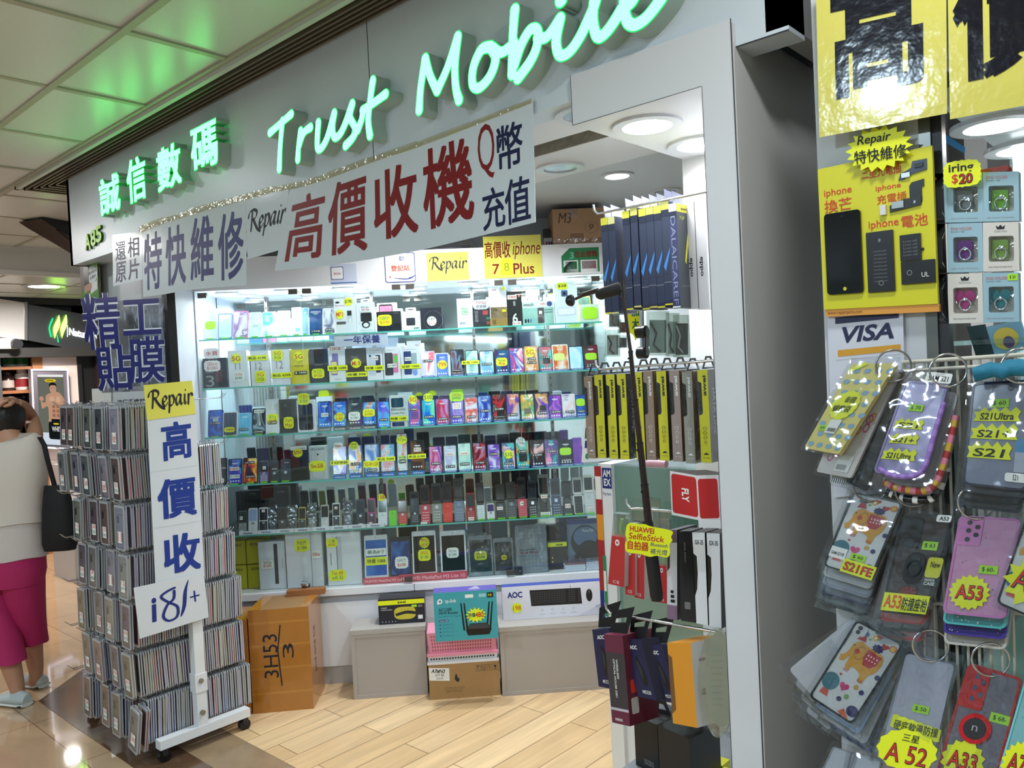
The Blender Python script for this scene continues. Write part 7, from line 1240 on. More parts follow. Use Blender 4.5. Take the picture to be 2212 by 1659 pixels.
# ---- accessories on the wall to the side of the cabinet
m=MB(); S=quadY(((1343,660),(1386,655),(1384,730),(1350,725)),2.5); m.prism(S,smooth_path([(0,1),(.5,1.05),(1,1),(.96,.6),(1,.3),(.8,.12),(.7,-.1),(.55,.05),(.2,.2),(.1,.6),(0,1)],3)[:-1],0,.002,YTAG); m.text(S,'加',.5,.62,.92,1,.003,GINK,.02); m.text(S,'木',.5,.2,.9,.56,.003,GINK,.02); thing('price_cloud','yellow-green cloud tag with green characters behind the selfie stick','tag',m)
rd = MB(); cl_3 = MB(); rd.tube([onY(1386, 660, 2.45), onY(1388, 770, 2.45)], .008, CHROME, 12); cl_2 = MB()
for (x0,y0),(x1,y1) in (((1377,718),(1396,716)),((1380,762),(1396,762))): (cl_2 if y0 < 740 else cl_3).tube([onY(x0,y0,2.44),onY(x1,y1,2.44)],.022,BLACK,14)
pd=MB(); S=quadY(((1392,716),(1428,716),(1428,745),(1392,748)),2.43); pd.prism(S,smooth_path([(0,1.1),(.15,.55),(.3,.75),(.95,.75),(1.0,.5),(.95,.2),(.6,.1),(.3,.15),(0,-.3)],4),-.012,.0,col((24,26,34),.35)); thing('phone_holder','black clamp phone holder on a chrome pole','stand',[('pole',rd),('clamp',cl_2),('clamp',cl_3),('pad',pd)])
WP=[(1313,668,1337,708,(170,172,176),'small clear pack high beside the cabinet glass'),(1308,712,1335,770,(190,196,202),'clear pack with a curved cable beside the cabinet glass'),(1336,690,1352,720,(150,50,50),'pack with a small red gadget beside the stick'),(1336,724,1352,752,(70,74,90),'pack with a dark gadget beside the stick'),(1398,672,1440,768,(120,134,134),'wide grey-green plastic pack with a cable'),(1440,676,1462,770,(136,148,150),'narrow grey plastic pack with a thin wire'),(1456,680,1486,772,(44,44,48),'long black strap in a clear pack'),(1304,620,1326,662,(60,62,68),'black and white accessory card priced 278')]
for i, (x0, y0, x1, y1, c_, lb) in enumerate(WP):
    S=quadY(((x0,y0),(x1,y0),(x1,y1),(x0,y1)),2.6 if i not in (4,5,6) else 2.25); a,b=MB(),MB(); a.obox(S,.12,.06,-.012,.88,.8,0,col(c_,.4)); b.obox(S,0,0,-.016,1,1,.006,CLRP); cb=MB(); cb.tube([S(.2,.75,.002),S(.5,.5,.003),S(.35,.25,.003),S(.7,.1,.003)],.003,BLACK if i in (1,4,5) else GREY,6); thing('accessory_pack',lb,'pack',[('card',a),('clear_bag',b),('cable',cb)])
# ================================================================ THE STALL NEXT DOOR
YN = 1.45
m=MB(); xl,xr=onY(1772,500,1.47).x,onY(1992,500,1.47).x; m.box(xl,1.47,.0,xr,1.50,2.3,col((196,198,202),.4)); m.box(xr,1.47,0,xr+.018,1.50,2.3,col((120,122,118),.3,.7)); m.box(xr+.018,1.475,0,xr+.034,1.50,2.3,DARK); m.box(xl,1.5,0,xl+.012,2.02,2.3,col((150,150,148),.4)); struct('wall_neighbour',m)
m=MB(); m.box(xr+.03,1.5,2.0,.35,2.06,2.03,col((206,214,218),.25)); c2=MB(); c2.box(xr+.03,2.04,.9,.35,2.06,2.0,col((196,212,208),.1,.6)); c3=MB(); c3.box(xr+.02,1.5,1.0,.35,2.04,1.012,glass((226,244,238),.5,.08,.02)); c4=MB(); c4.box(xr+.02,1.52,1.60,.35,2.04,1.608,glass((226,244,238),.5,.08,.02)); c5=MB(); c5.box(xr+.02,1.5,0,.35,2.04,1.0,col((150,156,156),.4)); c6=MB(); c6.quad([onY(2034,285,1.6),onY(2085,318,1.6),onY(2084,332,1.6),onY(2034,303,1.6)],col((70,140,200),.3)); c7=MB(); c7.box(xr+.06,1.9,1.2,xr+.10,1.94,1.99,col((236,246,250),.3)); c7.box(xr+.2,1.9,1.2,xr+.23,1.94,1.99,col((190,220,210),.3))
thing('glass_cabinet','glass display cabinet behind the ring holder boxes of the next stall','cabinet',[('top_panel',m),('back_mirror',c2),('glass_shelf',c3),('glass_shelf',c4),('base',c5),('blue_tape',c6),('posts',c7)])
for px,py,lb in ((2150,268,'large glaring downlight above the ring holder boxes'),(2215,318,'second glaring downlight at the picture edge, above the boxes')):
    p = onZ(px, py, 1.998); downlight(p, .052, 16., lb); lamp(p.x, p.y, 1.985, .05, 2.2, COOL, 160)
YPOST = col((206, 198, 96), .16, spec=.35, coat=.25, bump=(26, .16)); BIGK = col((16, 16, 26), .16, spec=.35, coat=.25, bump=(26, .16))
paper('shop_poster','big yellow laminated poster with the black character 高 at the next stall',((1761,-75),(2043,-145),(2046,245),(1770,297)),1.425,YPOST,[('高',.12,.20,.86,.86,BIGK,.035)],'poster')
paper('shop_poster','big yellow laminated poster cut by the frame, with the black character 價',((2045,-146),(2325,-220),(2330,206),(2052,258)),1.422,YPOST,[('價',.04,.18,.95,.86,BIGK,.035)],'poster')
m=MB(); S=quadY(((1826,292),(1968,268),(1972,350),(1832,372)),1.44); m.prism(S,[(.5+.52*(1 if i % 2 else .80)*cos(2*pi*i/36+.1)*(1 if abs(cos(2*pi*i/36)) > .3 else 1.0),.5+.62*(1 if i % 2 else .78)*sin(2*pi*i/36+.1)) for i in range(36)],0,.001,YTAG); m.text(S,'Repair',.18,.60,.70,.90,.002,INK,.01,.2); m.text(S,'特快維修',.12,.16,.92,.52,.002,INK,.01); thing('starburst_sign','yellow-green spiky sign lettered Repair above the yellow parts board','sign',m)
# yellow board of spare parts
S=quadY(((1766,366),(2013,314),(2026,656),(1780,669)),YN); bd,ob,wr,sc=MB(),MB(),MB(),MB(); bd.obox(S,0,0,-.010,1,1,0,col((208,204,20),.45)); ob.obox(S,.01,-.05,-.012,1.005,.0,-.002,col((216,150,60),.4)); ob.text(S,'www.repairparts.com',.03,-.042,.35,-.015,-.0014,col((120,60,20),.5)); REDO=col((206,66,24),.55)
def bx(px0, py0, px1, py1):  # pixel box -> unit box on the board
    f = lambda px, py: ((px - (1766 + 14 * (py - 340) / 320)) / 246.5, 1 - (py - (366 - (px - 1766) * .21)) / (303 + (px - 1766) * .16))
    xm, ym = (px0 + px1) / 2, (py0 + py1) / 2; return f(px0, ym)[0], f(xm, py1)[1], f(px1, ym)[0], f(xm, py0)[1]
for t,q in (('三星充電插',(1866,352,1950,380)),('iphone',(1782,404,1845,424)),('換芒',(1783,428,1845,456)),('iphone',(1897,396,1950,411)),('充電插',(1900,416,1962,436)),('iphone',(1882,472,1946,494)),('電池',(1951,462,2005,488))): wr.text(S,t,*bx(*q),.0006,REDO,.008)
a,b,c,d=bx(1787,456,1869,634); sc.prism(S,rrect(a,b,c,d,.03,.024),0,.005,col((14,14,18),.08)); nb=MB(); nb.disc(S,(a+c)/2,b+.035,.016,.013,.0052,col((200,196,20),.4)); nb.disc(S,(a+c)/2,d-.03,.006,.005,.0052,DARK)
bt,bt2,tx=MB(),MB(),MB(); GT=col((120,124,130),.5); a,b,c,d=bx(1880,498,1938,630); bt.prism(S,rrect(a,b,c,d,.004),0,.004,col((26,26,30),.3))
for k in range(9): tx.text(S, 'Li-ion battery pack', a + .06, d - .14 - k * .025, c - .06, d - .125 - k * .025, .0045, GT)
tx.frame(S,ell((a+c)/2,b+.06,.022,.018,14),ell((a+c)/2,b+.06,.016,.013,14),.004,.0045,GT); tx.poly(S,ell((a+c)/2,d-.06,.012,.012,12),.0044,GT)
a,b,c,d=bx(1950,505,1993,562); a2,b2,c2_,d2=bx(1953,562,2022,612); bt2.prism(S,rrect(a,b,c,d,.004),0,.004,col((26,26,30),.3)); bt2.prism(S,rrect(a2,b2,c2_,d2,.004),0,.0045,col((26,26,30),.3)); bt2.obox(S,c,b+.06,0,c+.02,b+.075,.002,BLACK); tx.text(S,'UL',a2+.17,b2+.04,a2+.23,b2+.07,.005,WTAG)
for k in range(5): tx.text(S, 'Li-ion cell', a + .03, d - .05 - k * .022, c - .03, d - .037 - k * .022, .0045, GT)
tx.frame(S, ell(a2 + .07, (b2 + d2) / 2, .022, .018, 14), ell(a2 + .07, (b2 + d2) / 2, .016, .013, 14), .0045, .005, GT)
pc,fx=MB(),MB(); a,b,c,d=bx(1944,348,2003,384); pc.prism(S,[(a,b+.0),(a+.05,b+.0),(a+.07,b+.02),(c,b+.04),(c,d),(a+.12,d),(a+.11,d-.04),(a+.02,b+.04)],0,.002,col((30,44,66),.3)); pc.obox(S,a+.03,b+.01,.002,a+.10,b+.04,.004,CHROME); pc.obox(S,c-.1,b+.06,.002,c-.03,d-.02,.004,BLACK); a,b,c,d=bx(1968,388,1998,436); fx.prism(S,[(a,b),(c-.02,b),(c-.02,d-.04),(c,d-.05),(c,d),(a+.02,d-.01),(a,d-.03)],0,.002,BLACK); a,b,c,d=bx(1908,430,1992,458); fx.prism(S,[(a+.08,b+.01),(c,b+.03),(c,d),(a+.2,d),(a+.08,d-.03)],0,.003,DARK); fx.obox(S,a,b,0,a+.05,d-.02,.006,OFFW); fx.obox(S,a+.10,b+.03,.003,a+.2,d-.01,.005,CHROME); fx.disc(S,c-.05,d-.03,.01,.01,.004,CHROME,12)
thing('parts_board','yellow board mounting a black phone screen, batteries and chips','board',[('board',bd),('orange_edge_card',ob),('handwriting',wr),('phone_screen',sc,[('home_hole',nb)]),('battery',bt,[('battery_print',tx)]),('battery',bt2),('circuit_board',pc),('flex_connector',fx)])
# card notice
m=MB(); S=quadY(((1787,684),(1950,668),(1962,1060),(1801,1075)),1.462); m.obox(S,0,0,-.003,1,1,0,col((206,208,220),.3)); VB=col((30,32,70),.4); m.rect(S,.11,.955,.95,.99,.0006,VB); m.text(S,'VISA',.20,.845,.88,.935,.0006,VB,.03,.22); m.rect(S,.13,.775,.96,.81,.0006,col((206,150,40),.4)); m.rect(S,.1,.755,.98,.757,.0008,col((160,164,176),.4)); thing('payment_notice','white card-payment sheet with navy capitals and a gold bar below the yellow board','sign',m)
# ring holder boxes
RB,RWH=col((150,184,198),.4),col((212,208,200),.4); MAG=col((206,40,140),.3); LIM=col((130,196,30),.3); TEL=col((40,140,150),.3)
XS = [(2018, 2046), (2047, 2122), (2123, 2200)]; YR = [(374, 481), (483, 589), (592, 699)]
RBX={(1,0): (RB,'grey metal',col((150,150,150),.3),'sq'),(2,0): (RB,'lime square',LIM,'sq'),(1,1): (RB,'purple square',col((130,40,150),.25),'sq'),(2,1): (RWH,'clear lime',col((150,190,70),.3),'sq'),(1,2): (RWH,'magenta heart',MAG,'ht'),(2,2): (RB,'teal heart',TEL,'ht'),(0,0): (RB,'',GREY,'sq'),(0,1): (RWH,'',col((150,140,110),.4),'sq'),(0,2): (RB,'',GREY,'sq')}
for (ci, ri), (cm, nm, rm, sh) in RBX.items():
    x0,x1=XS[ci]; y0,y1=YR[ri]; dy=(1-ci)*2; S=quadY(((x0 if ci else 1972,y0+dy),(x1,y0-2+dy),(x1+2,y1-2+dy),((x0 if ci else 1974)+1,y1+dy)),1.475); bo,w_n,rg,pl_2,pt_=MB(),MB(),MB(),MB(),MB(); hl=rrect(.16,.20,.86,.72,.06,.04); out=rrect(0,0,1,1,.02,.015); bo.frame(S,out,hl,-.018,0,cm); bo.rect(S,0,0,1,1,-.018,col((190,180,165),.5)); w_n.rect(S,.15,.19,.87,.73,-.0012,glass((245,248,248),.5,.06,.06,(30,.5)))
    if sh == 'sq': pl_2.prism(S, rrect(.20, .27, .66, .66, .05, .035), -.017, -.013, rm)
    else: pl_2.prism(S,[(.43+.030*16*sin(t) ** 3*.62,.50+.0155*(13*cos(t)-5*cos(2*t)-2*cos(3*t)-cos(4*t))) for t in [2*pi*k/40 for k in range(40)]][::-1],-.017,-.013,rm)
    rg.tube([S(.46+.165*cos(2*pi*k/24),.375+.115*sin(2*pi*k/24),-.008) for k in range(25)],.0017,CHROME,8,False); rg.tube([S(.46,.49,-.012),S(.46,.49,-.006)],.003,CHROME,8)
    if cm is RB: pt_.text(S,'RING HOLDER',.10,.86,.70,.92,.0006,col((190,110,110),.5)); pt_.text(S,'Function + Style',.10,.81,.50,.84,.0006,INK); pt_.text(S,'ring·life · Smart Stand · Classic Decoration',.1,.06,.86,.09,.0006,col((150,100,100),.5))
    else:
        pt_.poly(S,[(.40,.86),(.60,.86),(.63,.94),(.56,.90),(.5,.95),(.44,.90),(.37,.94)],.0006,INK); pt_.text(S,'GoldCrown',.32,.80,.68,.845,.0006,GREY); pt_.text(S,'Safety Ring & Portable Stand',.15,.07,.8,.105,.0006,INK)
    pts_ = [('carton', bo), ('window', w_n), ('ring_plate', pl_2), ('finger_ring', rg), ('print', pt_)]
    if (ci,ri) == (2,2): q=MB(); q.obox(S,.70,.84,0,.98,.97,.001,GTAG); q.text(S,'$ 20',.76,.87,.92,.94,.0015,INK); pts_.append(('price_tag',q))
    thing('ring_holder_box',(f'{"pale blue" if cm is RB else "white"} ring holder box with {nm} plate in its window' if ci else f'{("top", "middle", "bottom")[ri]} ring holder box peeping out beside the yellow board'),'box',pts_,'ring holder boxes hung in a block')
m=MB(); S=quadY(((2036,350),(2120,340),(2122,400),(2037,410)),1.46); m.prism(S,cloud(0,0,1,1,6),0,.001,YTAG); m.text(S,'iring',.16,.50,.80,.86,.0016,INK,.02); m.text(S,'$',.24,.14,.40,.50,.0016,RINK,.01); m.text(S,'20',.42,.12,.78,.50,.0016,INK,.05); m.text(S,'20',.44,.15,.76,.47,.0024,RINK,0); thing('price_cloud','yellow-green $20 cloud tag over the ring holder boxes','tag',m)
m=MB(); m.quad([onY(2122,366,1.5),onY(2186,362,1.5),onY(2186,372,1.5),onY(2122,376,1.5)],col((180,60,50),.4)); q=onY(2150,369,1.5); m.box(q.x-.02,1.49,q.z-.004,q.x+.02,1.52,q.z+.004,col((180,60,50),.4)); thing('hook_clip','red plastic clip above the lime-square ring holder box','clip',m)
m=MB(); S=quadY(((2130,706),(2205,690),(2225,752),(2150,772)),1.56); m.obox(S,0,0,-.004,1,1,0,col((130,180,210),.3)); m.poly(S,ell(.45,.5,.36,.36),.001,col((226,206,90),.4)); m.poly(S,ell(.5,.36,.16,.2),.0014,col((96,80,130),.4)); thing('case_pack','blue card with a yellow oval behind the wire grid','pack',m)
m=MB(); S=quadY(((2088,706),(2128,700),(2150,770),(2110,776)),1.58); m.obox(S,0,0,-.004,1,1,0,col((44,66,72),.3)); m.poly(S,star(.5,.5,.3,.2,7,.4),.001,col((24,40,46),.3)); thing('case_pack','dark teal case behind the wire grid','pack',m)
# wire grid with its rings
g = MB(); IV = col((204, 200, 184), .35); P0, P1 = onY(1950, 783, 1.43), onY(2360, 756, 1.43); d = (P1 - P0)
for k, (dz, r) in enumerate(((0, .0035), (-.014, .003), (-.40, .003), (-.78, .003))): g.tube([P0 + V((0, 0, dz)), P1 + V((0, 0, dz))], r, IV, 8)
for k in range(17): g.tube([P0 + d * (k / 16) + V((0, .003, 0)), P0 + d * (k / 16) + V((0, .003, -.80))], .0024, IV, 6)
thing('wire_grid', 'ivory wire grid carrying the bagged phone cases', 'rack', g)
def bigring(px, py, r, y, mat, label, tilt=.5):
    c=onY(px,py,y); m=MB(); m.tube([c+V((r*cos(2*pi*k/28)*.9,r*cos(2*pi*k/28)*tilt,r*sin(2*pi*k/28))) for k in range(29)],.0017,mat,8,False); return thing('binder_ring',label,'ring',m,'steel rings threading the bagged cases')
for px,py,mt,lb in ((1930,790,STEEL,'dark steel ring holding the yellow butterfly pouch'),(2048,800,CHROME,'bright steel ring above the purple marble case'),(2206,790,CHROME,'bright steel ring above the smoke-blue case'),(1972,1060,STEEL,'steel ring half hidden above the black ring-stand case'),(2110,1085,CHROME,'steel ring half hidden above the pink glitter case'),(1880,1050,STEEL,'steel ring half hidden above the upper elephant case'),(2010,1395,CHROME,'steel ring half hidden above the frosted case'),(2140,1425,CHROME,'steel ring half hidden above the red-framed case')): bigring(px,py,.026,1.40,mt,lb)
# ---- phone cases
BAG = glass((246, 247, 248), .5, .035, .05, (14, .45)); HOLE = col((60, 64, 70), .2)
YT_, YB_ = 1.405, 1.365
def cquad(pts, dy=0.): return Quad(onY(*pts[0], YT_ + dy), onY(*pts[1], YT_ + dy), onY(*pts[2], YB_ + dy), onY(*pts[3], YB_ + dy))
def outline(S,t,a0,b0,a1,b1,n,mb,col_=RINK,o=.035): mb.text(S,t,a0,b0,a1,b1,n,INK,o); mb.text(S,t,a0+.012,b0+.008,a1-.012,b1-.008,n+.0005,col_,.0)
def price(S, u, v, t, w=.26, h=.055):
    q=MB(); q.obox(S,u-w/2,v-h/2,.001,u+w/2,v+h/2,.0016,GTAG); q.text(S,t,u-w*.34,v-h*.28,u+w*.34,v+h*.28,.0022,INK); return q
def banner(S, u, v, w, h, t, ink=INK):
    q=MB(); q.prism(S,[(u-w/2,v-h/2),(u+w/2,v-h/2),(u+w/2-.04,v),(u+w/2,v+h/2)]+[(u+w/2-w*k/9,v+h/2+(.5*h if k % 2 else .0)) for k in range(1,9)]+[(u-w/2,v+h/2),(u-w/2+.04,v)],.001,.0018,YTAG); q.text(S,t,u-w*.36,v-h*.36,u+w*.36,v+h*.36,.0024,ink,.015,.12); return q
def elephant(S, mb):
    O=lambda c: col(c,.45); gold,rd,nv,tl_,pk,gr=O((206,150,40)),O((176,40,50)),O((44,40,96)),O((50,110,124)),O((200,60,120)),O((120,160,90)); n=.0008
    mb.poly(S,smooth_path([(.10,.56),(.12,.53),(.20,.55),(.26,.62),(.28,.50),(.38,.48),(.40,.53),(.60,.50),(.62,.43),(.72,.42),(.75,.52),(.84,.60),(.86,.70),(.80,.78),(.60,.80),(.46,.80),(.32,.82),(.20,.76),(.18,.66),(.12,.60),(.07,.60)],4)[:-1],n,gold)
    mb.poly(S,[(.50,.78),(.80,.76),(.78,.66),(.70,.60),(.56,.60),(.50,.66)],n+.0002,rd); mb.poly(S,star(.64,.83,.12,.05,9,.75),n+.0002,nv); mb.poly(S,[(.20,.82),(.38,.83),(.34,.89),(.25,.89)],n+.0003,rd); mb.poly(S,star(.28,.91,.10,.04,8,.7),n+.0002,tl_)
    for k in range(4): mb.disc(S,.56+.06*k,.68,.014,.009,n+.0004,WTAG,10); mb.disc(S,.56+.06*k,.72,.014,.009,n+.0004,WTAG,10)
    mb.disc(S,.33,.70,.05,.03,n+.0003,O((190,60,40)),16); mb.disc(S,.23,.75,.012,.01,n+.0004,INK,10); mb.frame(S,ell(.40,.70,.10,.08,20),ell(.40,.70,.088,.07,20),n,n+.0003,O((160,110,30)))
    for u in (.30, .64):
        for k in range(2): mb.rect(S,u-.02+.0,.455+k*.018+(0 if u < .5 else-.03),u+.08,.463+k*.018+(0 if u < .5 else-.03),n+.0003,rd)
    def heart(u,v,r,m_): mb.poly(S,[(u+r*.062*16*sin(t) ** 3,v+r*.034*(13*cos(t)-5*cos(2*t)-2*cos(3*t)-cos(4*t))) for t in [2*pi*k/24 for k in range(24)]][::-1],n,m_)
    heart(.56,.945,.05,rd); heart(.74,.88,.07,rd); heart(.48,.30,.10,pk); heart(.42,.88,.03,gr); heart(.82,.66,.04,rd); heart(.30,.40,.03,rd)
    mb.poly(S,star(.50,.92,.07,.038,6,.6),n,O((206,170,40))); mb.disc(S,.5,.92,.02,.012,n+.0002,WTAG,12); mb.poly(S,star(.88,.90,.08,.04,10,.8),n,O((200,90,40))); mb.disc(S,.88,.90,.05,.028,n+.0002,O((220,170,50)),14)
    mb.disc(S, .20, .28, .17, .10, n, tl_, 24); mb.poly(S, [(.14, .18), (.26, .18), (.30, .11), (.12, .11)], n, O((200, 80, 60)))
    for u,v,m_ in ((.62,.22,gr),(.52,.16,nv),(.68,.36,O((190,150,50))),(.82,.34,nv),(.92,.56,nv)): mb.disc(S,u,v,.05,.028,n,m_,14)
    mb.poly(S, ell(.86, .12, .12, .06, 20), n, nv); mb.poly(S, [(.70, .10), (.88, .02), (.80, .0), (.62, .04)], n, O((210, 90, 40)))
    for k in range(9): mb.rect(S, .02, .70 + k * .03, .06, .707 + k * .03, n, INK)
def pcase(pts, back, frame_m, label, extras=(), bag=1.08, cut=None, art=None, dy=0., cat='phone case', rad=.10, thick=.009, sub=None):
    S=cquad(pts,dy); m,f_=MB(),MB(); o=rrect(0,0,1,1,rad,rad*.5); i=rrect(.04,.02,.96,.98,rad*.8,rad*.4); m.prism(S,i,-thick*.7,0,back,back); f_.frame(S,o,i,-thick,.0015,frame_m); parts=[('case_back',m),('case_frame',f_)]
    if cut: q=MB(); q.prism(S,rrect(cut[0],cut[1],cut[2],cut[3],.05,.03),0,.0016,cut[4]); [q.disc(S,u,v,.045,.024,.0021,HOLE if len(cut) < 7 else cut[6],16) for u,v in cut[5]]; parts.append(('camera_frame',q))
    if art: q = MB(); art(S, q); parts.append(('printed_art', q))
    for e in extras: parts.append((e[0], e[1](S)))
    if bag: q=MB(); b_=(bag-1); q.prism(S,[(-b_,-b_*.6),(1+b_,-b_*.6),(1+b_,1+b_*.9),(.6,1+b_),(.4,1+b_),(-b_,1+b_*.9)],.0030,.0034,BAG); parts.append(('clear_bag',q))
    return thing('phone_case', label, cat, parts)
def under(pts, n, sx, sy, cols, label, group):
    for k in range(1, n + 1):
        q=[(x+sx*k*(.4 if j < 2 else 1),y+sy*k*(.3 if j < 2 else 1)) for j,(x,y) in enumerate(pts)]; c=cols[(k-1) % len(cols)]; S=cquad(q,.013*k); m,b=MB(),MB(); o=rrect(0,0,1,1,.1,.05); i=rrect(.05,.025,.95,.975,.08,.04); m.frame(S,o,i,-.009,.0,col(c,.3)); m2=MB(); m2.prism(S,i,-.007,-.002,col(tuple(min(255,int(v*.6+90)) for v in c),.25)); b.prism(S,[(-.07,-.05),(1.07,-.05),(1.05,1.05),(-.05,1.05)],.0015,.0018,BAG)
        thing('phone_case', f'{label}, {ORD[k - 1]} beneath', 'phone case', [('case_frame', m), ('case_back', m2), ('clear_bag', b)], group)
# yellow butterfly pouch and what hangs behind it
def pouch_art(S, mb):
    bm = col((140, 176, 206), .6); r3 = random.Random(3)
    for i in range(4):
        for j in range(8):
            u, v, t = .12 + .25 * i + .10 * (j % 2), .06 + .122 * j, r3.uniform(-.5, .5)
            for s in (-1,1): mb.poly(S,[(u+.052*cos(t+s*.8+q)*(1+.3*s*0)+s*.028,v+.026*sin(t+s*.8+q)) for q in [2*pi*k/10 for k in range(10)]],.0008,bm)
            mb.poly(S, ell(u, v - .018, .03, .012, 8), .0009, bm)
def ptags(S):
    q=MB(); q.prism(S,star(.42,.52,.34,.17,16,.93),.002,.003,YTAG); q.text(S,'泰國',.36,.55,.62,.62,.0036,INK,.005); q.text(S,'蝴蝶袋',.18,.44,.62,.52,.0036,INK,.005); q.obox(S,.30,.20,.002,.58,.36,.0026,WTAG)
    for k in range(9): q.rect(S, .34 + k * .024, .22, .34 + k * .024 + .006 + .006 * (k % 3), .26, .0032, INK)
    q.obox(S, .10, .22, .002, .30, .28, .0026, GTAG); q.text(S, '$30', .14, .235, .26, .265, .0031, INK); return q
YP=((1840,786),(1936,784),(1812,981),(1737,967)); S=cquad(YP,-.01); a,b=MB(),MB(); a.prism(S,rrect(0,0,1,1,.06,.03),-.016,0,col((226,214,130),.7)); pouch_art(S,b); c=MB(); c.prism(S,rrect(-.07,-.03,1.06,1.06,.03),.004,.0044,BAG); cp=MB(); cp.prism(S,[(.02,.93),(.3,1.02),(.4,.99),(.1,.90)],.001,.002,YTAG)
thing('fabric_pouch','pale yellow cloth pouch with blue butterflies and a round scalloped tag','pouch',[('pouch_body',a),('butterfly_print',b),('price_tag',ptags(S)),('brand_card',cp),('clear_bag',c)])
for k,(sx,sy,cm,lb) in enumerate(((26,52,col((222,216,210),.6),'white pouch with bright flower print under the yellow butterfly pouch'),(56,74,col((60,62,66),.5),'black and white striped pouch lowest under the yellow one'))):
    q=[(YP[0][0]+sx*.3,YP[0][1]+20),(YP[1][0]+sx*.3,YP[1][1]+20),(YP[2][0]+sx,YP[2][1]+sy),(YP[3][0]+sx,YP[3][1]+sy)]; S=cquad(q,.012+.014*k); a,b,c=MB(),MB(),MB(); a.prism(S,rrect(0,0,1,1,.06,.03),-.012,0,cm); r3=random.Random(9)
    for j in range(14): u,v=r3.uniform(.1,.9),r3.uniform(.03,.6); (b.frame(S,ell(u,v,.08,.045,14),ell(u,v,.055,.03,14),0,.0008,col(r3.choice(((206,90,150),(220,150,60),(150,190,90))),.5)) if k == 0 else b.rect(S,.06*j,0,.06*j+.03,.5,.0008,WTAG))
    if k == 0: b.obox(S, .45, .04, .001, .85, .20, .0016, WTAG); [b.rect(S, .5 + i * .03, .06, .512 + i * .03, .11, .002, INK) for i in range(9)]
    c.prism(S,rrect(-.05,-.03,1.05,1.03,.03),.003,.0034,BAG); thing('fabric_pouch',lb,'pouch',[('pouch_body',a),('pouch_print',b),('clear_bag',c)])
pcase(((1905,815),(1948,826),(1872,1062),(1826,1040)),col((28,30,40),.25),col((20,22,30),.25),'slim black-navy case edge-on between the pouches and the purple case',bag=1.1,dy=.02)
# purple marble case with lanyard
def rope(S, pts, mats, r=.0042):
    q = MB(); P = [S(u, v, .004) for u, v in smooth_path(pts, 6)]
    for k in range(len(P) - 1): q.tube([P[k], P[k + 1]], r, mats[k % len(mats)], 8)
    return q
PUR = screenmat(((120, 104, 160), (160, 146, 190), (104, 90, 146)), 3, 1.6, .25)
pcase(((1957,822),(2049,830),(1996,1030),(1886,1022)),PUR,col((130,110,170),.3),'purple marble lanyard case with three jagged yellow tags',[('price_tag',lambda S: price(S,.44,.72,'$ 70',.32,.075)),('model_tag',lambda S: banner(S,.40,.53,.64,.075,'S21')),('model_tag',lambda S: banner(S,.40,.37,.60,.075,'S21+')),('model_tag',lambda S: banner(S,.40,.20,.70,.085,'S21Ultra')),('lanyard',lambda S: rope(S,[(.1,.05),(.5,-.02),(.95,.06),(1.0,.5),(1.02,.8)],(col((130,96,170),.5),col((150,116,190),.5)))),('white_label',lambda S: (lambda q: (q.prism(S,rrect(.45,1.0,1.05,1.11,.04,.02),.002,.003,WTAG),q.text(S,'SAM S21',.52,1.02,.98,1.075,.0036,INK,.01),q)[-1])(MB()))],1.22,rad=.12)
UP = ((1968, 840), (2070, 848), (2026, 1052), (1905, 1046))
S=cquad(UP,.02); a,b=MB(),MB(); a.prism(S,rrect(0,0,1,1,.1,.05),-.009,0,col((196,196,200),.3)); b=rope(S,[(.05,.02),(.4,-.04),(.9,-.02),(1.04,.3),(1.06,.75)],(col((170,50,50),.5),col((210,170,60),.5),col((220,130,150),.5)),.006); c=MB(); c.prism(S,rrect(-.1,-.08,1.15,1.1,.03),.008,.0084,BAG); thing('phone_case','white case with a red, yellow and pink braided cord under the purple one','phone case',[('case_back',a),('braided_cord',b),('clear_bag',c)])
S=cquad([(x+4,y+20) for x,y in UP],.04); a=MB(); a.prism(S,rrect(0,0,1,1,.1,.05),-.009,0,col((170,172,176),.3)); thing('phone_case','grey case with a black and white cord, lowest of the corded cases','phone case',[('case_back',a),('braided_cord',rope(S,[(.05,.02),(.4,-.04),(.9,-.02),(1.04,.3)],(BLACK,BLACK,WTAG),.006))])
# smoke-blue case, teal cloth
FRZ = col((124, 130, 150), .3)
S9 = ((2101, 827), (2238, 820), (2218, 1062), (2078, 1046))
pcase(S9,FRZ,col((34,36,56),.25),'smoke-blue clear case with navy frame and three yellow banners',[('price_tag',lambda S: price(S,.47,.79,'$ 60',.30,.08)),('model_tag',lambda S: banner(S,.45,.665,.74,.09,'S21Ultra')),('model_tag',lambda S: banner(S,.43,.50,.74,.10,'S21+')),('model_tag',lambda S: banner(S,.38,.32,.70,.11,'S21')),('white_label',lambda S: (lambda q: (q.prism(S,rrect(.66,.07,.98,.15,.04,.02),.002,.003,WTAG),q.text(S,'S21',.78,.085,.86,.135,.0036,INK),q)[-1])(MB())),('blue_card',lambda S: (lambda q: (q.obox(S,.78,.34,.0005,1.0,.46,.001,col((70,140,180),.3)),q.obox(S,.78,.16,.0005,1.0,.34,.001,col((170,176,190),.3)),q)[-1])(MB()))],1.1,(.05,.73,.34,.97,col((150,154,168),.2),((.62,.93),)),rad=.1)
under(S9,3,-4,16,((40,44,60),(30,34,40),(60,66,80)),'dark clear case stacked under the smoke-blue one','dark cases under the smoke-blue case')
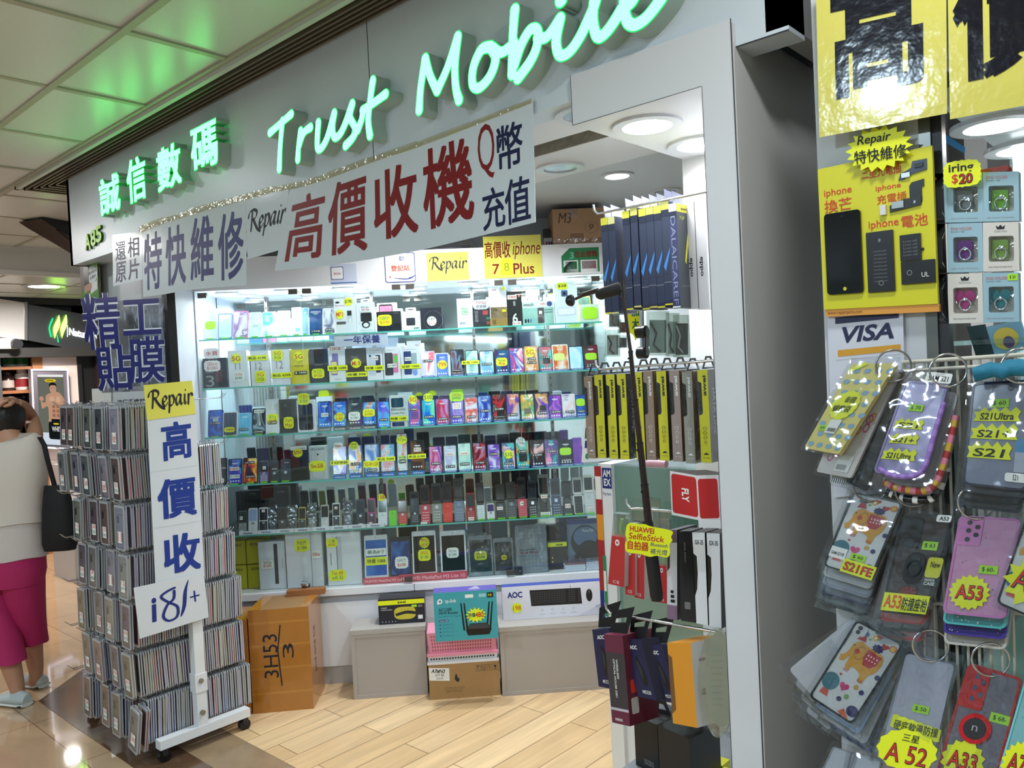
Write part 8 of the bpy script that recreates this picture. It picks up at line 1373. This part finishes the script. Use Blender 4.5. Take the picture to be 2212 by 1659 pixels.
m=MB(); S=cquad(((2098,800),(2225,776),(2230,816),(2105,818)),-.01); m.loft([[S(u,v+.3*sin(2*pi*j/10)*(1 if 0 < i < 6 else .5),.012*cos(2*pi*j/10)) for j in range(10)] for i,(u,v) in enumerate(((0,.4),(.15,.6),(.35,.75),(.5,.5),(.65,.7),(.85,.6),(1.05,.5)))],col((30,120,150),.7,bump=(40,.4))); thing('teal_cloth','crumpled teal cloth tied to the grid above the smoke-blue case','cloth',m)
# elephant cases
CRM = col((206, 208, 206), .35); BLKF = col((22, 22, 24), .25)
def redlab(t,u0,v0,u1,v1,tilt=0.): return lambda S: (lambda q: (q.obox(S,u0,v0,.0015,u1,v1,.0024,YTAG),outline(S,t,u0+.04,v0+.03,u1-.04,v1-.03,.003,q),q)[-1])(MB())
E1 = ((1842, 1062), (1952, 1086), (1881, 1254), (1778, 1222))
pcase(E1,CRM,BLKF,'case with a painted golden elephant and a red-lettered yellow label',[('price_tag',lambda S: price(S,.60,.22,'$ 60',.3,.08)),('model_label',redlab('S21FE',.36,.0,1.02,.17)),('white_label',lambda S: (lambda q: (q.obox(S,.03,.14,.001,.36,.28,.002,WTAG),q.text(S,'SAM-S21FE',.06,.18,.33,.22,.0026,INK,.01),q)[-1])(MB()))],1.1,art=elephant)
under(E1,4,-2,20,((190,192,190),(150,156,170),(60,66,90),(40,42,46)),'clear case in a bag, fanned below the upper elephant case','bagged cases under the upper elephant case')
E2 = ((1851, 1339), (1953, 1392), (1841, 1566), (1747, 1504))
pcase(E2, CRM, BLKF, 'lower elephant case without any label', [], 1.1, art=elephant, cut=(.04, .86, .3, .98, CRM, ((.15, .94), (.15, .89))))
under(E2,3,14,22,((150,170,200),(190,192,196),(60,70,110)),'bagged case fanned below the unlabelled elephant case','bagged cases under the lower elephant case')
for k in range(4):
    S=cquad(((1836+k*4,1338+k*8),(1850,1340+k*10),(1762+k*10,1512+k*22),(1704+k*12,1446+k*30)),.03+.012*k); a,b=MB(),MB(); a.prism(S,rrect(0,0,1,1,.1,.05),-.007,0,col((206,204,206),.35)); b.prism(S,[(-.25,-.08),(1.05,-.06),(1.05,1.04),(-.1,1.04)],.0015,.0019,BAG); thing('phone_case',f'white sleeved case fanned out beside the lower elephant, {ORD[k]} from its back','phone case',[('case_back',a),('clear_bag',b)],'white sleeved cases beside the lower elephant case')
E3 = ((2222, 1100), (2335, 1126), (2262, 1350), (2152, 1302))
pcase(E3,CRM,BLKF,'elephant case cut by the picture edge with a spiky tag',[('price_tag',lambda S: (lambda q: (q.prism(S,star(.5,.3,.55,.26,11,.7),.0015,.0024,YTAG),outline(S,'A53',.15,.2,.9,.42,.003,q),q)[-1])(MB()))],1.08,art=elephant)
# black ring-stand case
def ringstand(S):
    q=MB(); q.prism(S,rrect(.30,.30,.72,.62,.2,.10),.0005,.005,col((34,36,38),.25)); q.frame(S,ell(.51,.46,.17,.085,28),ell(.51,.46,.13,.064,28),.005,.008,col((60,64,66),.2,.8)); q.disc(S,.51,.54,.10,.05,.0056,col((80,82,84),.2,.8)); q.prism(S,ell(.5,.22,.2,.06,8),.0003,.002,col((120,40,44),.3)); return q
pcase(((1953,1107),(2056,1114),(1999,1332),(1902,1322)),col((72,62,62),.2),BLKF,'black and red clear-backed case with an oblong ring stand',[('ring_stand',ringstand),('price_tag',lambda S: price(S,.72,.69,'$ 63',.32,.085)),('new_label',lambda S: (lambda q: (q.prism(S,rrect(.76,.38,1.08,.58,.06,.03),.001,.002,col((206,206,20),.4)),q.text(S,'New',.84,.48,1.04,.54,.0026,INK,.01),q.obox(S,.76,.30,.001,1.08,.38,.002,BLACK),q.text(S,'FASHION',.79,.345,1.0,.37,.0026,WTAG,.01),q.text(S,'CASE',.79,.305,1.02,.338,.0026,WTAG,.02),q)[-1])(MB())),('model_label',lambda S: (lambda q: (q.obox(S,.0,.02,.0015,1.0,.20,.0024,YTAG),q.text(S,'A53',.04,.05,.42,.18,.003,col((206,80,30),.5),.02),q.text(S,'防撞座枱',.44,.04,.98,.17,.003,INK,.01),q)[-1])(MB())),('white_label',lambda S: (lambda q: (q.prism(S,rrect(.72,.93,1.02,1.0,.04,.02),.002,.003,WTAG),q.text(S,'A53',.78,.945,.97,.985,.0036,INK,.02),q)[-1])(MB()))],1.12,(.06,.66,.48,.97,col((40,40,44),.2),()))
under(((1953,1107),(2056,1114),(1999,1332),(1902,1322)),3,-2,18,((196,50,46),(60,56,60),(200,70,80)),'red or dark framed case stacked under the black ring-stand case','cases under the black ring-stand case')
# pink glitter case
def glitter(seed, mats, n=90, v1=.25):
    def f(S):
        q = MB(); r3 = random.Random(seed)
        for k in range(n): u,v=r3.uniform(.08,.92),r3.uniform(.04,.95) ** 2.2 if k % 4 else r3.uniform(.1,.9); s=r3.uniform(.006,.014); q.poly(S,ell(u,v,s,s*.55,6),.0008,r3.choice(mats))
        return q
    return f
SPK = [col((250, 236, 250), .1, .6), col((190, 226, 210), .1, .6), col((236, 190, 220), .1, .6), col((150, 130, 190), .1, .6)]
PNK = col((206, 150, 186), .3); PG = ((2073, 1113), (2206, 1121), (2172, 1338), (2036, 1324))
def bigstar(t,u,v,ra,rb,k=18): return lambda S: (lambda q: (q.prism(S,star(u,v,ra,rb,k,.84),.0015,.0026,YTAG),outline(S,t,u-ra*.66,v-rb*.42,u+ra*.66,v+rb*.42,.0032,q),q)[-1])(MB())
pcase(PG,PNK,col((214,130,190),.25),'pink glitter case with a big yellow starburst',[('glitter',glitter(4,SPK)),('price_tag',lambda S: price(S,.62,.47,'$ 60-',.30,.085)),('price_tag',bigstar('A53',.38,.23,.34,.18))],1.07,(.03,.70,.42,.985,col((214,130,190),.3),((.2,.93),(.2,.85),(.2,.76),(.34,.89),(.33,.81))))
for k,(c_,lb) in enumerate((((90,190,190),'aqua glitter case under the pink glitter case'),((70,50,150),'violet glitter case under the aqua one'),((206,200,190),'cream glitter case lowest under the pink one'))):
    q=[(x+1*k,y+22*(k+1)*(.3 if j < 2 else 1)) for j,(x,y) in enumerate(PG)]; S=cquad(q,.014*(k+1)); a,f_=MB(),MB(); o=rrect(0,0,1,1,.1,.05); i=rrect(.04,.02,.96,.98,.08,.04); a.prism(S,i,-.007,0,col(tuple(int(v*.75) for v in c_),.25)); f_.frame(S,o,i,-.009,.0015,col(c_,.25)); thing('phone_case',lb,'phone case',[('case_back',a),('case_frame',f_),('glitter',glitter(20+k,SPK,60)(S))])
# frosted case
CP9 = ((1955, 1405), (2068, 1433), (2016, 1655), (1895, 1630))
pcase(CP9,col((176,176,190),.35),glass((236,238,242),.6,.12,.05),'frosted clear case with a large yellow scalloped tag',[('price_tag',lambda S: price(S,.56,.50,'$ 50',.30,.075)),('model_tag',lambda S: (lambda q: (q.prism(S,[(.1+.9*k/12,.40-.055*k/12+(.012 if k % 2 else 0)) for k in range(13)]+[(1.0-.9*k/12,.235+.055*k/12-(.012 if k % 2 else 0)) for k in range(13)],.0015,.0024,YTAG),q.text(S,'硬底軟邊防撞',.16,.27,.96,.36,.003,INK,.005),q)[-1])(MB())),('price_tag',lambda S: (lambda q: (q.prism(S,star(.50,.10,.55,.20,13,.92),.003,.004,YTAG),q.text(S,'三星',.38,.18,.68,.25,.0046,INK,.008),outline(S,'A 52',.14,-.03,.88,.15,.0048,q,RINK,.02),q)[-1])(MB()))],1.1)
# red-framed case
RD3 = ((2092, 1432), (2208, 1466), (2150, 1700), (2022, 1668))
def magnet(S):
    q=MB(); q.frame(S,ell(.44,.46,.28,.135,32),ell(.44,.46,.20,.096,32),0,.004,col((190,30,34),.25)); q.prism(S,ell(.44,.46,.19,.09,32),.0005,.005,col((80,78,80),.2,.7)); q.text(S,'n',.39,.44,.49,.49,.0056,GREY); return q
pcase(RD3,col((122,118,128),.25),col((200,34,38),.25),'red-framed clear case with a round magnet ring and a yellow star',[('ring_stand',magnet),('price_tag',lambda S: price(S,.80,.60,'$ 68-',.34,.085)),('price_tag',bigstar('A33',.38,.16,.38,.19,14))],1.05,(.03,.62,.46,.985,col((200,34,38),.25),((.24,.91),(.24,.81),(.24,.71),(.37,.87),(.37,.76)),col((90,84,110),.1)))
pcase(((2222,1440),(2330,1470),(2270,1720),(2150,1690)),col((120,176,180),.3),col((120,200,206),.25),'aqua glitter case in the lower corner with a cut-off star',[('glitter',glitter(8,SPK)),('price_tag',bigstar('A73',.35,.2,.36,.2))],0)
for k,(pts,lb) in enumerate(((((1800,1612),(1850,1628),(1810,1740),(1750,1716)),'white bagged case low in the corner under the elephants'),(((1838,1622),(1905,1640),(1880,1750),(1815,1735)),'pale bagged case low between the elephant and the frosted case'))):
    pcase(pts, col((196, 196, 202), .35), col((150, 152, 160), .3), lb, [], 1.12, dy=.03)
